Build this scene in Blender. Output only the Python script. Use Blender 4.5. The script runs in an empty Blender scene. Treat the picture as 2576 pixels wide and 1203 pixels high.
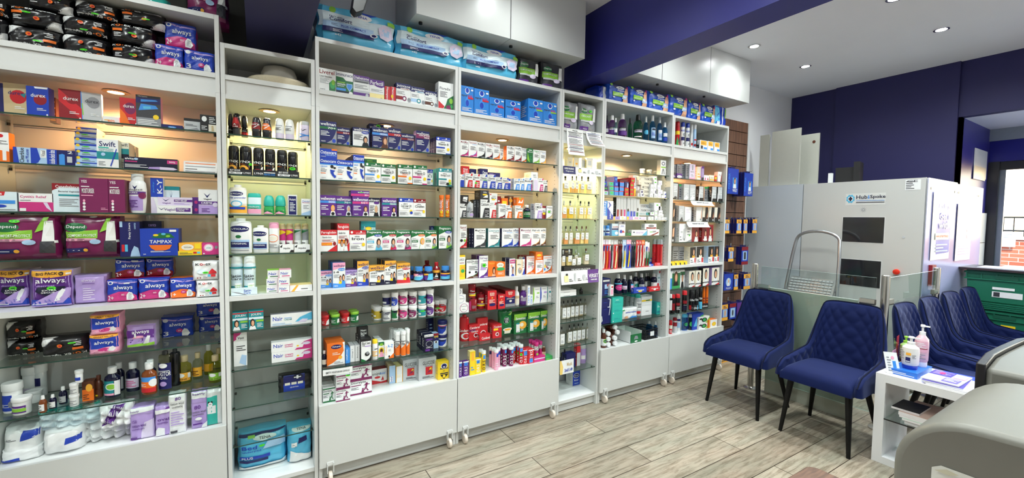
import bpy, math, random, re
import numpy as np
from mathutils import Matrix, Vector
# ------------------------------------------------------------------ camera
sc = bpy.context.scene
FPX, CX, CY, HCAM = 1060.978, 1288.0, 601.5, 1.5
YAW, PIT, ROL = 1.0266146, 0.04902139, 0.01387678
def _R():
    ca, sa, cb, sb, cc, s3 = math.cos(YAW), math.sin(YAW), math.cos(PIT), math.sin(PIT), math.cos(ROL), math.sin(ROL)
    Ry = np.array([[ca, 0, sa], [0, 1, 0], [-sa, 0, ca]]); Rx = np.array([[1, 0, 0], [0, cb, -sb], [0, sb, cb]])
    return np.array([[cc, -s3, 0], [s3, cc, 0], [0, 0, 1]]) @ Rx @ Ry
_r = _R()
MW = np.array([_r @ [0, 0, 1.], _r @ [-1., 0, 0], _r @ [0, -1., 0]])   # rows: world X (along the wall), Y (into the wall), Z
cam = bpy.data.cameras.new('camera'); camo = bpy.data.objects.new('camera', cam); sc.collection.objects.link(camo)
cam.sensor_width = 36; cam.sensor_fit = 'HORIZONTAL'; cam.lens = FPX / 2576 * 36; cam.clip_start = .02; cam.clip_end = 200
mm = Matrix.Identity(4)
for i in range(3):
    mm[i][0] = MW[i][0]; mm[i][1] = -MW[i][1]; mm[i][2] = -MW[i][2]
mm[2][3] = HCAM
camo.matrix_world = mm; sc.camera = camo
# ------------------------------------------------------------------ view, world, lights
sc.view_settings.view_transform = 'Standard'; sc.view_settings.look = 'None'
sc.view_settings.exposure = 0.08; sc.view_settings.gamma = 1; sc.view_settings.use_curve_mapping = False
sc.cycles.max_bounces = 8; sc.cycles.diffuse_bounces = 6; sc.cycles.glossy_bounces = 3; sc.cycles.transmission_bounces = 4
sc.cycles.transparent_max_bounces = 16; sc.cycles.caustics_reflective = False; sc.cycles.caustics_refractive = False
sc.cycles.use_denoising = True; sc.cycles.sample_clamp_indirect = 4
wd = bpy.data.worlds.new('sky'); sc.world = wd; wd.use_nodes = True
wn = wd.node_tree; bg = wn.nodes['Background']
sky = wn.nodes.new('ShaderNodeTexSky'); sky.sky_type = 'NISHITA'; sky.sun_elevation = .5; sky.sun_rotation = 2.2; sky.sun_disc = False
wn.links.new(sky.outputs[0], bg.inputs[0]); bg.inputs[1].default_value = .85
def light(kind, loc, power, color, rot=(0, 0, 0), **k):
    l = bpy.data.lights.new('lamp_' + kind.lower(), kind); l.energy = power; l.color = color
    for a, b in k.items(): setattr(l, a, b)
    o = bpy.data.objects.new(l.name, l); sc.collection.objects.link(o); o.location = loc; o.rotation_euler = rot
    return o
sun = light('SUN', (9, 0, 6), 7.0, (1, .95, .85), (math.radians(52), 0, math.radians(-60)), angle=.01)
SPOTS = [(3.9, 2.228), (4.83, 2.224), (3.9, 1.24), (4.83, 1.22), (3.9, .25), (4.83, .25), (3.9, -.75), (4.83, -.75),
         (.55, 2.1), (1.45, 2.1), (2.95, 2.1), (-.7, 1.9), (.55, 1.24), (1.45, 1.24), (2.95, 1.24), (-.7, 1.24), (-1.6, 1.24),
         (.55, .25), (1.45, .25), (2.95, .25), (-.7, .25), (1.45, -.75), (2.95, -.75), (-.7, -.75), (1.45, -1.7)]  # past the first four: unseen, continuing the grid to fill the room with light
COOL = (.93, 1.0, .97)
# the window daylight that a real opening lets in (portal-sized soft light of the sky outside the glass)
# ------------------------------------------------------------------ projection helpers: photo measurements -> positions in the room
def ray(px, py): return MW @ np.array([(px - CX) / FPX, (py - CY) / FPX, 1.])
def onZ(px, py, z): d = ray(px, py); t = (z - HCAM) / d[2]; return d * t + np.array([0, 0, HCAM])
def onY(px, py, y): d = ray(px, py); t = y / d[1]; return d * t + np.array([0, 0, HCAM])
def onX(px, py, x): d = ray(px, py); t = x / d[0]; return d * t + np.array([0, 0, HCAM])
def xat(px, y, z):      # X where the line (.., y, z) is seen in photo column px
    q = np.array([0, y, z - HCAM]); a = (px - CX) / FPX
    c0 = MW.T @ q; c1 = MW[0]
    return (a * c0[2] - c0[0]) / (c1[0] - a * c1[2])
def zat(py, x, y):
    q = np.array([x, y, -HCAM]); a = (py - CY) / FPX
    c0 = MW.T @ q; c1 = MW[2]
    return (a * c0[2] - c0[1]) / (c1[1] - a * c1[2])
# ------------------------------------------------------------------ materials
PAL = dict(W='eceeee', K='17171a', n='161a5c', b='1c3fb0', B='3f8fe0', c='58b7dd', t='1d8a93', g='1b6b3a', G='52e01c', y='f2cf25', o='ee7420',
           r='c8222b', m='c8337f', p='5d2a86', P='b39ad6', k='efa6c4', e='8d9096', s='bfc3c6', w='e9e3d2', N='5a2f1e', d='3a3b40', a='7a3d12',
           l='8cc63f', T='2fb5a6', v='7a1f55', u='a8c8e8', S='e0aa86', H='2a1a14', q='d7e8ef', h='f6e6a0', O='f7b23c', R='8a1420', i='d9cfe6', x='0e1030', z='c9b48c', j='3aa65a')
_M = {}
def lin(hx):
    c = [int(hx[i:i + 2], 16) / 255 for i in (0, 2, 4)]
    return tuple(((v + .055) / 1.055) ** 2.4 if v > .04045 else v / 12.92 for v in c) + (1,)
def mat(col, rough=.42, metal=0, var=.06, bump=0, scale=40, spec=.5, key=None, sheen=0, aniso=0):
    k = (col, rough, metal, var, bump, scale, spec, sheen)
    if k in _M: return _M[k]
    m = bpy.data.materials.new('surface_' + str(len(_M))); m.use_nodes = True; nt = m.node_tree
    b = nt.nodes['Principled BSDF']; c = lin(PAL.get(col, col))
    b.inputs['Roughness'].default_value = rough; b.inputs['Metallic'].default_value = metal
    b.inputs['Specular IOR Level'].default_value = spec
    if sheen: b.inputs['Sheen Weight'].default_value = sheen; b.inputs['Sheen Tint'].default_value = (.5, .6, 1, 1); b.inputs['Sheen Roughness'].default_value = .35
    tc = nt.nodes.new('ShaderNodeTexCoord'); nz = nt.nodes.new('ShaderNodeTexNoise'); nz.inputs['Scale'].default_value = scale
    nt.links.new(tc.outputs['Object'], nz.inputs['Vector'])
    rp = nt.nodes.new('ShaderNodeMix'); rp.data_type = 'RGBA'
    rp.inputs[6].default_value = tuple(v * (1 - var) for v in c[:3]) + (1,); rp.inputs[7].default_value = tuple(min(1, v * (1 + var)) for v in c[:3]) + (1,)
    nt.links.new(nz.outputs['Fac'], rp.inputs[0]); nt.links.new(rp.outputs[2], b.inputs['Base Color'])
    if bump:
        bp = nt.nodes.new('ShaderNodeBump'); bp.inputs['Strength'].default_value = bump; bp.inputs['Distance'].default_value = .004
        nt.links.new(nz.outputs['Fac'], bp.inputs['Height']); nt.links.new(bp.outputs[0], b.inputs['Normal'])
    _M[k] = m; return m
def glassmat(tint=(.93, .97, .95), key='glass', gloss=.08, rough=.0):
    k = ('G', tint, gloss, rough)
    if k in _M: return _M[k]
    m = bpy.data.materials.new('clear_glass_' + str(len(_M))); m.use_nodes = True; nt = m.node_tree
    for n in list(nt.nodes):
        if n.type != 'OUTPUT_MATERIAL': nt.nodes.remove(n)
    out = [n for n in nt.nodes][0]
    tr = nt.nodes.new('ShaderNodeBsdfTransparent'); tr.inputs[0].default_value = tint + (1,)
    gl = nt.nodes.new('ShaderNodeBsdfGlossy'); gl.inputs['Roughness'].default_value = rough
    lw = nt.nodes.new('ShaderNodeFresnel'); lw.inputs[0].default_value = 1.5
    mx = nt.nodes.new('ShaderNodeMixShader'); gy = nt.nodes.new('ShaderNodeNewGeometry'); sb = nt.nodes.new('ShaderNodeMath'); sb.operation = 'SUBTRACT'; sb.use_clamp = True
    nt.links.new(lw.outputs[0], sb.inputs[0]); nt.links.new(gy.outputs['Backfacing'], sb.inputs[1]); nt.links.new(sb.outputs[0], mx.inputs[0]); nt.links.new(tr.outputs[0], mx.inputs[1]); nt.links.new(gl.outputs[0], mx.inputs[2]); nt.links.new(mx.outputs[0], out.inputs[0])
    _M[k] = m; return m
def emit(col, s):
    k = ('E', col, s)
    if k in _M: return _M[k]
    m = bpy.data.materials.new('lamp_glow_' + str(len(_M))); m.use_nodes = True; b = m.node_tree.nodes['Principled BSDF']
    b.inputs['Emission Color'].default_value = lin(PAL.get(col, col)); b.inputs['Emission Strength'].default_value = s; b.inputs['Base Color'].default_value = (.8, .8, .8, 1)
    _M[k] = m; return m
# ------------------------------------------------------------------ mesh builder
class MB:
    def __init__(s): s.v = []; s.f = []; s.m = []; s.mats = []
    def mi(s, m):
        if isinstance(m, str): m = mat(m)
        if m not in s.mats: s.mats.append(m)
        return s.mats.index(m)
    def add(s, vs, fs, m):
        o = len(s.v); i = s.mi(m); s.v += [tuple(map(float, p)) for p in vs]
        for f in fs: s.f.append([a + o for a in f]); s.m.append(i)
        return s
    def box(s, x0, y0, z0, x1, y1, z1, m, my=None, mz=None):
        V = [(x0, y0, z0), (x1, y0, z0), (x1, y1, z0), (x0, y1, z0), (x0, y0, z1), (x1, y0, z1), (x1, y1, z1), (x0, y1, z1)]
        s.add(V, [(0, 1, 5, 4), (2, 3, 7, 6)], my or m) if my else s.add(V, [(0, 1, 5, 4), (2, 3, 7, 6)], m)
        s.add(V, [(1, 2, 6, 5), (3, 0, 4, 7)], m); s.add(V, [(4, 5, 6, 7), (3, 2, 1, 0)], mz or m)
        return s
    def lathe(s, prof, m, n=18, c=(0, 0, 0), sy=1, axis='z', cap=True):
        V = []; F = []
        for r, z in prof:
            for i in range(n):
                a = 2 * math.pi * i / n; x, y = r * math.cos(a), r * math.sin(a) * sy
                V.append((c[0] + x, c[1] + y, c[2] + z) if axis == 'z' else ((c[0] + x, c[1] - z, c[2] + y) if axis == 'y' else (c[0] - z, c[1] + x, c[2] + y)))
        for k in range(len(prof) - 1):
            for i in range(n):
                j = (i + 1) % n; F.append((k * n + i, k * n + j, (k + 1) * n + j, (k + 1) * n + i))
        if cap:
            F.append(tuple(reversed(range(n)))); F.append(tuple((len(prof) - 1) * n + i for i in range(n)))
        return s.add(V, F, m)
    def tube(s, pts, r, m, n=8):
        P = [Vector(p) for p in pts]; V = []; F = []; up = None
        rs = r if isinstance(r, (list, tuple)) else [r] * len(P)
        for i, p in enumerate(P):
            d = (P[min(i + 1, len(P) - 1)] - P[max(i - 1, 0)]).normalized()
            if up is None: up = Vector((0, 0, 1)) if abs(d.z) < .9 else Vector((1, 0, 0))
            a = d.cross(up).normalized(); b = a.cross(d).normalized(); up = b
            for k in range(n):
                t = 2 * math.pi * k / n; V.append(p + (a * math.cos(t) + b * math.sin(t)) * rs[i])
        for i in range(len(P) - 1):
            for k in range(n):
                j = (k + 1) % n; F.append((i * n + k, i * n + j, (i + 1) * n + j, (i + 1) * n + k))
        F.append(tuple(reversed(range(n)))); F.append(tuple((len(P) - 1) * n + k for k in range(n)))
        return s.add(V, F, m)
    def prism(s, poly, m, lo, hi, axis='x'):   # poly in the two other axes
        def mk(a, b, h): return (h, a, b) if axis == 'x' else ((a, h, b) if axis == 'y' else (a, b, h))
        n = len(poly); V = [mk(a, b, lo) for a, b in poly] + [mk(a, b, hi) for a, b in poly]
        F = [(i, (i + 1) % n, n + (i + 1) % n, n + i) for i in range(n)] + [tuple(reversed(range(n))), tuple(range(n, 2 * n))]
        return s.add(V, F, m)
    def build(s, name, parent=None, loc=None, rz=0, bevel=0, smooth=.6, tags=None, fix=False):
        me = bpy.data.meshes.new(name); me.from_pydata(s.v, [], s.f)
        for m in s.mats: me.materials.append(m)
        me.polygons.foreach_set('material_index', s.m)
        me.polygons.foreach_set('use_smooth', [smooth > 0] * len(s.f)); me.update()
        if fix:
            import bmesh
            bm = bmesh.new(); bm.from_mesh(me); bmesh.ops.recalc_face_normals(bm, faces=bm.faces); bm.to_mesh(me); bm.free()
        if smooth > 0: me.set_sharp_from_angle(angle=smooth)
        o = bpy.data.objects.new(name, me); sc.collection.objects.link(o)
        if parent is not None: o.parent = parent
        if loc is not None: o.location = loc
        o.rotation_euler.z = rz
        if bevel:
            b = o.modifiers.new('soft_edges', 'BEVEL'); b.width = bevel; b.segments = 2; b.limit_method = 'ANGLE'; b.angle_limit = .6
        if tags: tag(o, *tags)
        return o
def tag(o, label=None, cat=None, group=None, kind=None):
    if label: o['label'] = label
    if cat: o['category'] = cat
    if group: o['group'] = group
    if kind: o['kind'] = kind
    return o
def empty(name, loc=(0, 0, 0), rz=0, **k):
    o = bpy.data.objects.new(name, None); sc.collection.objects.link(o); o.location = loc; o.rotation_euler.z = rz; o.empty_display_size = .05
    return tag(o, k.get('label'), k.get('cat'), k.get('group'))
def copy_tree(o, parent=None):
    c = o.copy(); sc.collection.objects.link(c)
    if parent is not None: c.parent = parent
    for ch in [x for x in o.children]: copy_tree(ch, c)
    return c
# ------------------------------------------------------------------ lettering
_T = {}
def text_geo(s):
    if s in _T: return _T[s]
    cu = bpy.data.curves.new('lettering', 'FONT'); cu.body = s; cu.resolution_u = 2; cu.offset = .012; cu.fill_mode = 'FRONT'
    o = bpy.data.objects.new('lettering', cu); sc.collection.objects.link(o)
    me = o.to_mesh(); v = np.array([tuple(p.co) for p in me.vertices]) if len(me.vertices) else np.zeros((0, 3))
    f = [list(p.vertices) for p in me.polygons]; o.to_mesh_clear()
    bpy.data.objects.remove(o); bpy.data.curves.remove(cu)
    if len(v):
        lo, hi = v[:, :2].min(0), v[:, :2].max(0); v = (v[:, :2] - lo) / np.maximum(hi - lo, 1e-6)
    _T[s] = (v, f); return _T[s]
MACRO = {}
def expand(d):
    for _ in range(3):
        d = re.sub(r'\$(\w+)\(([^)]*)\)', lambda m: MACRO[m.group(1)].format(*(m.group(2).split('/') + [''] * 6)), d)
    return d
def design(mb, d, mp, flat=True, flip=False, L0=1):
    L = L0
    def P(u, v):
        u /= 100.; v /= 100.
        if flip: u, v = 1 - u, 1 - v
        return mp(min(1., max(0., u)), min(1., max(0., v)), L)
    def poly(pts, c):
        if flat: mb.add([P(*p) for p in pts], [tuple(range(len(pts)))], c); return
        cx = sum(p[0] for p in pts) / len(pts); cy = sum(p[1] for p in pts) / len(pts)
        def tri(a, b, c_, dep):
            if dep == 0: mb.add([P(*a), P(*b), P(*c_)], [(0, 1, 2)], c); return
            ab = ((a[0] + b[0]) / 2, (a[1] + b[1]) / 2); bc = ((c_[0] + b[0]) / 2, (c_[1] + b[1]) / 2); ca = ((a[0] + c_[0]) / 2, (a[1] + c_[1]) / 2)
            for t in ((a, ab, ca), (ab, b, bc), (ca, bc, c_), (ab, bc, ca)): tri(*t, dep - 1)
        dep = 3 if max(abs(p[0] - cx) for p in pts) > 30 else (2 if max(abs(p[0] - cx) for p in pts) > 15 else 1)
        for i in range(len(pts)): tri((cx, cy), pts[i], pts[(i + 1) % len(pts)], dep if len(pts) < 8 else max(1, dep - 1))
    def rect(a, b, c, d_, col):
        if flat: mb.add([P(a, b), P(c, b), P(c, d_), P(a, d_)], [(0, 1, 2, 3)], col); return
        nu = max(1, int(abs(c - a) / 9)); nv = max(1, int(abs(d_ - b) / 9)) if flat is False else 1
        V = [P(a + (c - a) * i / nu, b + (d_ - b) * j / nv) for j in range(nv + 1) for i in range(nu + 1)]
        mb.add(V, [(j * (nu + 1) + i, j * (nu + 1) + i + 1, (j + 1) * (nu + 1) + i + 1, (j + 1) * (nu + 1) + i) for j in range(nv) for i in range(nu)], col)
    def ell(cx, cy, rx, ry, col, n=14): poly([(cx + rx * math.cos(2 * math.pi * i / n), cy + ry * math.sin(2 * math.pi * i / n)) for i in range(n)], col)
    for el in expand(d).split():
        k, a = el[0], el[1:].split(',')
        if k == 'r': rect(*map(float, a[:4]), a[4])
        elif k == 'e': ell(*map(float, a[:4]), a[4])
        elif k == 'P': q = list(map(float, a[1:])); poly(list(zip(q[::2], q[1::2])), a[0])
        elif k == 'l':
            x0, y0, x1, y1 = map(float, a[:4]); n = int(a[5]); h = (y1 - y0) / n
            for i in range(n): rect(x0, y0 + i * h, x0 + (x1 - x0) * (1, .8, .93, .65)[(i * 3) % 4], y0 + i * h + h * .42, a[4])
        elif k in 'tTU':
            x0, y0, x1, y1 = map(float, a[:4]); v, f = text_geo(','.join(a[5:]).replace('_', ' '))
            if not len(f): continue
            if not flat: L += 4
            if k == 't': pts = [P(x0 + p[0] * (x1 - x0), y0 + p[1] * (y1 - y0)) for p in v]
            elif k == 'T': pts = [P(x1 - p[1] * (x1 - x0), y0 + p[0] * (y1 - y0)) for p in v]
            else: pts = [P(x0 + p[1] * (x1 - x0), y1 - p[0] * (y1 - y0)) for p in v]
            mb.add(pts, f, a[4])
        elif k == 'f':   # small portrait print: hair, face, shoulders
            cx, cy, s_ = map(float, a[:3]); h, sk, cl = a[3:6]
            poly([(cx - s_ * .55, cy - s_ * .8), (cx + s_ * .55, cy - s_ * .8), (cx + s_ * .35, cy - s_ * .15), (cx - s_ * .35, cy - s_ * .15)], cl); L += 1
            ell(cx, cy + s_ * .25, s_ * .36, s_ * .48, h); L += 1; ell(cx + s_ * .03, cy + s_ * .18, s_ * .22, s_ * .34, sk)
        elif k == 'g':
            x, y = map(float, a[:2]); w_ = float(a[2]) if len(a) > 2 else 12
            ell(x, y, w_, w_ * .45, 'G', 10); L += 1; rect(x - w_ * .5, y - w_ * .12, x + w_ * .5, y + w_ * .12, 'g')
        L += 1
# ------------------------------------------------------------------ product shapes
def d_carton(w, h, d, col, side, dsg, flip, rnd):
    mb = MB(); mb.box(0, 0, 0, w, d, h, side or col, my=col, mz=side or col)
    design(mb, dsg, lambda u, v, L: (u * w, -.00025 * L, v * h), True, flip)
    if side is None or rnd.random() < .7:   # the printed left flank and lid
        design(mb, 'l20,30,80,80,%s,6' % ('e' if col in 'WwsyOuqkPih' else 's'), lambda u, v, L: (-.0003 * L, d - u * d, v * h))
    return mb
def pack_t(a, b, n=6.):
    return max(0, (1 - abs(a) ** n)) ** .5 * max(0, (1 - abs(b) ** n)) ** .5
def d_pack(w, h, d, col, side, dsg, flip, rnd, blocky=.3, n=5., mt=None, lump=0):
    ph = [rnd.random() * 6 for _ in range(6)]
    def surf(u, v, sgn, ex=0):
        a, b = 2 * u - 1, 2 * v - 1; t = blocky + (1 - blocky) * pack_t(a, b, n)
        wr = .5 * math.sin(7 * u + 3 * v + ph[0]) * math.sin(5 * v - 4 * u + ph[1]) + .35 * math.sin(17 * u - 9 * v + ph[2]) * math.sin(11 * v + ph[3])
        y = d / 2 + sgn * (d / 2) * t * (1 + .0) - sgn * .05 * d * (wr + .8) * pack_t(a, b, 8)
        if lump: y += sgn * lump * d * (abs(math.sin(13 * u + ph[0])) * abs(math.sin(9 * v + 4 * u + ph[1])) - .5) * pack_t(a, b, 6)
        edge = .012 * math.sin(14 * v + ph[4]) * abs(a) ** 6
        return (u * w + edge * w * (1 if a > 0 else -1), y + sgn * ex, v * h * (1 + .008 * math.sin(12 * u + ph[5]) * (b > 0) * abs(b)))
    N = 16 if not lump else 26; mb = MB(); V = []; F = []
    for sg in (-1, 1):
        for j in range(N + 1):
            for i in range(N + 1): V.append(surf(i / N, j / N, sg))
    n1 = (N + 1) ** 2; q = lambda i, j: j * (N + 1) + i
    for j in range(N):
        for i in range(N):
            F.append((q(i, j), q(i + 1, j), q(i + 1, j + 1), q(i, j + 1))); F.append((n1 + q(i, j), n1 + q(i, j + 1), n1 + q(i + 1, j + 1), n1 + q(i + 1, j)))
    S = []
    for i in range(N):
        S += [(q(i, 0), n1 + q(i, 0), n1 + q(i + 1, 0), q(i + 1, 0)), (q(i, N), q(i + 1, N), n1 + q(i + 1, N), n1 + q(i, N)), (q(0, i), q(0, i + 1), n1 + q(0, i + 1), n1 + q(0, i)), (q(N, i), n1 + q(N, i), n1 + q(N, i + 1), q(N, i + 1))]
    mk = (lambda c: mat(c, rough=.25, spec=.6)) if mt is None else mt
    mb.add(V, F, mk(col)); mb.add(V, S, mk(side or col))
    design(mb, dsg, lambda u, v, L: surf(min(.985, max(.015, u)), min(.985, max(.015, v)), -1, .0006 + .0003 * L), False, flip)
    return mb
LAT = {  # body profile, cap profile, label (z0, z1, body radius factor)
    'r': ([(.92, 0), (1, .03), (1, .6), (.9, .68), (.46, .76), (.42, .8)], [(.52, .79), (.54, .8), (.54, .985), (.5, 1)], (.08, .56)),
    'm': ([(.9, 0), (1, .03), (1, .6), (.8, .72), (.42, .78), (.4, .8)], [(.5, .78), (.42, .98), (.38, 1)], (.12, .56)),
    's': ([(.9, 0), (1, .02), (1, .78), (.93, .81)], [(.95, .8), (.95, .95), (.8, .99), (.5, 1)], (.04, .76)),
    't': ([(.86, 0), (.88, .01), (.88, .87)], [(1, .86), (1, .98), (.94, 1)], (.02, .84)),
    'p': ([(.86, 0), (.9, .04), (.9, .74), (.84, .76)], [(.97, .74), (1, .76), (1, .97), (.94, 1)], (.08, .7)),
    'j': ([(.9, 0), (1, .05), (1, .62), (.8, .72)], [(.82, .7), (.84, .72), (.84, .98), (.78, 1)], (.1, .58)),
    'v': ([(.95, .28), (1, .33), (1, .6), (.86, .85), (.7, .96), (.4, 1)], [(.84, 0), (.96, .1), (.93, .28)], (.34, .8)),
    'V': ([(.9, 0), (1, .05), (.96, .3), (.9, .42), (.7, .46)], [(.92, .45), (1, .5), (.96, .7), (.8, .9), (.5, 1)], (.05, .38)),
    'q': ([(.72, 0), (.8, .03), (.95, .3), (1, .6), (.92, .76), (.72, .82), (.66, .83)], [(.68, .82), (.7, .84), (.7, .98), (.66, 1)], (.06, .72)),
    'c': ([(.94, 0), (1, .02), (1, .78), (.96, .8)], [(.99, .8), (1, .82), (.98, .9), (.86, .98), (.6, 1)], (.05, .7)),
    'x': ([(.92, 0), (1, .02), (1, .84), (.9, .9), (.6, .92)], [(.42, .91), (.42, .99), (.38, 1)], (.05, .82)),
}
def d_lathe(kind, w, h, col, cap, dsg, flip, root_name, sy, bodymat=None):
    body, cp, lz = LAT[kind]; r = w / 2
    mk = bodymat or (lambda c: mat(c, rough=.16))
    mb = MB(); mb.lathe([(a * r, z * h) for a, z in body], mk(col), n=20, sy=sy)
    root = mb.build(root_name, smooth=.7)
    cb = MB(); cb.lathe([(a * r, z * h) for a, z in cp], mat(cap, rough=.35), n=18, sy=sy if kind in 'svVcq' else 1); cb.build('cap', root, smooth=.7)
    if dsg:
        def rad(z):
            for (a0, z0), (a1, z1) in zip(body, body[1:]):
                if z0 <= z <= z1: return a0 + (a1 - a0) * (z - z0) / max(1e-6, z1 - z0)
            return body[-1][0]
        lb = MB()
        def mp(u, v, L):
            z = lz[0] + v * (lz[1] - lz[0]); a = (u - .5) * 2.9; R = rad(z) * r + .0005 + .0003 * L
            return (R * math.sin(a), -R * math.cos(a) * sy, z * h)
        design(lb, dsg, mp, None, flip); lo = lb.build('label', root, smooth=0)
    return root
def d_perfume(w, h, col, cap, dsg, name, glass=(.97, .93, .85), neck='s'):
    d = min(w * .55, .035); root = MB().box(0, 0, 0, w, d, h * .74, glassmat(glass)).build(name, smooth=0)
    MB().box(w * .08, d * .15, h * .03, w * .92, d * .85, h * (.34 if col in 'oON' else .55), mat({'o': 'e9a25c', 'O': 'f0c070', 'W': 'dfe3e0', 'z': 'dccba8'}.get(col, col), rough=.15)).build('liquid', root, smooth=0)
    mb = MB(); mb.lathe([(w * .16, h * .74), (w * .16, h * .8), (w * .12, h * .8), (w * .12, h * .86)], mat(neck, rough=.2, metal=1), n=12, c=(w / 2, d / 2, 0)); mb.build('collar', root)
    MB().lathe([(w * .13, h * .86), (w * .13, h * .98), (w * .1, h)], mat(cap, rough=.3), n=12, c=(w / 2, d / 2, 0)).build('cap', root)
    lb = MB(); design(lb, dsg, lambda u, v, L: (u * w, -.0006 - .0003 * L, v * h * .74)); lb.build('label', root, smooth=0)
    return root
KN = dict(b=('carton', 'box', 'carton'), k=('wrapped_pack', 'pack', 'pack'), K=('wrapped_pack', 'pack', 'pack'), r=('bottle', 'bottle', 'bottle'), m=('mouthwash_bottle', 'bottle', 'bottle'), s=('spray_can', 'can', 'can'),
          t=('tablet_tube', 'tube', 'tube'), p=('screw_top_tub', 'tub', 'tub'), j=('jar', 'jar', 'jar'), v=('roll_on_deodorant', 'deodorant', 'deodorant'), V=('roll_on_deodorant', 'deodorant', 'deodorant'),
          q=('lotion_bottle', 'bottle', 'bottle'), c=('shower_bottle', 'bottle', 'bottle'), x=('shampoo_bottle', 'bottle', 'bottle'), f=('perfume_bottle', 'perfume', 'perfume'))
ORD = ['', 'first', 'second', 'third', 'fourth', 'fifth', 'sixth', 'seventh', 'eighth', 'ninth', 'tenth', 'eleventh', 'twelfth', 'thirteenth', 'fourteenth', 'fifteenth', 'sixteenth']
CARTON = {'far left bay': 'hygiene_carton', 'toiletries bay': 'toiletry_carton', 'supplement bay': 'supplement_carton', 'vitamin bay': 'vitamin_carton', 'perfume bay': 'perfume_carton', 'dental bay': 'dental_carton', 'hair dye bay': 'hair_dye_carton'}
def gl(tint): return lambda c: glassmat(tint, rough=.02)
BAYX = {}
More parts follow.
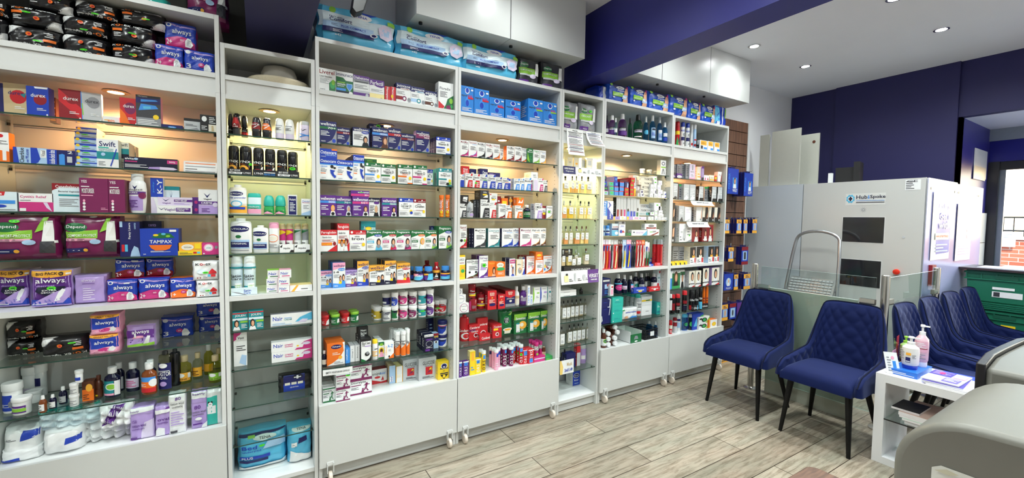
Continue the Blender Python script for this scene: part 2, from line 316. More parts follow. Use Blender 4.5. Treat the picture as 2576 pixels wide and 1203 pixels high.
def stock(table):
    st = dict(unit='', z=0, off=.01, cx=0, cy=0, s=1, items=[])
    rnd = random.Random(7)
    def flush():
        by = {}
        for it in st['items']: by.setdefault(it['desc'], []).append(it)
        for desc, L in by.items():
            fr = sorted([i for i in L if i['row'] == 0 ], key=lambda i: (round(i['x'], 2), -i['z']))
            n = len(fr)
            for k, it in enumerate(fr):
                o = '' if n == 1 else (', leftmost' if k == 0 else (', rightmost' if k == n - 1 else ', %s from left' % ORD[min(k + 1, 16)]))
                if n == 1 and len(L) > 1: o = ', front one'
                it['ord'] = o
                for b in it['back']: b['ord'] = (o if n > 1 else '') + ', %s row' % ORD[b['row'] + 1]
            for it in L:
                it['o']['label'] = '%s%s, %s' % (desc, it.get('ord', ''), st['unit'])
                if len(L) > 1: it['o']['group'] = '%s, %s' % (desc, st['unit'])
        st['items'] = []
    for ln in table.strip().split('\n'):
        ln = ln.strip()
        if not ln or ln[0] == '#': continue
        if ln[0] == '@':
            flush(); a = [q.strip() for q in ln[1:].split('|')]
            st['unit'] = a[0]; st['z'] = float(a[1]); st['cx'], st['cy'], st['s'] = map(float, a[2].split(','))
            if len(a) > 3: st['off'] = float(a[3]) / 100
            else: st['off'] = .01
            continue
        f = [q.strip() for q in ln.split('|')]
        pos = f[0].split(','); kind = f[1]; col = f[2]; dsg = f[3]; desc = f[4]; opts = f[5].split() if len(f) > 5 else []
        side = None; cap = 'W'; D = .055; R = 0; up = None; flip = False; yaw = 0; nm = None; sy = 1; tint = None; wid = None; zz = None; blk = .3; lump = 0
        for o in opts:
            c, v = o[0], o[1:]
            if c == 'c': side = v
            elif c == 'C': cap = v
            elif c == 'd': D = float(v)
            elif c == 'R': R = int(v)
            elif c == '^': up = int(v or 1)
            elif c == 'F': flip = True
            elif c == 'A': yaw = math.radians(float(v))
            elif c == 'n': nm = v
            elif c == 'y': sy = float(v)
            elif c == 'G': tint = tuple(int(v[i:i + 2], 16) / 255 for i in (0, 2, 4))
            elif c == 'w': wid = float(v)
            elif c == 'z': zz = float(v)
            elif c == 'k': blk = float(v)
            elif c == 'L': lump = float(v)
        tx = lambda v: st['cx'] + float(v) / st['s']; ty = lambda v: st['cy'] + float(v) / st['s']
        z = st['z'] + .0008; yf = 2.53 + st['off']
        if zz is not None: z = st['z'] + zz
        if up is not None:
            ref = st['items'][-1] if up == 1 else [i for i in st['items'] if i['row'] == 0][-up]
            ref = [i for i in st['items'] if i['row'] == 0][-up]
            z = ref['z'] + ref['h'] + .0006; yf = ref['y']
        if len(pos) > 3 and pos[3]:
            if pos[3][0] in '+-': yf = (yf if up is not None else 2.53) + float(pos[3]) / 100
            else:
                p = onZ(tx(pos[0]), ty(pos[3]), z); yf = max(2.52, min(2.78, p[1]))
        lim = next((v for k_, v in BAYX.items() if st['unit'].endswith(k_) and not st['unit'].startswith('top of')), None)
        round_ = kind not in 'bkKf'
        px0, px1 = tx(pos[0]), tx(pos[1])
        if round_:
            xm = xat((px0 + px1) / 2, yf + .03, z); cc_ = MW.T @ np.array([xm, yf + .03, z - HCAM]); X0 = xm
            w = (px1 - px0) / FPX * cc_[2] * cc_[2] / math.hypot(cc_[0], cc_[2])
            yc = yf + w / 2 * sy; xm = xat((px0 + px1) / 2, yc, z); xm = min(max(xm, lim[0] + .022 + w / 2), lim[1] - .022 - w / 2) if lim else xm; h = zat(ty(pos[2]), xm, yc - w * .3) - z
        else:
            X0 = xat(px0, yf, z); X1 = xat(px1, yf, z)
            if lim:
                X0 = max(X0, lim[0] + .0215); X1 = min(X1, lim[1] - .0215)
                if X1 - X0 < .01: X0 = X1 - .02
            w = X1 - X0
            if wid: w = wid
            h = zat(ty(pos[2]), X0, yf) - z
        if lim:
            nx = [q for q in lim[2] if q > z + .02]
            if nx: h = min(h, min(nx) - z - .008)
        h = max(h, .008); w = max(w, .006)
        base = KN[kind]; name = nm or (base[0] if kind != 'b' else next((v for k_, v in CARTON.items() if st['unit'].endswith(k_)), 'carton')); cat = base[1]
        if nm: cat = nm.split('_')[-1]
        if round_:
            root = d_lathe(kind, w, h, col, cap, dsg, flip, name, sy, gl(tint) if tint else None)
            root.location = (xm, yc, z); root.rotation_euler.z = yaw - .35; depth = w * sy
        elif kind == 'f':
            root = d_perfume(w, h, col, cap, dsg, name); root.location = (X0, yf, z); root.rotation_euler.z = yaw; depth = .035
        else:
            D = min(D, 2.848 - yf) if lim or yf < 2.8 else D
            if kind == 'b': mb = d_carton(w, h, D, col, side, dsg, flip, rnd)
            elif kind == 'k': mb = d_pack(w, h, D, col, side, dsg, flip, rnd, blk, lump=lump)
            else: mb = d_pack(w, h, D, col, side, dsg, flip, rnd, .62, 9)
            root = mb.build(name, smooth=.5 if kind != 'b' else 0); root.location = (X0, yf, z); root.rotation_euler.z = yaw; depth = D
        tag(root, 'x', cat)
        rec = dict(o=root, x=X0, y=yf, z=z, h=h, w=w, desc=desc, row=0, back=[]); st['items'].append(rec)
        for k in range(R):
            yy = root.location.y + (depth + .003) * (k + 1)
            if yy + depth * (.5 if round_ else 1) > 2.85: break
            c = copy_tree(root); c.location.y = yy; c.location.x += rnd.uniform(-.002, .002)
            rb = dict(o=c, x=X0, y=yy, z=z, h=h, w=w, desc=desc, row=k + 1, back=[]); st['items'].append(rb); rec['back'].append(rb)
    flush()
# ------------------------------------------------------------------ the room
WHITE = mat('cfd1cf', rough=.3, var=.02, scale=3); MELA = mat('cbcecc', rough=.28, var=.025, scale=6); EDGE = mat('d8dad9', rough=.3, var=.02)
NAVY = mat('1d1b52', rough=.55, var=.05, scale=5); NAVYR = mat('2a2c7c', rough=.5, var=.05, scale=4); CEIL = mat('eef0f6', rough=.8, var=.02, scale=4); PLAST = mat('eeeef0', rough=.7, var=.02, scale=4)
STEEL = mat('c9c7c2', rough=.25, metal=1, var=.05, scale=60); BLACK = mat('141415', rough=.45, var=.1); GEDGE = mat('2c463e', rough=.15, var=.1)
def floor_mat():
    m = bpy.data.materials.new('washed_oak_planks'); m.use_nodes = True; nt = m.node_tree; b = nt.nodes['Principled BSDF']; N = nt.nodes.new; L = nt.links.new
    tc = N('ShaderNodeTexCoord'); mp = N('ShaderNodeMapping'); mp.inputs['Location'].default_value = (-2.081 + 12.45, -2.3385 + .2045 * 20, 0)
    br = N('ShaderNodeTexBrick'); br.offset = .5; br.inputs['Scale'].default_value = 1; br.inputs['Brick Width'].default_value = 1.245; br.inputs['Row Height'].default_value = .2045
    br.inputs['Mortar Size'].default_value = .0024; br.inputs['Mortar Smooth'].default_value = .1; br.inputs['Bias'].default_value = 0
    br.inputs['Color1'].default_value = lin('bab6aa'); br.inputs['Color2'].default_value = lin('a09b8f'); br.inputs['Mortar'].default_value = lin('3a2e22')
    L(tc.outputs['Object'], mp.inputs[0]); L(mp.outputs[0], br.inputs['Vector'])
    m2 = N('ShaderNodeMapping'); m2.inputs['Scale'].default_value = (5, 45, 1); L(tc.outputs['Object'], m2.inputs[0])
    nz = N('ShaderNodeTexNoise'); nz.inputs['Scale'].default_value = 1; nz.inputs['Detail'].default_value = 8; nz.inputs['Roughness'].default_value = .72; nz.inputs['Distortion'].default_value = .6; L(m2.outputs[0], nz.inputs['Vector'])
    cr = N('ShaderNodeValToRGB'); cr.color_ramp.elements[0].position = .36; cr.color_ramp.elements[0].color = (.4, .36, .3, 1); cr.color_ramp.elements[1].position = .56; cr.color_ramp.elements[1].color = (1, 1, 1, 1)
    L(nz.outputs['Fac'], cr.inputs[0])
    m3 = N('ShaderNodeMapping'); m3.inputs['Scale'].default_value = (2.2, 9, 1); L(tc.outputs['Object'], m3.inputs[0])
    n2 = N('ShaderNodeTexNoise'); n2.inputs['Scale'].default_value = 1; n2.inputs['Detail'].default_value = 3; L(m3.outputs[0], n2.inputs['Vector'])
    c2 = N('ShaderNodeValToRGB'); c2.color_ramp.elements[0].position = .3; c2.color_ramp.elements[0].color = lin('dcdcd2'); c2.color_ramp.elements[1].position = .7; c2.color_ramp.elements[1].color = lin('fff0e6'); L(n2.outputs['Fac'], c2.inputs[0])
    x1 = N('ShaderNodeMix'); x1.data_type = 'RGBA'; x1.blend_type = 'MULTIPLY'; x1.inputs[0].default_value = .8; L(br.outputs['Color'], x1.inputs[6]); L(cr.outputs[0], x1.inputs[7])
    x2 = N('ShaderNodeMix'); x2.data_type = 'RGBA'; x2.blend_type = 'MULTIPLY'; x2.inputs[0].default_value = .9; L(x1.outputs[2], x2.inputs[6]); L(c2.outputs[0], x2.inputs[7])
    L(x2.outputs[2], b.inputs['Base Color']); b.inputs['Roughness'].default_value = .38
    return m
def struct(mb, name, **k): o = mb.build(name, **k); o['kind'] = 'structure'; return o
XB, YW, ZC = 5.95, 2.88, 3.1
struct(MB().box(-3.2, -3, -.1, 7.2, 2.98, 0, floor_mat()), 'floor', smooth=0)
struct(MB().box(-3.2, -3, ZC, 6.05, 2.98, ZC + .1, CEIL), 'ceiling', smooth=0)
struct(MB().box(-3.2, YW, 0, 6.05, YW + .1, ZC, PLAST), 'wall_left', smooth=0)
struct(MB().box(-3.3, -3, 0, -3.2, 2.98, ZC, PLAST), 'wall_back', smooth=0)
struct(MB().box(-3.2, -3.1, 0, 7.2, -3, ZC, PLAST), 'wall_right', smooth=0)
struct(MB().box(XB, 1.32, 0, XB + .1, YW, ZC, NAVY).box(XB - .03, 1.34, 0, XB, 2.38, ZC, NAVY).box(XB, -3, 2.56, XB + .1, 1.32, ZC, NAVY), 'wall_front', smooth=0)
struct(MB().box(XB, 1.32, 0, 7.15, 1.42, 2.56, mat('34328a', rough=.4, var=.05, scale=4)), 'wall_window_reveal', smooth=0)
struct(MB().box(XB + .1, -3, 2.56, 7.15, 1.42, 2.64, mat('dfe4f2', rough=.6, var=.02)), 'trim_1', smooth=0)
struct(MB().box(6.72, 1.3, 0, 7.0, 1.319, 1.63, WHITE).box(6.72, 1.296, 1.3, 7.0, 1.3, 1.306, BLACK), 'trim_2', smooth=0)
struct(MB().box(2.235, -3, 2.6, 2.455, YW, ZC, NAVYR), 'trim_3', smooth=0)
struct(MB().box(-.034, -3, 2.434, .248, YW, ZC, mat('24214f', rough=.6, var=.05, scale=4)), 'trim_4', smooth=0)
struct(MB().box(7.05, -3, 0, 7.15, 1.32, .95, WHITE), 'wall_under_window', smooth=0)
struct(MB().box(-3.2, 2.872, 2.2, -.03, 2.8795, 3.1, mat('3c3c38', rough=.7)), 'wall_dark_sheet', smooth=0)  # thin dark sheet over the upper wall left of the beam
wf = struct(MB().box(7.05, -3, 2.11, 7.12, 1.32, 2.2, mat('26262c', rough=.35)).box(7.02, 1.235, .95, 7.12, 1.32, 2.2, mat('26262c', rough=.35)).box(7.06, 1.19, .95, 7.1, 1.235, 2.11, mat('77808c', rough=.3, metal=.6))
            .box(7.05, .1, .95, 7.12, .18, 2.11, mat('26262c')).box(7.05, -1.2, .95, 7.12, -1.12, 2.11, mat('26262c')).box(7.03, -3, 2.2, 7.12, 1.32, 2.43, mat('1b1d86', rough=.35)).box(7.0, -3, 2.43, 7.1, 1.32, 2.56, mat('8f9aa6', rough=.4)), 'window_1', smooth=0)
gp = MB().box(7.08, -3, .95, 7.086, 1.2, 2.11, glassmat((.98, 1, 1))).build('window_pane', wf, smooth=0)
# outside the window
mb = MB(); mb.box(7.15, -8, -.12, 20, 6, -.02, mat('b5b2ac', rough=.9))
tag(mb.build('pavement', smooth=0), kind='structure')
def brick_mat():
    m = bpy.data.materials.new('red_brick'); m.use_nodes = True; nt = m.node_tree; b = nt.nodes['Principled BSDF']; br = nt.nodes.new('ShaderNodeTexBrick'); tc = nt.nodes.new('ShaderNodeTexCoord'); mp = nt.nodes.new('ShaderNodeMapping')
    mp.inputs['Rotation'].default_value = (math.pi / 2, 0, math.pi / 2); br.inputs['Scale'].default_value = 1; br.inputs['Brick Width'].default_value = .225; br.inputs['Row Height'].default_value = .075; br.inputs['Mortar Size'].default_value = .006
    br.inputs['Color1'].default_value = lin('c2694c'); br.inputs['Color2'].default_value = lin('a8543c'); br.inputs['Mortar'].default_value = lin('b7a79a')
    sx = nt.nodes.new('ShaderNodeSeparateXYZ'); cx = nt.nodes.new('ShaderNodeCombineXYZ'); nt.links.new(tc.outputs['Object'], sx.inputs[0]); nt.links.new(sx.outputs[1], cx.inputs[0]); nt.links.new(sx.outputs[2], cx.inputs[1])
    nt.links.new(cx.outputs[0], br.inputs['Vector']); nt.links.new(br.outputs[0], b.inputs['Base Color']); b.inputs['Roughness'].default_value = .85
    return m
zt = onX(2540, 603, 12)[2]
o = MB().box(12, -6, -.1, 12.25, 3.2, zt, brick_mat()).box(11.97, -6, zt, 12.28, 3.2, zt + .06, mat('cfc9be', rough=.8)).build('brick_wall', smooth=0); tag(o, 'low red brick garden wall across the street outside the window', 'wall')
mb = MB(); zr = onX(2540, 545, 12.1)[2]
for i in range(60): mb.box(12.1, -5 + i * .13, zt + .06, 12.12, -4.985 + i * .13, zr, BLACK)
mb.box(12.09, -5, zr - .03, 12.13, 2.9, zr, BLACK).box(12.09, -5, zt + .15, 12.13, 2.9, zt + .18, BLACK)
tag(mb.build('iron_railing', smooth=0), 'black iron railing on top of the brick wall outside', 'railing')
a, b_ = onX(2518, 583, 11.9), onX(2553, 622, 11.9)
mb = MB().box(11.9, b_[1], b_[2], 11.93, a[1], a[2], 'W'); design(mb, 'l20,60,80,90,e,3', lambda u, v, L: (11.9 - .002 * L, a[1] + u * (b_[1] - a[1]), b_[2] + v * (a[2] - b_[2])))
tag(mb.build('notice_board', smooth=0), 'white notice board fixed to the iron railing outside', 'sign')
rnd = random.Random(3)
def twig(mb, p, d, ln, r, dep):
    q = p + d * ln; mb.tube([p, (p + q) / 2 + Vector((rnd.uniform(-1, 1), rnd.uniform(-1, 1), rnd.uniform(-1, 1))) * ln * .07, q], [r, r * .85, r * .7], TW, 5)
    if dep:
        for _ in range(3 if dep > 1 else 4): twig(mb, q, (d + Vector((rnd.uniform(-.9, .9), rnd.uniform(-1, 1), rnd.uniform(-.3, .8)))).normalized(), ln * rnd.uniform(.6, .8), r * .62, dep - 1)
TW = mat('6e5c42', rough=.9)
for k, (x, y) in enumerate([(15, 1.1), (14.2, -.3)]):
    mb = MB(); twig(mb, Vector((x, y, -.1)), Vector((0, 0, 1)), 1.9, .12, 5)
    tag(mb.build('bare_tree'), ['bare branching tree behind the brick wall, nearer the window edge', 'bare branching tree behind the brick wall, further to the right'][k], 'tree', 'bare trees across the street')
# ------------------------------------------------------------------ ceiling spotlights
for i, (x, y) in enumerate(SPOTS):
    e = empty('ceiling_spotlight', (x, y, ZC), label='x', cat='ceiling light', group='recessed ceiling spotlights')
    MB().lathe([(.043, -.001), (.05, -.006), (.036, -.006), (.036, -.001)], STEEL, 24, cap=False).build('trim_ring', e)
    MB().lathe([(.035, -.003), (.03, -.005)], emit('ffffff', 60), 20).build('bulb', e)
    l = light('SPOT', (x, y, ZC - .02), 24 if y > 1.8 else 66, COOL, spot_size=2.75 if y > 1.5 else 2.9, spot_blend=1.0, shadow_soft_size=.045)
    col = ['far left', 'second left', 'middle left', 'middle', 'middle right', 'second right', 'far right'][[-1.6, -.7, .55, 1.45, 2.95, 3.9, 4.83].index(min([-1.6, -.7, .55, 1.45, 2.95, 3.9, 4.83], key=lambda q: abs(q - x)))]
    row = ['row nearest the shelves', 'second row from shelves', 'third row from shelves', 'fourth row from shelves', 'fifth row from shelves'][[2.2, 1.24, .25, -.75, -1.7].index(min([2.2, 1.24, .25, -.75, -1.7], key=lambda q: abs(q - y)))]
    e['label'] = {0: 'lit recessed ceiling spotlight nearest the right wall cabinets', 1: 'lit ceiling spotlight nearest the corner of the navy wall', 2: 'lit ceiling spotlight cut by the top edge of the photo',
                  3: 'lit ceiling spotlight furthest right, before the window recess'}.get(i, 'unseen recessed ceiling spotlight, %s column, %s' % (col, row))
# ------------------------------------------------------------------ wall cabinets
for lo, hi, lab in [(.81, 1.448, 'white high wall cabinet, left one left of the navy beam'), (1.452, 2.09, 'white high wall cabinet touching the navy beam on its left'),
                    (2.465, 2.937, 'white wall cabinet partly hidden behind the navy beam'), (2.941, 3.592, 'white high wall cabinet, middle one right of the beam'), (3.596, 4.238, 'white wall cabinet at the right end, below a ceiling spotlight')]:
    e = empty('wall_cabinet', (lo, 2.45, 2.687), label=lab, cat='cabinet', group='high wall cabinets'); w = hi - lo
    MB().box(0, .02, 0, w, .425, .41, MELA).build('carcass', e, smooth=0); MB().box(.001, 0, -.002, w - .001, .018, .41, WHITE).build('door', e, bevel=.002, smooth=0)
    MB().lathe([(.012, 0), (.012, -.012)], BLACK, 8, c=(.06, .1, 0)).build('hinge_cap', e)
# ------------------------------------------------------------------ shelving bays
YF, YBK = 2.515, 2.865
GL = glassmat((.86, .92, .9), gloss=.1)
def bay(key, x0, x1, shelves, ztop, fixed=(1.089,), drawer=True, warm=(1, .72, .38), wp=14, lab=None, hole=True):
    w = x1 - x0; t = .019; H = 2.087
    BAYX[key] = (x0, x1, sorted([(z - .006) for z in shelves] + [z - .024 for z in fixed] + [H - .022, ztop - .022]))
    u = empty('shelving_bay', (x0, YF, 0), label=lab[0], cat='shelving unit', group='white shelving bays')
    yb = YBK - YF
    for s_, xx in (('l', 0), ('r', w - t)):
        mb = MB().box(xx + .0005, 0, 0, xx + t - .0005, yb, H, MELA, my=EDGE)
        if hole and s_ == 'r':
            for k in range(54):
                for yy in (.05, .27):
                    z = .5 + k * .028
                    mb.add([(xx + .0002, yy + .0035 * math.cos(a * 1.2566), z + .0035 * math.sin(a * 1.2566)) for a in range(5)], [(0, 1, 2, 3, 4)], mat('55504a'))
        mb.build('side_panel', u, smooth=0)
    MB().box(t, yb - .012, .08, w - t, yb - .004, H, mat('d2cfcc', rough=.45, var=.03, scale=5)).build('back_panel', u, smooth=0)
    MB().box(t, 0, H - .022, w - t, yb - .014, H, MELA, my=EDGE).build('top_board', u, smooth=0)
    zb = .425 if drawer else .093
    MB().box(t, .012, zb - .022, w - t, yb - .014, zb, mat('f0f2f2', rough=.12, var=.02), my=EDGE).build('bottom_board', u, smooth=0)
    MB().box(t, .03, 0.004, w - t, .05, .1 if drawer else zb - .023, MELA).build('plinth', u, smooth=0)
    for z in fixed: MB().box(t, .0, z - .024, w - t, yb - .014, z, mat('eef0ef', rough=.2, var=.02), my=EDGE).build('fixed_shelf', u, smooth=0, bevel=.001)
    for z in shelves:
        g = MB().box(t + .002, .015, z - .006, w - t - .002, yb - .02, z, GL, my=GEDGE).build('glass_shelf', u, smooth=0)
        for xx in (t + .008, w - t - .008):
            for yy in (.05, .27): MB().lathe([(.006, 0), (.006, .012)], mat('3a3632', metal=.8, rough=.3), 8, c=(xx, yy, z - .018)).build('shelf_pin', g)
    if wp:
        xc = w / 2; zt = H - .022
        MB().lathe([(.042, 0), (.05, -.004), (.03, -.006), (.03, 0)], mat('d8b98a', metal=.8, rough=.3), 24, c=(xc, .155, zt), cap=False).build('downlight_ring', u)
        MB().lathe([(.03, -.002), (.026, -.004)], emit('ffd9a0', 40), 20, c=(xc, .155, zt)).build('downlight_bulb', u)
        light('SPOT', (x0 + xc, YF + .155, zt - .012), wp, warm, spot_size=2.9, spot_blend=.6, shadow_soft_size=.03)
    # header box standing on the bay
    h = empty('header_box', (x0, YF, H + .0005), label=lab[1], cat='header shelf', group='open header boxes on the bays'); hz = ztop - H
    for xx in (0, w - t): MB().box(xx + .0005, 0, 0, xx + t - .0005, yb, hz, MELA, my=EDGE).build('side_panel', h, smooth=0)
    MB().box(t, 0, hz - .022, w - t, yb, hz, MELA, my=EDGE).build('top_board', h, smooth=0)
    MB().box(t, 0, .07, w - t, yb - .012, .093, MELA, my=EDGE).build('floor_board', h, smooth=0)
    MB().box(t, .008, .001, w - t, .024, .069, EDGE).build('fascia', h, smooth=0)
    MB().box(t, yb - .012, .093, w - t, yb - .002, hz - .022, mat('c2c0bd', rough=.5, var=.03)).build('back_panel', h, smooth=0)
    if drawer:
        d = empty('rolling_drawer', (x0 + .002, 2.49, 0), label=lab[2], cat='drawer', group='white drawers on castors')
        dw = w - .004
        MB().box(0, 0, .092, dw, .018, .446, WHITE).build('front_panel', d, smooth=0, bevel=.0015)
        MB().box(.03, .02, .11, dw - .03, .3, .39, MELA).build('box', d, smooth=0)
        for xx in (.055, dw - .05):
            c = MB().box(xx - .018, -.012, .06, xx - .014, .02, .115, EDGE).box(xx + .014, -.012, .06, xx + .018, .02, .115, EDGE).box(xx - .018, -.004, .1, xx + .018, 0, .12, EDGE).build('castor', d, smooth=0)
            MB().lathe([(.02, -.011), (.03, -.009), (.032, 0), (.03, .009), (.02, .011)], mat('ded2c4', rough=.4), 20, c=(xx, 0.004, .033), axis='x').build('wheel', c)
WARM = (1, .5, .2); YEL = (1, .78, .34)
G5 = [1.9, 1.7, 1.5, 1.3]
bay('far left bay', -.966, -.144, G5 + [.862, .638], 2.455, warm=(1, .46, .2), wp=28, lab=('white shelving bay at the far left with sanitary products', 'white header box above the far left bay', 'white drawer front on castors below the far left bay'))
bay('toiletries bay', -.142, .276, G5 + [.905, .705, .506, .309], 2.33, drawer=False, warm=YEL, wp=27, lab=('narrow white shelving bay of deodorants and hair removal', 'low header box holding a straw hat', ''))
bay('vitamin bay', .278, 1.106, G5 + [.867, .64], 2.455, warm=(1, .6, .33), wp=15, lab=('white vitamin bay left of the other supplement bay', 'header box holding liver and joint tablets', 'drawer on castors below the vitamin bay'))
bay('supplement bay', 1.108, 1.938, G5 + [.866, .637], 2.455, warm=WARM, wp=27, lab=('white supplement bay left of the perfume bay', 'header box holding blue iron water cartons', 'drawer on castors below the supplement bay'))
bay('perfume bay', 1.94, 2.358, [1.9, 1.7, 1.502, 1.302, .905, .704, .507, .308], 2.455, drawer=False, warm=(1, .76, .36), wp=46, lab=('narrow white bay of perfume testers', 'header box holding two grey pants packs', ''))
bay('dental bay', 2.36, 3.19, [1.9, 1.7, 1.5, 1.366, .867, .637], 2.455, warm=(1, .62, .3), wp=24, lab=('white dental care bay right of the perfume bay', 'header box holding mouthwash bottles', 'drawer on castors below the dental bay'))
bay('hair dye bay', 3.192, 4.02, [1.89, 1.693, 1.493, 1.3, .865, .636], 2.44, warm=(1, .36, .12), wp=38, lab=('white hair dye bay at the right end', 'header box holding spray cans', 'drawer on castors at the right end'))
# ------------------------------------------------------------------ slat wall with hooks and boxed supports
def wood_mat(a, b, sc_=(1, 1, 14)):
    m = bpy.data.materials.new('wood_grain'); m.use_nodes = True; nt = m.node_tree; p = nt.nodes['Principled BSDF']; tc = nt.nodes.new('ShaderNodeTexCoord'); mp = nt.nodes.new('ShaderNodeMapping'); mp.inputs['Scale'].default_value = sc_
    nz = nt.nodes.new('ShaderNodeTexNoise'); nz.inputs['Scale'].default_value = 4; nz.inputs['Detail'].default_value = 6; cr = nt.nodes.new('ShaderNodeValToRGB'); cr.color_ramp.elements[0].color = lin(a); cr.color_ramp.elements[1].color = lin(b); cr.color_ramp.elements[0].position = .35; cr.color_ramp.elements[1].position = .65
    for x, y in ((tc.outputs['Object'], mp.inputs[0]), (mp.outputs[0], nz.inputs['Vector']), (nz.outputs['Fac'], cr.inputs[0]), (cr.outputs[0], p.inputs['Base Color'])): nt.links.new(x, y)
    p.inputs['Roughness'].default_value = .5; return m
WOOD = wood_mat('5a4034', '8a6450', (30, 4, 1))
mb = MB(); z = .02
while z < 2.63: mb.box(4.03, 2.835, z, 4.9, 2.86, min(z + .124, 2.64), WOOD); z += .132
mb.box(4.03, 2.855, 0, 4.9, 2.878, 2.64, mat('1c1512')).box(4.9, 2.83, 0, 4.915, 2.878, 2.64, EDGE)
tag(mb.build('slatwall_panel', smooth=0), 'dark brown wood slatwall panel beside the hair dye bay', 'wall panel')
def hang(cx, cy, s, rows):
    for (a, b, t, bt, col, dsg, desc, lab, n) in rows:
        y = 2.66; X0 = onY(cx + a / s, cy + bt / s, y); X1 = onY(cx + b / s, cy + bt / s, y); z1 = onY(cx + a / s, cy + t / s, y)[2]
        w, h, z = X1[0] - X0[0], z1 - X0[2], X0[2]
        for k in range(n):
            D = .03
            if y + k * .034 + D > 2.82: break
            mb = MB().box(0, 0, 0, w, D, h, 'n', my=col); mb.box(w * .3, .008, h, w * .7, .012, h + .02, 'n')
            design(mb, dsg, lambda u, v, L: (u * w, -.0003 * L, v * h))
            o = mb.build('support_carton', loc=(X0[0], y + k * .034, z), smooth=0)
            tag(o, lab if k == 0 else lab + (', second on the hook' if k == 1 else ', %s on the hook' % ORD[k + 1]), 'box', 'boxed supports on the slatwall')
        hk = MB().tube([(X0[0] + w / 2, 2.834, z + h + .016), (X0[0] + w / 2, y - .03, z + h + .016), (X0[0] + w / 2, y - .04, z + h + .026)], .0025, STEEL, 6).box(X0[0] + w / 2 - .012, 2.826, z + h - .01, X0[0] + w / 2 + .012, 2.8345, z + h + .03, STEEL)
        tag(hk.build('display_hook'), 'chrome hook carrying ' + lab, 'hook', 'chrome hooks on the slatwall')
FT = 'r0,84,100,100,b T6,20,22,80,B,FORTUNA r45,25,85,65,B f65,45,28,N,S,W t45,8,90,20,W,{0}'
F2 = 'r0,72,100,100,O r20,22,90,70,u r0,0,100,20,O l25,78,80,95,n,2 e55,46,14,20,S'
hang(1670, 390, 6.332, [(1010, 1180, 205, 615, 'b', FT.format('WRIST'), '', 'large blue wrist support box on the top hook', 3), (1270, 1410, 280, 650, 'b', FT.format('SOFT'), '', 'large blue soft support box, right of the wrist box', 4)])
hang(1670, 550, 8.02, [(1225, 1320, 20, 300, 'b', F2, '', 'blue and tan box, leftmost on second row', 2), (1460, 1560, 20, 300, 'b', F2, '', 'blue and tan box, middle of second row', 3), (1600, 1680, 20, 300, 'b', F2, '', 'blue and tan box, right of the middle one', 3), (1780, 1870, 15, 295, 'b', F2, '', 'blue and tan box, rightmost on second row', 3),
                       (1295, 1400, 585, 870, 'b', F2, '', 'blue and tan box, left on third row', 2), (1560, 1690, 575, 935, 'b', 'r0,80,100,100,R r20,25,80,75,u r35,30,65,70,d r0,0,100,18,R', '', 'blue and red box alone on a long hook', 2)])
hang(1670, 670, 4.628, [(695, 800, 95, 285, 'b', 'e50,50,28,26,u f50,50,30,W,S,W t25,6,75,18,W,PULLUP', '', 'blue box with white knee picture, fourth row', 2), (812, 860, 100, 278, 'b', F2, '', 'blue and tan box, middle of fourth row', 2), (925, 1000, 95, 270, 'b', F2, '', 'blue and tan box, right on fourth row', 3),
                        (668, 740, 455, 640, 'b', F2, '', 'blue and tan box, left on lowest row', 2), (760, 835, 440, 620, 'b', 'r0,75,100,100,R r15,10,85,70,u e50,40,12,20,d', '', 'blue and red box, middle of lowest row', 2), (845, 960, 430, 640, 'p', 'e60,72,28,18,y P k,20,40,80,40 l10,10,80,45,W,5'.replace('P k,20,40,80,40 ', ''), '', 'purple picnic sock pack on the lowest row', 2)])
o = d_pack(.34, .13, .22, 's', None, 'P y,0,0,100,0,100,8,0,8'.replace('P y', 'Py'), False, random.Random(5)).build('plastic_sack', loc=(4.45, 2.5, .0)); tag(o, 'crumpled silver plastic sack on the floor under the slatwall', 'bag')
o = d_carton(.3, .16, .16, 'O', 'N', 'r10,50,90,90,y l10,10,90,45,d,3', False, random.Random(5)).build('floor_carton', loc=(4.1, 2.6, 0), smooth=0); tag(o, 'yellow and brown carton on the floor under the slatwall', 'box')
# ------------------------------------------------------------------ dispensing robot
ROB = mat('c6c7c4', rough=.35, var=.02, scale=3); ROBL = mat('bfc6cc', rough=.35, var=.02, scale=3)
rb = empty('dispensing_robot', (4.95, 1.275, 0), label='large white prescription dispensing robot cabinet behind the glass partition', cat='machine')
MB().box(.02, .0, .0, .8, 1.575, 1.9, ROB).build('body', rb, smooth=0)
MB().box(0, .972, .02, .02, 1.575, 1.905, ROBL).build('left_panel', rb, smooth=0, bevel=.003)
dr = MB().box(0, .012, .02, .019, .965, 1.903, ROB).build('front_door', rb, smooth=0, bevel=.003)
def onrob(px, py): p = onX(px, py, 4.95); return p[1] - 1.275, p[2]
DG = mat('1b1c20', rough=.12, var=.2, scale=8, spec=.7)
for q in ((2121.4, 546.6, 2222, 612), (2116, 650.5, 2213, 726)):
    a, b_ = onrob(q[0], q[1]), onrob(q[2], q[3]); MB().box(-.003, b_[0], b_[1], .001, a[0], a[1], DG).box(-.001, b_[0] - .006, b_[1] - .006, .0005, a[0] + .006, a[1] + .006, EDGE).build('viewing_window', dr, smooth=0)
a, b_ = onrob(2128, 488), onrob(2227, 515)
lg = MB(); mpf = lambda u, v, L: (-.0006 - .0004 * L, a[0] + u * (b_[0] - a[0]), b_[1] + v * (a[1] - b_[1]))
lg.add([mpf(0, 0, 0), mpf(1, 0, 0), mpf(1, 1, 0), mpf(0, 1, 0)], [(0, 1, 2, 3)], 'd6d7d4')
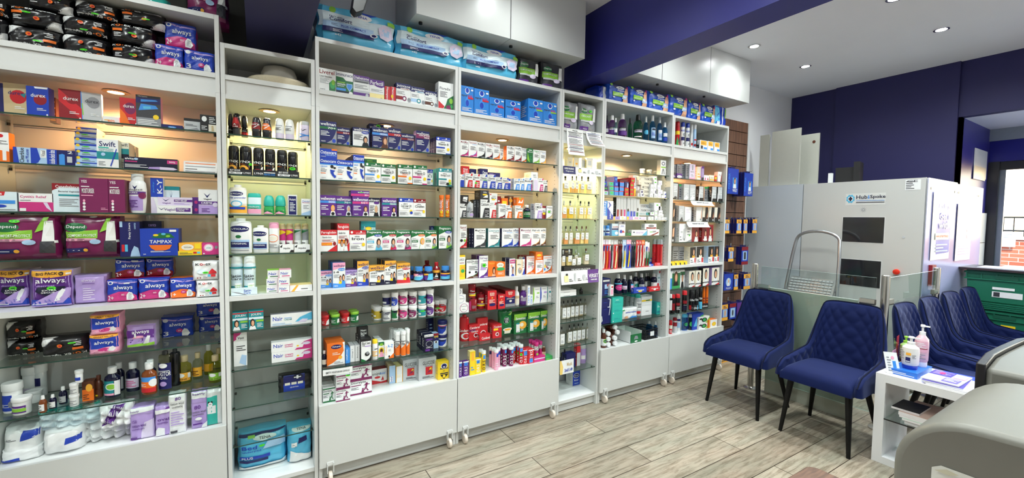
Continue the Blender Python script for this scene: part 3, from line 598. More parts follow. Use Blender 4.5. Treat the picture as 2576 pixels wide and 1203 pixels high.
design(lg, 'P58b7dd,' + ','.join('%.1f,%.1f' % (13 + (12 if k % 2 else 10) * math.cos(k * math.pi / 8), 55 + (40 if k % 2 else 32) * math.sin(k * math.pi / 8)) for k in range(16)) + ' e13,55,7,22,W r8,48,18,62,x r10.7,36,15.3,74,x t28,52,56,84,x,Hub t57,52,62,84,B,& t63,48,100,84,x,Spoke r28,36,98,39,B r28,20,98,25,x', mpf)
lg.build('maker_sign', dr, smooth=0)
mb = MB(); c = onrob(2172, 528)
for k in range(10): aa = k * math.pi / 5; mb.add([(-.001, c[0] + .028 * math.cos(aa), c[1] + .028 * math.sin(aa)), (-.001, c[0] + .008 * math.cos(aa + .3), c[1] + .008 * math.sin(aa + .3)), (-.001, c[0] + .008 * math.cos(aa - .3), c[1] + .008 * math.sin(aa - .3))], [(0, 1, 2)], 'e')
mb.build('sun_emblem', dr, smooth=0)
c = onrob(2257, 684); MB().lathe([(.014, 0), (.02, .012), (.026, .02), (.024, .03), (.012, .034)], mat('d8321c', rough=.3), 20, c=(0, c[0], c[1]), axis='x').build('stop_button', dr)
c = onrob(2273, 597); MB().lathe([(.012, 0), (.012, .002)], 's', 16, c=(0, c[0], c[1]), axis='x').build('keyhole', dr)
a, b_ = onrob(2278, 453), onrob(2316, 477); lg = MB(); design(lg, 'r0,0,100,100,W l5,10,60,95,d,5 t10,75,80,95,d,CE', lambda u, v, L: (-.0006 - .0003 * L, a[0] + u * (b_[0] - a[0]), b_[1] + v * (a[1] - b_[1]))); lg.build('rating_plate', dr, smooth=0)
MB().box(.0, -.004, .02, .8, .0, 1.9, mat('b4b8e2', rough=.18, var=.02)).build('side_panel', rb, smooth=0)  # lavender cast of the window daylight is put into this colour
MB().box(.81, .0, .02, 1.72, .036, 1.89, mat('b4b8e2', rough=.18, var=.02)).build('side_door', rb, smooth=0, bevel=.003)  # same daylight tint painted into the door
def onside(px, py): p = onY(px, py, 1.271); return p[0] - 4.95, p[2]
sd = MB()
for q in ((2342, 474), (2402, 483), (2412, 485), (2462, 493)): c = onside(*q); sd.lathe([(.012, .004), (.012, .006)], BLACK, 10, c=(c[0], 0, c[1]), axis='y')
sd.build('screw_cap', rb)
for q, dsg, nm in (((2347, 482, 2385, 650), 'r0,0,100,100,W P3d58c8,30,8,98,10,98,92,40,95,22,60 t35,75,90,84,W,here_for_you t40,60,90,70,W,Get_in t35,46,85,58,W,with r15,30,85,40,W t18,32,80,38,r,www.pharmacy l20,12,80,26,u,3', 'poster'),
                   ((2408, 512, 2438, 652), 'r0,0,100,100,e9e6ee r15,62,85,78,k P c8838f,18,40,18,40'.replace(' P c8838f,18,40,18,40', '') + ' r20,38,34,58,k r66,38,80,58,k r34,46,66,50,k l15,10,85,34,k,5', 'notice')):
    a, b_ = onside(q[0], q[1]), onside(q[2], q[3]); w_, h_ = b_[0] - a[0], a[1] - b_[1]
    mb = MB(); mpf = lambda u, v, L: (a[0] + u * w_, -.008 - .004 * math.sin(u * 9 + 1) - .0004 * L, b_[1] + v * h_); design(mb, dsg, mpf, None)
    tag(mb.build('wall_' + nm if nm == 'poster' else 'paper_notice', smooth=0, loc=(4.95, 1.275, 0)), {'poster': 'blue and white health poster on the robot side', 'notice': 'pale pink printed notice on the robot side door'}[nm], nm)
a, b_ = onside(2336, 667), onside(2352, 715)
mb = MB().box(a[0], -.03, b_[1], a[0] + .1, -.005, a[1], 'R'); design(mb, 'r10,70,90,90,r l20,10,80,55,W,5', lambda u, v, L: (a[0] + u * .1, -.0305 - .0004 * L, b_[1] + v * (a[1] - b_[1])))
tag(mb.build('leaflet_pouch', smooth=0, loc=(4.95, 1.275, 0)), 'dark red leaflet pouch hanging on the robot side', 'pouch')
# boards and router on top of the robot
for (px0, px1, py, X, nm) in ((1908, 1936, 338, 5.0, 'narrow grey-white board leaning on top of the robot'), (1937, 2015, 321, 4.99, 'tall grey-white board standing on top of the robot'), (2010, 2062, 334, 5.25, 'grey-white board behind the tall one, with drilled hole')):
    a, b_ = onX(px0, 465, X), onX(px1, py, X)
    mb = MB().box(X, b_[1], 1.901, X + .018, a[1], b_[2], mat('b9bab0', rough=.5, var=.03)); 
    if X > 5.1: mb.lathe([(.016, 0.001), (.016, .003)], 'N', 12, c=(X, b_[1] + .05, b_[2] - .09), axis='x')
    tag(mb.build('loose_board', smooth=0, bevel=.001), nm, 'board', 'loose boards on top of the robot')
a = onX(2113, 458, 5.2); b_ = onX(2158, 407, 5.2)
mb = MB().box(0, 0, 0, .2, .05, b_[2] - 1.9, BLACK).box(.02, .05, .01, .16, .2, b_[2] - 1.95, BLACK); tag(mb.build('router_box', loc=(5.2, b_[1] - .02, 1.902), smooth=0, bevel=.006, rz=.2), 'black router box standing on top of the robot', 'router')
a = onX(2091, 455, 5.1); MB().box(0, 0, 0, .04, .03, .11, 'W').build('plug_adapter', loc=(5.1, a[1], 1.904), smooth=0, bevel=.003, tags=('small white plug adapter beside the black router', 'adapter'))
# papers on the reveal
a, b_ = onY(2452, 372, 1.318), onY(2478, 452, 1.318)
mb = MB().box(a[0], 1.312, b_[2], b_[0], 1.317, a[2], 'W').box(a[0] - .02, 1.308, b_[2] - .02, b_[0] - .05, 1.311, b_[2] + .12, 'w'); tag(mb.build('taped_papers', smooth=0), 'pale papers taped on the blue window reveal', 'paper')
# ------------------------------------------------------------------ glass partition
ge = glassmat((.9, .95, .94))
gpn = empty('glass_partition', (3.8, 2.07, 0), label='waist-high glass partition on steel posts behind the chairs', cat='partition')
def rel(x, y): return x - 3.8, y - 2.07
for x, y in ((3.79, 2.075), (3.86, 1.185), (4.97, 1.19)):
    rx, ry = rel(x, y); p = MB().lathe([(.055, .0), (.055, .008), (.03, .014), (.025, .02), (.025, 1.125), (.02, 1.13)], STEEL, 24, c=(rx, ry, 0)).build('post', gpn)
for (y0, y1) in ((1.225, 2.035),): MB().box(rel(3.815, 0)[0], y0 - 2.07, .12, rel(3.825, 0)[0], y1 - 2.07, 1.108, ge, mz=mat('a9c4bd', rough=.1)).build('glass_pane', gpn, smooth=0)
MB().box(.1, 1.18 - 2.07, .12, 1.14, 1.19 - 2.07, 1.108, ge, mz=mat('e6eef2', rough=.1)).build('glass_pane', gpn, smooth=0)
for (x, y, dx, dy) in ((3.8, 2.0, 0, 1), (3.8, 1.265, 0, 1), (3.92, 1.18, 1, 0), (4.9, 1.18, 1, 0)):
    for z in (.93, .3):
        rx, ry = rel(x, y); MB().box(rx - .012 - .04 * dx, ry - .045 * dy - .012 * dx, z - .02, rx + .02 + .04 * dx, ry + .045 * dy + .012 * dx, z + .02, STEEL).build('glass_clamp', gpn, smooth=.6, bevel=.008)
pb = MB().box(3.832, 1.335, .0, 3.85, 1.975, .925, mat('aeb2a4', rough=.25, var=.05, scale=4), mz=EDGE); tag(pb.build('grey_screen_board', smooth=0, bevel=.001), 'grey-green board standing against the glass partition behind the chairs', 'board')
# ------------------------------------------------------------------ step ladder
ld = empty('step_ladder', (4.6, 2.0, 0), label='folding aluminium step ladder between partition and robot', cat='ladder')
al = mat('b9bcc0', rough=.3, metal=1)
pts = [(-.12, .27, .0), (.1, .205, 1.15), (.13, .19, 1.3)] + [(.14, .19 * math.cos(t), 1.3 + .115 * math.sin(t) ** .8) for t in [k * math.pi / 14 for k in range(1, 14)]] + [(.13, -.19, 1.3), (.1, -.205, 1.15), (-.12, -.27, 0)]
MB().tube(pts, .015, al, 10).build('handrail', ld); MB().tube([(.32, .22, 0), (.1, .19, .85)], .012, al).build('rear_leg', ld); MB().tube([(.32, -.22, 0), (.1, -.19, .85)], .012, al).build('rear_leg', ld)
pm = mat('a9abac', rough=.35, metal=.9)
mb = MB().prism([(-.02, .76), (.0, .755), (.1, .95), (.08, .955)], pm, -.2, .2, 'y')
for i in range(7):
    for j in range(12): mb.box(-.024 + i * .0135, -.18 + j * .031, .772 + i * .026, -.012 + i * .0135, -.158 + j * .031, .786 + i * .026, 'c9cacb')
mb.build('platform', ld, smooth=0)
for z in (.25, .5): MB().box(-.13 + z * .14, -.22 + z * .03, z, -.03 + z * .14, .22 - z * .03, z + .025, al).build('tread', ld, smooth=0)
for s_ in (-1, 1): MB().box(-.04, s_ * .19 - .03, .74, -.005, s_ * .19 + .03, .79, mat('c03028')).build('corner_cap', ld, smooth=0, bevel=.006)
# ------------------------------------------------------------------ quilted velvet chairs
VEL = mat('091848', rough=.8, var=.15, scale=14, sheen=.22, spec=.2); VEL2 = mat('060d26', rough=.9, var=.1, scale=20, sheen=.1, spec=.2)
def chair():
    e = empty('dining_chair', (0, 0, 0), cat='chair', group='navy quilted velvet chairs')
    NS, NT = 150, 70
    def plan(s):      # s -1..1 : front-left tip, round the back, front-right tip
        a = abs(s); sg = 1 if s > 0 else -1
        if a > .5: q = (a - .5) / .5; return (.41 - .41 * q, sg * (.224 + .012 * q))
        q = a / .5; th = q * math.pi / 2; n = 2.6
        return (.41 + .10 * max(0, math.cos(th)) ** (2 / n), sg * .224 * max(0, math.sin(th)) ** (2 / n))
    def top(s):
        a = abs(s)
        if a < .30: return .91 - .012 * (a / .3) ** 4
        if a < .56: q = (a - .30) / .26; q = q * q * (3 - 2 * q); return .898 + (.565 - .898) * q
        q = (a - .56) / .44; return .565 - .055 * q - .05 * max(0, (a - .9) / .1) ** 2
    def pt(s, t, out):
        x, y = plan(s); x2, y2 = plan(max(-1, min(1, s + .01))); x1, y1 = plan(max(-1, min(1, s - .01)))
        nx, ny = (y2 - y1), -(x2 - x1); l = math.hypot(nx, ny) or 1; nx, ny = nx / l, ny / l    # outward normal
        if nx * (x - .22) + ny * y < 0: nx, ny = -nx, -ny
        zb = .385 + .02 * (abs(s) > .7); z = zb + (top(s) - zb) * t
        back = max(0, 1 - abs(s) / .62); lean = .12 * max(0, z - .42) * (1 if x > .25 else x / .25)
        k = 1 - .36 * max(0, z - .55) * min(1, back * 2.5 + .4)
        th = .052 * (1 - .35 * t); prof = math.sqrt(max(0, 1 - max(0, (t - .86) / .14) ** 2)); prof2 = math.sqrt(max(0, 1 - max(0, (abs(s) - .96) / .04) ** 2))
        off = out * th / 2 * prof * prof2
        if out < 0:      # quilting grooves on the inner face
            u = s * 17; v = (z - .42) * 18; g = abs(math.sin(math.pi * (u + v) / 2)) * abs(math.sin(math.pi * (u - v) / 2))
            off -= .009 * (g ** .5) * min(1, (1 - t) * 8) * min(1, t * 4) * (1 if abs(s) < .9 else 0)
        return (x + nx * off + lean, (y + ny * off) * k, z)
    mb = MB(); V = []; F = []
    for sd_ in (-1, 1):
        for j in range(NT + 1):
            for i in range(NS + 1): V.append(pt(-1 + 2 * i / NS, j / NT, sd_))
    n1 = (NS + 1) * (NT + 1); q = lambda i, j: j * (NS + 1) + i
    for j in range(NT):
        for i in range(NS): F += [(q(i, j), q(i, j + 1), q(i + 1, j + 1), q(i + 1, j)), (n1 + q(i, j), n1 + q(i + 1, j), n1 + q(i + 1, j + 1), n1 + q(i, j + 1))]
    for i in range(NS): F += [(q(i, 0), q(i + 1, 0), n1 + q(i + 1, 0), n1 + q(i, 0)), (q(i, NT), n1 + q(i, NT), n1 + q(i + 1, NT), q(i + 1, NT))]
    for j in range(NT): F += [(q(0, j), n1 + q(0, j), n1 + q(0, j + 1), q(0, j + 1)), (q(NS, j), q(NS, j + 1), n1 + q(NS, j + 1), n1 + q(NS, j))]
    mb.add(V, F, VEL); mb.build('quilted_back', e, smooth=1.2, fix=True)
    pipe = MB().tube([tuple(Vector(pt(-1 + 2 * i / 60, 1, 1)) + Vector((0, 0, .002))) for i in range(61)], .0045, VEL2, 6); pipe.build('piping', e)
    # seat cushion
    mb = MB(); V = []; F = []; N = 20
    def seat(u, v, tp):
        x = -.015 + u * .47; hw = .211 + .010 * math.sin(math.pi * u); yy = (v * 2 - 1) * hw
        t = pack_t(2 * u - 1, 2 * v - 1, 7); z = .425 + tp * (.018 + .032 * t) + (.012 * tp * t if u < .9 else 0)
        if u < .12: z -= .0 
        return (x, yy, z if tp > 0 else .395 - .012 * t)
    for tp in (-1, 1):
        for j in range(N + 1):
            for i in range(N + 1): V.append(seat(i / N, j / N, tp))
    n1 = (N + 1) ** 2; q = lambda i, j: j * (N + 1) + i
    for j in range(N):
        for i in range(N): F += [(q(i, j), q(i, j + 1), q(i + 1, j + 1), q(i + 1, j)), (n1 + q(i, j), n1 + q(i + 1, j), n1 + q(i + 1, j + 1), n1 + q(i, j + 1))]
    for i in range(N): F += [(q(i, 0), q(i + 1, 0), n1 + q(i + 1, 0), n1 + q(i, 0)), (q(i, N), n1 + q(i, N), n1 + q(i + 1, N), q(i + 1, N)), (q(0, i), n1 + q(0, i), n1 + q(0, i + 1), q(0, i + 1)), (q(N, i), q(N, i + 1), n1 + q(N, i + 1), n1 + q(N, i))]
    mb.add(V, F, VEL); mb.build('seat', e, smooth=1.2, fix=True)
    MB().box(.05, -.17, .375, .45, .17, .395, BLACK).build('seat_frame', e, smooth=0)
    for (tx_, ty_, fx, fy) in ((.07, -.17, .015, -.205), (.07, .17, .015, .205), (.38, -.15, .47, -.215), (.38, .15, .47, .215)):
        MB().tube([(tx_, ty_, .4), (fx, fy, .0)], [.021, .0115], mat('060606', rough=.5, spec=.3), 14).build('leg', e)
    return e
c0 = chair()
PL = [((3.19, 1.90, 0), .03, 'navy velvet chair on the left, beside the hair dye bay'), ((3.19, 1.325, 0), .0, 'navy velvet chair between the white side table and left chair'),
      ((4.07, .60, 0), 1.57, 'navy chair right of the side table, nearest of the side-on row'), ((4.6, .60, 0), 1.57, 'navy chair second from left in the side-on row'), ((5.13, .60, 0), 1.57, 'navy chair third from left in the side-on row'), ((5.66, .60, 0), 1.57, 'navy chair furthest right in the side-on row, beside green crates')]
for i, (lc, rz, lab) in enumerate(PL):
    o = c0 if i == 0 else copy_tree(c0); o.location = lc; o.rotation_euler.z = rz; o['label'] = lab
# ------------------------------------------------------------------ white side table and what stands on it
TW_ = mat('e9eaec', rough=.18, var=.02, scale=8)
st_ = empty('side_table', (3.32, 1.042, 0), label='glossy white open side table beside the navy chair', cat='table')
MB().box(0, -.45, .515, .42, 0, .565, TW_).build('table_top', st_, smooth=0, bevel=.002); MB().box(0, -.45, 0.001, .42, 0, .045, TW_).build('base_board', st_, smooth=0, bevel=.002)
MB().box(0, -.05, .045, .42, 0, .515, TW_).build('side_panel', st_, smooth=0, bevel=.002); MB().box(0, -.45, .045, .42, -.4, .515, TW_).build('side_panel', st_, smooth=0, bevel=.002)
MB().box(.002, -.4, .282, .41, -.05, .29, glassmat((.85, .92, .9)), mz=None).box(.0, -.4, .282, .002, -.05, .29, BLACK).build('glass_shelf', st_, smooth=0)
ZT = .5655
def pump(name, x, y, r, h, body, base, capc, dsg, lab, sy=1.0):
    e = MB().lathe([(r * .86, h * .12), (r * .96, h * .16), (r, h * .5), (r * .95, h * .66), (r * .5, h * .74), (r * .42, h * .76)], mat(body, rough=.3), 24, sy=sy).build(name, loc=(x, y, ZT), tags=(lab, 'bottle', 'pump bottles on the side table'))
    MB().lathe([(r * .8, 0), (r * .88, .01), (r * .87, h * .12)], mat(base, rough=.25), 24, sy=sy).build('base', e)
    MB().lathe([(r * .45, h * .755), (r * .45, h * .83), (r * .16, h * .84), (r * .16, h * .94), (r * .34, h * .95), (r * .34, h * .99), (r * .3, h)], mat(capc, rough=.3), 16).box(-r * .14, -r * .95, h * .955, r * .14, 0, h * .985, capc).build('pump_head', e, smooth=.7)
    lb = MB(); design(lb, dsg, lambda u, v, L: ((r + .0008 + .0003 * L) * -math.cos((u - .5) * 2.2), -(r + .0008 + .0003 * L) * math.sin((u - .5) * 2.2) * sy, h * (.18 + .44 * v)), None); lb.build('label', e, smooth=0)
    return e
bxt = MB().box(3.38, .865, ZT, 3.64, 1.0, ZT + .035, mat('2a6fd0', rough=.3)); design(bxt, 'l10,20,90,70,W,2', lambda u, v, L: (3.38 - .0004 * L, 1.0 - u * .135, ZT + v * .035)); tag(bxt.build('flat_box', smooth=0, bevel=.002), 'flat bright blue box under the pump bottles', 'box')
ZT += .0355
pump('pump_bottle', 3.47, .925, .042, .2, 'e8e6df', 'b', 'W', 'l4,30,30,95,e,6 r38,10,62,45,n r40,14,60,20,W r40,60,64,78,O l70,40,90,70,e,3', 'white pump bottle with blue base on the side table')
pump('pump_bottle', 3.585, .905, .034, .265, 'd9b7c2', 'W', 'W', 'r0,40,100,100,dba9b8 r0,58,100,62,R l10,64,90,95,W,4 l10,5,90,35,e,3', 'tall pale pink pump bottle behind the white one')
pump('pump_bottle', 3.60, .985, .03, .17, '8fb86a', 'd', 'l', 'l10,10,90,90,W,5', 'green pump bottle half hidden by acrylic stand')
ZT -= .0355
mb = MB().box(3.5, .985, ZT, 3.502, 1.03, ZT + .001, 'W'); ac = glassmat((.96, .96, 1))
mb = MB().box(0, 0, 0, .16, .003, .21, ac).box(0, 0, 0, .16, .05, .003, ac).box(0.002, .004, .02, .158, .006, .12, 'k').box(.1, .004, .02, .158, .006, .2, 'r'); tag(mb.build('leaflet_stand', loc=(3.46, 1.005, ZT), smooth=0, rz=0.1), 'clear acrylic leaflet stand behind the pump bottles', 'stand')
mb = MB().add([(0, 0, 0), (0, -.07, 0), (.03, -.055, .125), (.03, .012, .125)], [(0, 1, 2, 3)], 'W').add([(.002, 0, 0), (.002, -.07, 0), (.032, -.055, .125), (.032, .012, .125)], [(3, 2, 1, 0)], 'W').add([(0, 0, 0), (.06, 0, 0), (.06, -.07, 0), (0, -.07, 0)], [(0, 1, 2, 3)], 'W'); design(mb, 'r55,10,80,60,B l15,12,45,85,e,6 e60,75,12,8,k', lambda u, v, L: (.03 * v - .0006 * L, .012 * v - u * .068, .125 * v)); tag(mb.build('sign_card', loc=(3.36, 1.0, ZT + .001), smooth=0, rz=.7), 'small white sign card leaning at the table front', 'card')
rn = random.Random(11)
z = ZT
for k, (c1, lab) in enumerate([('e8e6f0', 'magazine at the bottom of the table-top pile'), ('cfd2ee', 'pale leaflet in the middle of the table-top pile'), ('4a3fa0', 'purple printed magazine near top of the pile'), ('c9c6f2', 'violet and white glossy magazine on top of the pile'), ]):
    w_ = .19 - .01 * k; mb = MB().box(0, 0, 0, .26, w_, .006, 'W', mz=c1); design(mb, ['l8,8,90,90,e,7', 'l8,8,60,90,B,5 r60,20,90,60,k', 'l8,8,90,60,u,5 r8,70,50,92,m', 'r0,0,60,46,4a3fa0 l6,6,56,40,P,4 r8,50,44,92,i r50,54,92,90,6f66d8 l54,60,88,84,W,3 r64,8,96,44,k e30,24,8,10,m'][k], lambda u, v, L: (.26 * (1 - v), (1 - u) * w_, .0062 + .0003 * L)); tag(mb.build('magazine', loc=(3.325 + .01 * k, .625 + .02 * k, z), rz=rn.uniform(-.08, .08), smooth=0), lab, 'magazine', 'magazines on the side table'); z += .0075
mb = MB().box(0, 0, 0, .09, .2, .012, 'W', mz='b'); tag(mb.build('leaflet', loc=(3.62, .62, ZT), rz=.05, smooth=0), 'blue leaflet at the rear of the side table', 'leaflet')
for k, (x, y, z, w_, d_, h_, c1, lab) in enumerate([(3.34, .68, .29, .3, .22, .02, 'c9bcc9', 'loose magazine pile lying on the glass shelf'), (3.335, .67, .3105, .3, .24, .012, '7fae8c', 'green covered magazine inside the side table'), (3.34, .665, .323, .3, .26, .012, 'e0b8c4', 'pink edged magazine inside the side table'), (3.34, .65, .3355, .31, .28, .02, 'cbb0a2', 'picture magazine with light spine in the table'), (3.36, .84, .356, .2, .13, .012, '1d1d1f', 'black notebook on the magazines in the table'),
                                                    (3.36, .67, .0455, .28, .26, .055, 'c9c9cd', 'thick stack of stapled papers on the table base')]):
    mb = MB()
    if k == 5:
        for j in range(9): mb.box(-.004 * (j % 3), .003 * (j % 2), j * .006, w_ - .003 * (j % 2), d_ - .004 * (j % 3), j * .006 + .005, c1)
    else: mb.box(0, 0, 0, w_, d_, h_, 'e6e2e4', mz=c1)
    tag(mb.build('paper_stack' if k in (0, 5) else 'magazine', loc=(x, y, z), smooth=0), lab, 'papers' if k in (0, 5) else 'magazine')
mb = MB().box(0, 0, 0, .1, .05, .04, 'W'); design(mb, 't10,30,90,70,B,Benadryl'.replace('Benadryl', 'relief'), lambda u, v, L: (-.0005 * L, .05 - u * .05, v * .04)); tag(mb.build('small_carton', loc=(3.335, .775, .0455), rz=-.3, smooth=0), 'small white and blue carton on the table base', 'box')
# ------------------------------------------------------------------ green tote crates
GR = mat('16694f', rough=.45, var=.06, scale=8); GR2 = mat('0f5540', rough=.5)
def crate(z, h, lab, yel=False):
    X, Y = 6.02, .69; w_, d_ = .42, .54
    e = empty('tote_crate', (X, Y, z), label=lab, cat='crate', group='green tote crates')
    MB().prism([(0.02, 0), (d_ - .02, 0), (d_, h), (0, h)], GR, 0.0, w_).build('body', e, smooth=0, bevel=.006)
    mb = MB().box(-.012, -.012, h - .03, w_ + .012, d_ + .012, h - .012, GR).box(-.012, -.012, h - .09, w_ + .01, d_ + .01, h - .078, GR)
    for k in range(6): mb.box(-.01, .03 + k * .1, h - .078, .0, .04 + k * .1, h - .03, GR)
    mb.build('rim', e, smooth=0)
    MB().box(-.014, d_ / 2 - .07, h - .075, -.0125, d_ / 2 + .07, h - .04, GR2).build('handle', e, smooth=0)
    lb = MB()
    if yel: lb.box(-.003, .2, h * .45, -.001, .29, h * .62, 'y').box(-.003, .05, h * .4, -.001, .12, h * .5, 'y')
    else: lb.box(-.004, .17, h * .18, -.002, .36, h * .36, 'W').box(-.004, .22, h * .42, -.002, .36, h * .5, 'W').box(-.005, .31, h * .2, -.004, .35, h * .34, 'd')
    lb.build('label', e, smooth=0); return e
crate(0, .34, 'green tote crate at the floor, mostly behind the chairs'); crate(.345, .34, 'green tote crate with yellow labels under the lid stack', True)
z = .69
for k in range(4):
    mb = MB().box(-.02, -.02, 0, .44, .58, .013, GR).box(0.02, .02, .0135, .4, .54, .0165, GR2); tag(mb.build('crate_lid', loc=(6.02, .69, z), smooth=0, bevel=.003), 'green crate lid, %s from the bottom between the crates' % ORD[k + 1], 'lid', 'green crate lids between the crates'); z += .0172
crate(z, .3, 'top green tote crate with white labels, by the window'); z += .302
tag(MB().box(-.05, -.03, 0, .46, .6, .02, mat('33262b', rough=.4)).build('dark_tray', loc=(6.02, .69, z), smooth=0, bevel=.004), 'dark flat tray lid on top of the green crates', 'tray')
tag(MB().box(0.0, .05, 0, .3, .42, .008, 'e9ecf6').box(.1, .0, .008, .42, .3, .014, 'W').build('paper_sheets', loc=(6.02, .74, z + .021), smooth=0), 'white paper sheets on the dark tray', 'papers')
# ------------------------------------------------------------------ foreground counter machines
CR = mat('75746c', rough=.42, var=.03, scale=20); CR2 = mat('6b6a63', rough=.42, var=.03, scale=20)
def rounded(pts, n=10):      # profile with quadratic corner
    return pts
prof = [(-.45, .0), (.449, 0), (.451, .66)] + [(.452 - .17 * (1 - math.cos(t)), .80 + .17 * math.sin(t)) for t in [k * math.pi / 2 / 10 for k in range(0, 11)]] + [(.2, .974), (.0, .972), (-.45, .96)]
e = MB().prism(prof, CR, 1.6, 2.2, 'x').build('till_housing', smooth=.7, bevel=.02, tags=('rounded cream-grey plastic counter housing in the foreground', 'counter housing'))
e.modifiers['soft_edges'].segments = 4; e.modifiers['soft_edges'].angle_limit = .9
a = onX(2345, 1163, 1.598); lb = MB(); design(lb, 'Pd4d4cc,0,0,100,0,100,100,9,100,0,88 Pc3bfa8,4,88,16,104,28,96,18,86 t32,62,72,91,d,camb', lambda u, v, L: (1.5975 - .0006 * L - (.012 if L == 2 else 0), a[1] - u * .2, a[2] - .11 + v * .11)); lb.build('label', e, smooth=0)['label'] = 'peeling pale label reading camb'
bl = [tuple(onZ(px, py, .985)[:2]) for px, py in ((2455, 912), (2478, 887), (2505, 873), (2530, 862), (2556, 851))]
bl = [(p[0], p[1]) for p in bl]; x9, y9 = bl[-1]; bl.append((x9 + .25, y9 - .06))
inn = [(x + (.0 if k == 0 else .004), y - .026) for k, (x, y) in enumerate(bl)]
e = MB().prism([(x + .003, y + .002) for x, y in inn] + [(bl[-1][0], -.45), (bl[0][0] + .003, -.45)], CR2, 0, .972, 'z').build('counter_housing', smooth=.5, bevel=.018, tags=('second cream-grey housing with black edge trim, behind the first', 'counter housing'))
MB().prism(bl + inn[::-1], mat('121015', rough=.4), 0, .985, 'z').build('edge_trim', e, smooth=.5, bevel=.005)
tp = MB(); z = .75; pr = [(1.459 - .03 + .03 * math.cos(t), .606 - .03 + .03 * math.sin(t)) for t in [k * math.pi / 12 for k in range(7)]]
tt = empty('wooden_table', (.9, .1, 0), label='brown wooden table top corner at the bottom edge of the photo', cat='table')
MB().prism([(x - .9, y - .1) for x, y in pr + [(.9, .606), (.9, .1), (1.459, .1)]], wood_mat('4a3224', '6a4c3a', (3, 26, 1)), .722, .75, 'z').build('table_top', tt, smooth=.5, bevel=.003)
for x, y in ((.04, .04), (.5, .04), (.04, .45), (.5, .45)): MB().box(x, y, 0, x + .03, y + .03, .721, BLACK).build('leg', tt, smooth=0)
# black bracket hanging near the ceiling and things on top of the bays
tag(MB().prism([(.50, 3.1), (.40, 2.49), (.42, 2.47), (.455, 2.49), (.64, 3.1)], mat('121012', rough=.35), 2.16, 2.22, 'y').build('ceiling_bracket', smooth=0, bevel=.004), 'black bracket hanging from the ceiling in front of the wide blue pack', 'bracket')
ht = empty('straw_hat', (.115, 2.66, 2.1815), label='pale straw hat lying in the low header box', cat='hat')
hm = mat('cfc3a8', rough=.9, bump=.5, scale=120)
MB().lathe([(.14, 0), (.15, .014), (.155, .03), (.14, .042), (.085, .04)], hm, 28, sy=.8, cap=True).build('brim', ht, smooth=1); MB().lathe([(.09, .03), (.085, .08), (.074, .108), (.04, .12), (.0, .114)], mat('a09c94', rough=.9, bump=.3, scale=150), 28, sy=.85).build('crown', ht, smooth=1)
# paper lists, signs and shelf talkers
def sheet(px0, py0, px1, py1, Y, dsg, name, lab, cat, bend=.01, base='W', axis=1):
    a, b_ = onY(px0, py0, Y), onY(px1, py1, Y); w_, h_ = b_[0] - a[0], a[2] - b_[2]; mb = MB()
    mpf = lambda u, v, L: (a[0] + u * w_, Y - bend * (1 - v) ** 2 - .0003 * L, b_[2] + v * h_)
    design(mb, 'r0,0,100,100,%s ' % base + dsg, mpf, False); o = mb.build(name, smooth=0); so = o.modifiers.new('paper', 'SOLIDIFY'); so.thickness = .0006; so.offset = 1
    return tag(o, lab, cat)
LST = 't35,93,65,97,d,PRICES l12,70,90,88,e,6 r8,88,94,89.5,d r8,70,94,71.5,p l12,45,90,66,e,6 r8,40,94,41.5,R r8,26,94,27.5,n r8,12,94,13.5,R l12,29,90,38,e,3 l12,15,90,24,e,3'
sheet(1425.5, 323, 1465, 394, 2.512, LST, 'price_list', 'taller white price list taped above the perfume bay, left', 'paper', .03)
sheet(1474, 331, 1510, 372, 2.512, LST.replace(',d ', ',b ', 1), 'price_list', 'shorter curled price list taped above the perfume bay, right', 'paper', .06)
sheet(1416.5, 417, 1512, 445, 2.511, 'r0,0,31,100,n t3,58,27,82,W,INSPIRED_FRAGRANCE t6,25,25,45,W,by_Yardley'.replace('_by_Yardley', '').replace('by_Yardley', 'Fragrances') + ' r38,35,46,75,h r40,75,44,85,K l50,30,58,55,d,2 r63,30,67,75,s l72,30,80,50,d,2 r84,30,90,70,s l91,30,98,50,d,2', 'shelf_sign', 'long white and navy sign along the upper perfume shelf', 'sign', .006)
sheet(1411, 683, 1504, 709, 2.505, 'r70,0,100,100,p t73,38,99,66,W,VERSET t78,18,95,28,W,PARFUMS r8,20,18,65,h r12,65,17,80,K l20,22,30,45,d,2 r34,22,38,80,s l42,22,52,45,d,2 r57,25,63,65,s l64,25,69,45,d,2', 'shelf_sign', 'white and purple sign below the black perfume plinth', 'sign', .01)
mb = MB().box(1.985, 2.512, 1.0895, 2.3, 2.66, 1.137, 'K'); design(mb, 't22,35,82,62,W,THE_NICHE_COLLECTION', lambda u, v, L: (1.985 + u * .315, 2.512 - .0004 * L, 1.0895 + v * .0475)); tag(mb.build('display_plinth', smooth=0), 'black display plinth with white lettering in the perfume bay', 'plinth')
mb = MB(); a = onY(812, 941, 2.513); b_ = onY(880.5, 925, 2.513)
design(mb, 'r0,0,100,100,W t10,32,90,62,d,EMPTY_VEGETARIAN_CAPSULE', lambda u, v, L: (a[0] + u * .155, 2.513 - .012 * math.sin(u * 2) - .0004 * L, .607 + v * .034), False); tag(mb.build('shelf_label', smooth=0), 'white curled shelf label about empty vegetarian capsules', 'label')
sheet(1408.5, 909, 1442.5, 936, 2.518, 'P f2d27a,0,0,18,0,24,50,10,100,0,100'.replace('P f', 'Pf') + ' t50,55,88,80,z,Musk t32,15,90,38,b,2ml/1.49', 'price_card', 'white and gold handwritten price card in the perfume bay', 'card', .002)
sheet(1737.5, 505, 1791, 519, 2.529, 't25,55,80,75,d,PERMANENT_HAIR_COLOUR', 'paper_strip', 'white paper strip curling from the third hair dye shelf', 'paper', .03)
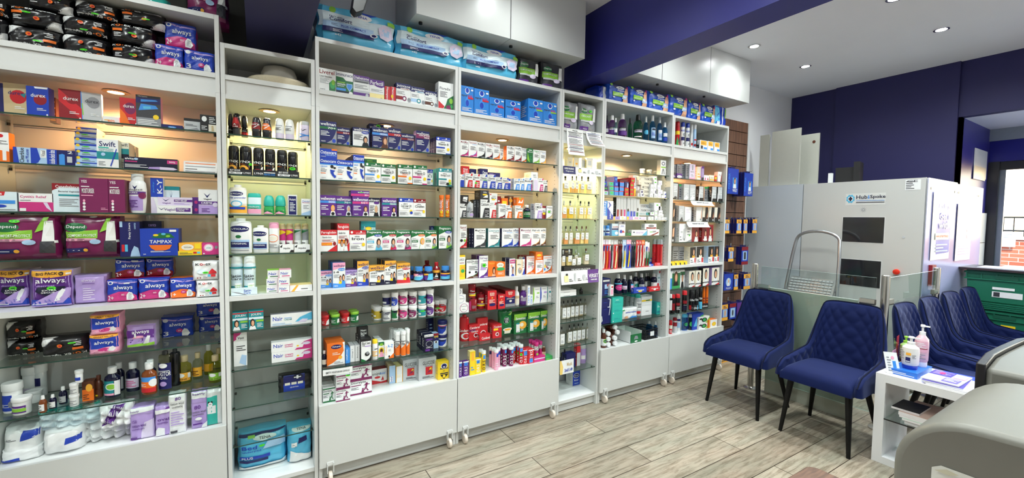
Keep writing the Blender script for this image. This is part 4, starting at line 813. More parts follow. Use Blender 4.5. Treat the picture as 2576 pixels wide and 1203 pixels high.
sheet(1727, 558, 1780, 572, 2.529, 't25,55,80,75,d,PERMANENT_HAIR_COLOUR', 'paper_strip', 'white paper strip curling from the fourth hair dye shelf', 'paper', .03)
# ------------------------------------------------------------------ stock on the shelves: printed designs, then every product by shelf
MACRO.update(
 WM='t5,80,95,94,W,{0} r0,64,100,75,{1} t48,65,95,74,W,{2} l6,34,60,58,W,4 Pe,100,0,40,0,72,16,90,42,100,66 e84,12,11,9,b t8,5,34,11,W,VITABIOTICS',
 WW='t4,76,96,92,W,{0} r0,62,100,73,{1} t52,63,95,72,W,{2} l6,30,52,56,W,3 f80,28,34,{3},S,W e80,10,11,8,K t8,5,34,12,W,VITABIOTICS',
 VT='r0,79,100,100,{0} e14,90,7,6,W t38,83,96,88,W,VITABIOTICS e70,92,5,4,W t30,66,60,74,d,ultra t14,52,86,65,K,{1} r0,34,60,42,{2} l6,10,66,28,e,4 e84,30,10,9,y r66,0,100,6,{2}',
 OS='r0,74,100,100,b t4,80,96,94,W,Osteocare r0,69,100,74,B t6,58,44,66,B,calcium l6,44,42,56,e,2 t6,36,36,43,d,bones r4,28,34,31,o e72,62,10,8,K e88,56,8,5,K Pb,60,48,92,44,80,34,88,20,78,14,64,30 e88,16,8,7,b t8,5,34,11,e,VITABIOTICS',
 PG='P{0},0,100,100,100,100,76,45,74,0,62 t4,82,92,96,W,{1} e74,74,25,6,{2} t58,71,90,77,W,{3} l6,52,50,60,e,2 r4,36,48,48,{4} t8,38,40,46,W,vitamins f78,30,40,H,S,{5} l6,14,44,28,e,3 e76,20,12,9,e P{4},62,0,100,0,100,14',
 FE='r0,76,100,100,r t6,80,94,94,W,Feroglobin t10,62,66,70,d,Gentle_Iron l10,46,86,58,R,3 r6,28,70,42,o t9,30,66,38,y,Haemoglobin e84,36,10,9,R Pr,40,0,100,0,100,32',
 WK='P{0},0,100,100,100,100,84,0,70 t6,80,94,92,n,{1} e70,72,30,6,{2} t46,69,96,75,W,{3} t8,58,50,66,d,{4} l8,40,56,55,e,3 f60,30,26,N,S,y f84,32,30,H,S,{2} P{2},0,0,100,0,100,12,0,18 t8,4,40,10,W,VITABIOTICS',
 HA='t8,82,94,94,{4},{0} r42,76,96,78,{1} l20,44,92,68,d,4 P{2},0,0,100,0,100,48,86,24,52,10,24,8 P{1},22,10,52,12,86,26,98,46,86,22,52,9 t56,2,96,8,W,HealthAid {3}',
 HV='t8,88,60,94,d,HealthAid P{1},70,84,100,84,100,100,84,100 t6,66,92,82,K,{0} t6,54,36,64,K,{2} P{1},44,52,100,52,100,0,22,0 l52,6,92,44,W,5',
 SP='e50,84,17,12,W e50,84,13,9,b P B,0,0,0,0,0,0'.replace(' P B,0,0,0,0,0,0', '') + ' t6,60,62,68,d,spat t54,60,88,68,m,one e50,40,18,17,B PB,40,50,60,50,50,68 e50,38,13,12,b r54,54,96,60,{0} l10,10,88,24,W,3 r78,84,94,90,W l20,92,90,98,B,1',
 JT='r0,72,100,100,n t4,78,96,94,W,{0} r30,70,92,78,W t32,71,90,77,{1},{2} PW,0,0,0,68,70,68,88,58,96,40,90,20,70,0 l6,46,60,62,d,3 r0,18,44,36,{3} e56,26,15,13,{4} e56,26,8,7,W e88,22,12,11,e PW,0,0,60,0,60,10,0,14',
 AL='Pb,0,26,100,26,100,100,0,100 PP,0,90,50,80,100,84,100,88,50,84,0,96 e14,86,9,8,W e14,86,5,5,b t24,50,86,74,W,always P{0},0,0,100,0,100,24,70,44,40,46,0,30 t6,10,24,30,W,{1} e54,32,11,9,m t49,29,59,35,W,3D PW,66,8,84,6,92,18,84,40,74,44,66,30 Ps,70,12,82,12,86,34,74,38',
 A3='Pb,0,0,100,0,100,100,0,100 PP,0,90,50,80,100,84,100,88,50,84,0,96 e14,86,9,8,W t26,52,80,74,W,always t8,14,24,34,W,3 e58,34,11,10,m t53,31,63,37,W,3D PW,66,8,84,6,92,18,84,40,74,44,66,30 l8,6,40,10,W,1',
 GV='r0,30,100,100,b PO,0,100,100,100,100,88,50,80,0,88 t18,87,84,94,N,GREAT_VALUE t20,48,84,70,W,always Pk,0,0,100,0,100,30,70,38,40,32,0,14 e52,24,20,9,m PW,66,16,84,14,92,26,82,40,72,36 r5,4,22,16,{0}',
 AD='r0,0,100,84,p PO,0,84,0,100,100,100,100,86,50,79 t14,87,66,95,K,BIG_PACK e76,91,7,5,K t73,88.5,79,93.5,O,16 r88,88,98,93,W t14,62,86,80,W,always t16,56,60,61,P,discreet Px,20,56,85,56,95,40,40,30,14,44 g52,51,12 t30,44,66,48,W,EXTRA t28,38,70,42,W,SECURE Pb,0,0,100,0,100,22,0,22 PP,0,10,60,40,92,52,100,50,100,30,80,10 PW,60,16,74,18,88,46,80,50,70,40 l5,8,40,14,W,1 PP,0,0,100,0,100,6,0,6',
 KX='PW,68,0,100,0,100,46,90,40 Pe,64,0,68,0,92,40,88,40 t4,80,14,92,W,K e20,86,6,7,o e20,86,3,4,K t27,83,32,89,o,+ t34,80,48,92,W,ex t54,80,92,90,W,Night-time Po,8,54,30,54,30,66,8,66 l12,26,28,48,W,3 e56,40,6,9,o e55,41,3,5,r g{0},{1},9',
 KW='t12,76,26,88,K,K e34,82,6,6,r e34,82,3,3,W t42,78,48,86,r,+ t50,76,70,88,K,ex Pr,60,40,75,60,90,44,92,34,64,32 e35,46,18,12,q g50,40,12 r58,18,68,30,c r70,18,88,30,r e20,14,3,3,R e30,14,3,3,R l40,12,56,28,e,2',
 DP='PK,0,100,4,100,4,0,0,0 Pl,6,46,62,46,62,66,6,62 e24,72,20,11,g t8,68,40,77,W,Depend t10,50,60,56,W,COMFORT-PROTECT r6,40,60,46,k l8,41,56,46,d,2 PW,76,40,94,40,92,88,80,86 Pl,66,60,78,94,86,96,78,66 Pd,72,14,94,12,95,40,74,40 e58,38,10,6,u Pn,6,12,44,14,44,24,6,22 l9,17,30,20,W,1 e40,18,4,4,O PW,94,36,99,36,99,42,94,42',
 DG='Pl,2,40,76,40,76,62,2,62 e24,72,20,9,g t8,69,40,77,W,Depend t6,50,70,56,W,COMFORT-PROTECT r4,34,64,40,s PW,74,38,94,38,92,84,80,84 e66,34,14,8,i Pp,2,4,46,4,46,18,2,18 l5,9,40,13,W,1',
 TC='Pb,36,100,82,100,66,88 Pb,40,100,70,100,60,86 e54,82,14,9,W t46,79,62,85,b,TENA e18,86,4,9,l Pq,0,40,100,46,100,76,70,74,36,76,0,80 t14,66,30,70,n,PRO_skin t14,56,42,66,n,Comfort Pu,6,38,70,38,70,54,6,54 l16,44,24,50,n,3 t28,43,60,49,b,PLUS_COMPACT Pn,6,26,70,26,70,38,6,38 l18,28,30,36,W,3 e70,38,5,6,W e70,38,3,4,n ei,0'.replace(' ei,0', '') + ' Pi,78,36,88,30,97,44,94,66,84,74,76,62 Pu,80,44,90,42,92,60,82,62 Pl,88,74,100,74,100,84,88,84 t20,18,28,23,W,x42',
 TP='Pn,0,100,100,100,100,80,40,76 e58,82,20,8,W t48,79,68,84,n,TENA t44,64,80,72,W,Pants Pl,20,36,74,36,74,58,20,58 t56,50,68,56,W,M l24,42,60,46,W,1 Pm,78,70,100,70,100,100,92,100 PS,66,0,96,0,98,80,80,84,74,40 Pu,64,26,98,26,94,48,70,48 PW,70,34,94,34,94,42,70,42 e24,28,5,4,W e12,92,6,8,l',
 LX='t10,58,90,70,W,LYNX l20,50,60,55,o,2 {0}',
 NA='t10,40,74,74,b,Nair r20,18,86,28,{0}',
 OR='r20,70,80,92,B e50,80,12,4,b T24,12,76,62,W,O.R.S',
 VP='P{0},0,0,48,0,70,10,88,40,84,70,60,96,0,96 e52,82,28,9,x t32,79,72,85,W,Valupak l20,30,60,55,W,3 e48,18,7,6,W',
 DI='t4,68,72,88,K,Dioralyte r4,58,50,64,{0} l4,34,40,52,d,3 e76,66,5,7,{0} P{0},70,60,80,60,76,36,86,18,78,16,73,34,66,22,60,24,70,44 P{0},60,52,70,58,88,58,92,62,70,66 e58,34,4,5,{0} P{0},54,28,62,28,64,12,58,10,50,12 r0,0,100,10,{0} r0,92,100,100,{0}',
 CD='t20,50,80,62,W,Canderel e62,32,20,14,W e62,32,14,10,R',
 SW='Pl,0,70,100,84,100,100,0,100 t12,70,90,84,W,Sweetex e66,42,32,20,O e60,44,14,10,w Pg,0,0,100,0,100,20 PW,16,8,44,8,44,50,16,50 e30,52,15,4,t l20,12,40,18,e,1 t50,14,72,22,W,1200',
 DX='t20,64,86,76,{1},durex {0} l46,20,88,30,W,2 e92,6,4,3,W',
 LI='r4,40,70,72,K t8,54,66,64,W,LISTERINE r10,42,64,52,i {0}',
 BB='r0,0,100,100,{0} e50,60,30,18,W l20,20,80,40,W,3',
 PF='r14,36,86,86,W t30,70,70,76,e,verset l26,46,74,60,e,2',
 LT='r6,14,94,86,W t26,62,74,68,e,verset l24,26,76,44,e,2',
)
U0 = 'far left bay'; V1 = 'vitamin bay'; S2 = 'supplement bay'
stock('''
@header, far left bay|2.18|0,0,4.01
-450,38,110,+3|k|K|$KX(50/60)|black night pad pack, upright print|d.16 k.3
40,600,205,+3|k|K|$KX(40/68)|black night pad pack with white corner|F d.16 k.3
600,1085,300,+3|k|K|$KX(50/75)|black night pad pack with white corner|F d.16 k.3
1100,1555,398,+3|k|K|$KX(52/42)|black night pad pack, upright print|d.16 k.3
-440,60,-60|k|K|$KX(50/68)|black night pad pack with white corner|F ^4 d.16 k.3
62,600,10|k|K|$KX(38/62)|black night pad pack, upright print|^4 d.16 k.3
600,1080,108|k|K|$KX(50/75)|black night pad pack with white corner|F ^4 d.16 k.3
1090,1555,190|k|K|$KX(52/50)|black night pad pack, upright print|^4 d.16 k.3
240,715,-150|k|K|$KX(70/60)|black night pad pack, upright print|^3 d.16 k.3
730,1185,-80|k|K|$KX(50/80)|black night pad pack with white corner|F ^3 d.16 k.3
1190,1660,10|k|K|$KX(60/40)|black night pad pack, upright print|^3 d.16 k.3
1560,1850,420,+3|K|b|$AL(m/2+)|blue and pink pad pack numbered two|cm d.12
1660,1975,195,+3|K|b|$AL(m/2+)|upper blue and pink pad pack numbered two|^1 cm d.12
1855,2160,480,+3|K|b|$A3()|blue pad pack numbered three|cb d.12
@top of the far left bay|2.455|0,0,4.01
1860,2300,-330,+7|k|v|$DP()|dark maroon pants pack lying on the bay top|d.2
1380,1700,-90,+4|k|T||teal pack on the bay top, cut by photo edge|d.15
@first shelf, far left bay|1.9|0,180,4.297
-140,45,105,+6|b|n|l10,10,60,30,W,2|dark blue carton cut by the photo edge|d.05 ck
45,312,115,+6|b|z|e62,58,36,22,r $DX(Pt,70,66,96,72,90,56/n)|tan condom carton with pink circle|d.04 A-6
292,545,150,+4|b|b|e62,56,30,18,R $DX(PW,40,93,96,93,98,99,36,99/W)|violet condom carton|d.04 A-8
540,610,275,+18|b|N|l10,8,90,92,O,7|brown wicker basket behind the cartons|nwicker_basket d.05
640,888,180,+4|b|R|Pr,0,100,100,40,100,0,0,60 e60,64,26,12,R $DX(e0,0,0.1,0.1,R/W)|dark red condom carton|d.04
880,1100,215,+4|b|s|PB,0,0,8,0,4,100,0,100 Pl,6,20,12,20,8,60,4,60 e60,66,32,20,e $DX(e0,0,0.1,0.1,e/d)|silver holographic condom carton|d.04 A6
1110,1295,478,+5|b|W|l10,10,60,70,O,2 t30,20,70,60,o,extra|low pale carton lying flat|d.06
1300,1485,275,+4|b|r|Po,0,0,60,0,30,40,0,60 e60,62,34,22,v $DX(e0,0,0.1,0.1,R/W)|orange and red condom carton|d.04
1475,1742,245,+3|b|d|r0,74,100,92,n PB,10,50,90,60,80,70,20,72 PB,20,78,90,84,80,88,20,86 Pc,30,56,60,58,60,66,28,64 r0,0,100,28,e l6,4,90,24,W,4 e80,32,12,8,y t8,93,46,97,W,TROJAN|black condom carton with blue lightning print|d.05 ck
1745,1975,565,+3|b|n|e50,40,20,24,B t38,30,62,50,W,Durex|low navy display tray|d.06 
1990,2165,500,+4|b|s|r0,78,100,100,K l10,40,80,60,d,2 Pe,0,0,100,0,80,30|grey carton with black top edge|d.05
2165,2340,462,+3|b|K|r52,0,100,46,w e26,76,16,16,W Pz,70,6,86,8,82,40,70,40 l56,54,96,94,W,4 l8,14,44,40,W,3|black carton with white round emblem|d.05
@second shelf, far left bay|1.7|0,180,4.297
-160,105,640,+3|b|W|e66,88,12,6,r l20,60,96,74,d,3 Po,0,0,100,0,100,36,60,40,0,20 r72,6,88,40,W|white and orange test carton|d.05 co
145,335,812,+3|b|u|Pb,0,0,34,0,20,100,0,100 T36,4,62,96,K,Clearblue T70,6,90,90,b,over_99%_accurate|white and blue pregnancy test carton|d.05
335,510,822,+3|b|u|Pb,0,0,30,0,60,30,40,100,0,100 e30,20,20,16,b r60,40,96,90,W T64,48,90,86,d,Visual|pale test carton with blue dot|d.05
510,820,840,+3|b|n|r0,0,34,100,b T8,6,28,96,W,double-check_date PB,42,0,62,0,62,70,54,76,42,70 r70,20,88,60,s t72,78,90,98,W,2|navy double test carton|d.05
815,1050,975,+2|b|u|r0,70,100,100,b e14,70,9,22,y t26,66,36,90,n,C g50,55,18 l30,20,90,40,d,2|pregnancy test carton in the tall stack|d.09 cw
815,1050,905,+2|b|u|r0,70,100,100,b e14,70,9,22,y t26,66,36,90,n,C g48,55,18 l30,20,90,40,d,2|pregnancy test carton in the tall stack|^1 d.09 cw
815,1050,838,+2|b|u|r0,70,100,100,b e14,70,9,22,y t26,66,36,90,n,C g50,55,18 l30,20,90,40,d,2|pregnancy test carton in the tall stack|^1 d.09 cw
808,1050,772,+2|b|u|r0,70,100,100,b e14,70,9,22,y t26,66,36,90,n,C g50,55,18 l30,20,90,40,d,2|pregnancy test carton in the tall stack|^1 d.09 cw
804,1048,705,+2|b|u|r0,70,100,100,b e14,70,9,22,y t26,66,36,90,n,C g46,55,18 l30,20,90,40,d,2|pregnancy test carton in the tall stack|^1 d.09 cw
810,1045,642,+2|b|u|r0,70,100,100,b e14,70,9,22,y t26,66,36,90,n,C g45,55,18 l30,20,90,40,d,2|pregnancy test carton in the tall stack|^1 d.09 cw
822,1048,578,+2|b|u|r0,70,100,100,b e14,70,9,22,y t26,60,60,90,b,Clear l30,20,90,40,d,2|topmost pregnancy test carton of the tall stack|^1 d.12 cw
1050,1285,722,+2|b|W|PW,0,0,100,0,100,100,0,100 r0,30,100,56,t t12,74,88,92,n,Swift r8,68,56,72,T t10,62,76,67,t,OVULATION t10,57,76,61,t,TEST_STRIPS Pb,60,6,66,6,94,66,90,68 l8,8,40,24,e,3 e30,46,10,6,u|white and teal ovulation test carton|d.06 
1290,1400,760,+7|b|w|t10,84,90,96,d,Swift r0,56,100,76,t r0,40,100,56,x l10,6,90,30,e,3|smaller copy of the ovulation test carton|d.06 R2
1340,1920,915,+1|b|x|t2,76,18,94,W,alvita e22,84,4,9,u r2,58,24,66,m l2,14,44,44,W,3 r80,58,100,88,m t84,64,96,80,W,99% PP,44,8,66,6,66,28,46,22 Pi,66,4,92,4,100,12,92,26,66,28|long dark carton with purple test stick|d.05 cg
1985,2350,1058,+1|b|W|l5,20,95,80,d,1|flat white carton in the low stack|d.12
1985,2350,1030,+1|b|W|l5,20,40,80,K,1|flat white carton in the low stack|^1 d.12
1985,2350,998,+1|b|W|l5,20,95,80,e,1|flat white carton in the low stack|^1 d.12
1985,2350,965,+1|b|W|l5,20,95,80,o,1|topmost flat white carton of the low stack|^1 d.12
@third shelf, far left bay|1.5|0,420,4.441
-150,195,270,+2|b|q|Pr,0,78,58,80,62,100,0,100 t0,84,52,96,W,asis t0,64,36,74,d,Relief r0,38,94,56,B e40,26,26,8,b l4,6,94,16,e,1|pale blue relief carton, left end|d.05
215,600,290,+2|b|W|r0,0,100,52,m t4,70,80,88,m,Cystitis_Relief l4,60,34,66,d,1 Pi,70,50,82,50,96,0,80,20 r2,2,20,18,W|white and pink cystitis carton|d.05 cn
590,905,180,+2|b|q|PR,0,74,0,100,100,100,100,86,30,86,8,78 t12,84,96,94,W,Canesbalance t22,68,96,75,d,Bacterial_Vaginosis r22,56,96,62,t l24,20,92,50,e,5|pale carton with dark red top|d.05
895,1220,120,+1|b|v|t6,86,26,94,W,YES l6,74,34,80,W,1 t8,56,50,70,W,MOISTURISER l6,48,46,54,k,1 e15,34,4,4,k e15,26,5,4,W e15,16,5,4,W e15,8,5,3,W l72,8,96,16,k,2|plum intimate moisturiser carton|d.05
1215,1400,135,+1|b|v|t10,86,46,94,W,YES l10,74,64,80,W,1 t10,56,70,70,W,MOISTURISER e26,34,8,4,k e26,26,8,4,W e26,16,8,4,W e26,8,8,3,W|narrow plum intimate moisturiser carton|d.06 R1
1435,1660,75,+2|q|W|PP,16,0,84,0,80,56,20,56 r4,62,96,74,p t10,64,60,72,W,pH-BALANCE Pn,40,98,50,82,60,98,50,86 t24,76,76,84,d,Vagisil e78,58,16,12,v l22,14,60,44,p,5|white intimate wash bottle|CW y.6
1690,1830,120,+3|b|W|r0,46,100,100,b T52,56,92,96,W,K-Y T16,58,30,90,B,jelly Pi,0,0,60,0,20,44,0,44|blue and white lubricant carton|d.05
1835,2010,215,+6|b|q|r0,86,100,100,t Pn,36,80,46,56,56,80,46,62 t24,30,72,44,n,Vagisil l16,6,80,20,e,2|small white carton behind the cream|d.04 ct
1755,2145,428,+1|b|W|Pn,2,78,12,40,24,78,12,50 t20,26,52,64,p,Vagisil r54,24,96,72,p t57,50,90,66,W,MEDICATED t57,30,78,46,W,CREME|white and purple cream carton, lower one|d.05
1765,2150,335,+1|b|i|Pn,12,84,22,48,34,84,22,60 t12,14,36,36,p,Vagisil r46,46,100,74,p t49,50,84,70,W,FAST_RELIEF l46,14,92,34,P,2|white and purple cream carton, upper one|^1 d.05
2150,2235,338,+3|b|p|e50,70,22,10,m e50,24,22,10,m|narrow purple carton between two white ones|d.05
2220,2440,250,+1|b|W|r0,0,100,36,P r0,38,100,52,p t14,41,72,49,W,CREME Pn,28,86,46,66,64,86,46,74 t26,56,68,64,d,Vagisil e88,38,14,10,i l16,8,60,26,p,3|white and violet wash carton|d.05 cp
@fourth shelf, far left bay|1.3|0,420,4.441
-140,650,520,+2|k|v|$DP() g38,86,8|maroon pants pack, left one|d.17 k.45
690,1330,515,+2|k|v|$DP() e54,97,7,2,W|maroon pants pack, right one|d.17 k.45
1345,1570,610,+3|b|n|r0,84,14,100,u T42,50,56,96,W,Panty_Liners T70,78,80,96,u,cents r8,14,22,34,r r24,14,38,34,c Pu,50,0,100,0,90,24,70,30,56,14|dark navy panty liner carton|d.08 cx
1600,1815,605,+12|b|x|t30,84,70,92,P,cents r36,60,70,66,t|very dark carton behind the tampon box|d.06 cx
1570,2000,690,+2|b|b|Pg,28,68,50,84,78,82,90,66,50,64 e40,76,7,4,y e60,80,6,4,c e72,72,6,4,l t24,46,82,58,W,TAMPAX Po,22,40,82,40,76,26,64,20,38,20,28,28 l26,14,78,20,W,2 t7,5,14,9,W,20 r76,88,94,96,W|large blue tampon carton|d.1
1990,2255,850,+2|b|O|e40,64,26,24,W e40,64,22,20,w t26,58,56,70,d,Lil-Lets r0,0,100,34,y l6,8,60,26,d,2 r64,10,78,26,r r80,10,94,26,c r70,50,96,94,y|orange and yellow tampon carton|d.07
2258,2450,852,+2|b|m|e40,60,30,34,k e40,60,22,26,W t26,52,54,66,t,Lil-Lets e86,62,10,14,e r6,4,16,14,W|pink tampon carton|d.07
@wide shelf, far left bay|1.09|0,630,4.148
-340,305,215,625|K|P|$AD()|big purple and yellow pad pack|d.16 k.5 ci
318,745,220,605|K|P|$AD()|big purple and yellow pad pack|d.16 k.5 ci
765,1105,270,570|K|P|t26,76,68,88,i,always l28,70,66,74,p,1 l30,14,66,60,i,6|plain lilac pad pack|d.14
1110,1430,315,548|K|b|$AL(m/2+) r58,80,78,86,W|blue and pink pad pack, bottom row|d.13 cm
1440,1765,295,525|K|b|$AL(m/2+)|blue and pink pad pack, bottom row|d.13 cm
1195,1505,95,+5|K|b|$AL(R/2+) r58,84,82,92,W|blue and maroon pad pack, upper row|^2 d.11 cR
1520,1805,85,+5|K|b|$AL(R/2+)|blue and maroon pad pack, upper row|^2 d.11 cR
1770,2040,300,508|K|b|$AL(o/1+)|blue and orange pad pack numbered one|d.13 co
2045,2310,320,500|K|W|$KW()|white pad pack, lower one|d.12 k.5
2008,2300,115|K|W|$KW()|white pad pack, upper one|^1 d.12 k.5
@glass shelf under wide shelf, far left bay|.862|0,630,4.148
-300,395,965,1170|k|K|$KX(36/50)|black night pad pack|F d.15
-300,380,770|k|K|$KX(36/50)|upper black night pad pack|F ^1 d.15
400,905,935,1150|k|K|$KX(30/30)|black night pad pack|F d.15
920,1235,900,1105|K|k|$GV(p)|pink great value pad pack, lower one|d.13 k.5
930,1240,690|K|k|$GV(T)|pink great value pad pack, upper one|^1 d.14 k.5
1310,1620,800,1040|K|P|r5,14,96,80,p PP,5,14,96,14,96,40,50,52,5,46 t22,60,80,80,W,always Pk,22,44,60,44,60,54,30,56 Pl,6,8,96,8,96,22,6,18 PW,58,16,78,20,84,52,74,54 r30,48,36,66,W|violet and green liner pack|d.14 k.5 ci
1680,2010,715,930|K|b|$A3()|blue pad pack numbered three, left one|d.13 k.5 cb
2075,2320,695,865|K|b|$A3()|blue pad pack numbered three, lower right|d.13 k.5 cb
2050,2318,520|K|b|$A3()|blue pad pack numbered three, upper right|^1 d.13 k.5 cb
@lowest glass shelf, far left bay|.638|0,860,3.507
0,205,370,650|p|W|r0,0,70,86,b e80,36,24,26,e l6,20,60,40,W,3|big white tub with blue label|CW
80,280,225,480|p|W|e50,20,30,20,i|plain white tub with lid towards the viewer|CW
300,430,200,360|p|W|r20,40,70,80,n|white tub further back with dark blue mark|CW
100,295,495,665|p|W|r20,50,86,74,p r20,20,86,50,l l20,52,80,60,W,1 r20,8,86,20,p|white tub with purple and green label|CW
215,385,440,560|p|W||low white tub behind the purple green one|CW
345,420,480,635|m|a|r0,0,80,90,W l10,10,60,80,d,3|small brown bottle with white label|CW cK
432,505,470,600|m|x|r0,0,90,90,W l10,10,60,80,g,3|small dark bottle with green leaf label|CW
520,600,400,560|m|x|r0,0,90,80,s l10,10,60,80,d,4|small dark bottle with grey label|CW
610,705,470,580|p|W|l10,10,90,80,e,3|small white pot, lower one|CW
612,700,370|p|W|l10,10,90,80,e,3|small white pot, upper one|^1 CW
660,740,255|p|W|r10,20,80,60,b|small white pot on top of the other two|^1 CW
728,830,360,530|b|N|r0,0,100,60,o e60,68,30,20,O l8,10,60,40,N,3|brown and orange oil carton|d.05
835,915,300,500|r|N|r0,0,100,60,N r0,0,60,14,y|brown bottle behind the orange carton|CN
920,1075,230,505|r|x|r0,0,70,100,t e60,60,28,24,W e60,60,22,18,l r0,0,70,14,k r72,0,100,100,W|dark bottle with teal herb label|CW y.8
1000,1110,190,445|r|x|r0,0,90,90,s|dark bottle behind the teal labelled one|CW y.8 
1110,1245,190,450|r|x|r0,10,94,80,i l20,20,80,70,m,4|dark bottle with pale pink label|CW y.8
1250,1395,190,480|r|a|r0,0,94,100,o r0,70,94,100,B e82,62,22,26,W r0,0,94,30,r l10,40,50,60,W,3|amber bottle with orange and blue label|CW y.8
1275,1390,165,440|r|x|r0,0,94,80,s|dark bottle behind the amber one|CW y.8
1400,1530,90,445|x|d|r0,0,94,86,n t18,44,88,58,W,CASTOR t34,34,70,42,W,OIL e50,78,20,8,W e50,18,16,8,P l20,60,80,64,W,1|navy castor oil bottle with black cap|CK y.7 Gb0aa80
1500,1600,70,400|x|K||black bottle right behind castor oil|CK
1565,1695,130,385|r|y|r0,8,94,70,O e46,50,20,16,W t20,16,76,28,N,ALMOND r80,30,94,66,W|yellow oil bottle with orange label|Cz Gf0e060
1700,1795,100,340|r|w|r0,8,94,80,O l20,20,70,60,N,3|pale oil bottle with orange label, behind|Cz Gd8d8b0
1800,1890,25,300|r|y|r0,8,94,60,O|tall yellow oil bottle with white cap|CW Gd8d050
1865,1980,125,370|r|y|r0,6,96,62,l e46,46,20,14,W t14,12,80,22,N,OLIVE_OIL r80,30,96,60,W|green yellow olive oil bottle|Cz Ge8f040
1905,1985,60,300|r|y||second yellow oil bottle behind olive oil|Cz Gd8d850
@bottom board, far left bay|.4255|0,860,3.507
-90,350,815,1110|k|W|Pb,48,60,96,70,96,90,56,92 l4,66,40,74,d,2|white cotton roll pack with blue band|d.18
350,710,825,1045|k|W|Pb,60,40,98,46,98,70,62,64|white cotton roll pack, second one|d.18
-90,350,1000,1120|k|W|Pb,0,0,50,10,50,40,0,30|white cotton roll pack, lowest left|d.1 z-.0
300,870,600,830|k|q|Pt,0,84,100,92,100,100,0,100 PT,0,80,100,86,100,98,0,96|bag of cotton wool with teal top edge|d.16 z.1 L.2
720,1150,720,930|k|W||lumpy clear bag of white cotton balls|d.18 L.3
860,1160,600,800|k|W|Pp,10,20,40,20,80,100,44,100|clear cotton ball bag with purple diagonal band|z.08 d.12 L.25
1145,1365,600,885|K|P|Pi,44,0,100,0,100,60,60,52,46,20 PW,0,82,100,86,100,100,0,100 t10,40,66,50,p,cotton_wool t10,30,60,38,p,cosmetic_pads t12,54,30,64,p,150 r2,2,30,10,p t4,86,40,94,p,beauty|lilac cotton wool pads pack, widest|d.09 k.4
1370,1510,585,850|K|P|PW,0,0,60,0,60,26,20,32,0,20 t16,52,90,62,p,oval_ t16,42,84,50,p,cosmetic e84,90,18,6,p PW,0,76,100,80,100,90,0,90|lilac oval cotton pads pack|d.08 k.4
1490,1640,465,830|K|W|t40,84,74,92,p,80 t14,74,92,80,d,cotton_wool t22,66,86,72,d,cosmetic l14,24,92,60,P,6 r10,4,50,10,d|tall white pad roll printed 80|d.07 k.4
1690,1830,455,780|K|P|PW,0,82,100,82,100,100,0,100 t10,90,90,97,p,beauty t20,54,60,64,p,80 t8,44,92,50,d,cotton_wool t10,37,80,42,d,cosmetic e46,28,22,4,W r10,12,70,16,p PW,60,0,100,0,100,18,70,10|tall lilac pad roll printed 80|d.07 k.4
1820,1985,440,750|K|W|PT,0,0,70,0,70,84,0,80 r8,34,60,56,W e18,66,6,4,K e36,66,6,4,K e27,60,14,7,W e23,61,2,1.5,K e31,61,2,1.5,K|teal and white cotton pad pack|d.07 k.4
''')
DEO = 'toiletries bay'
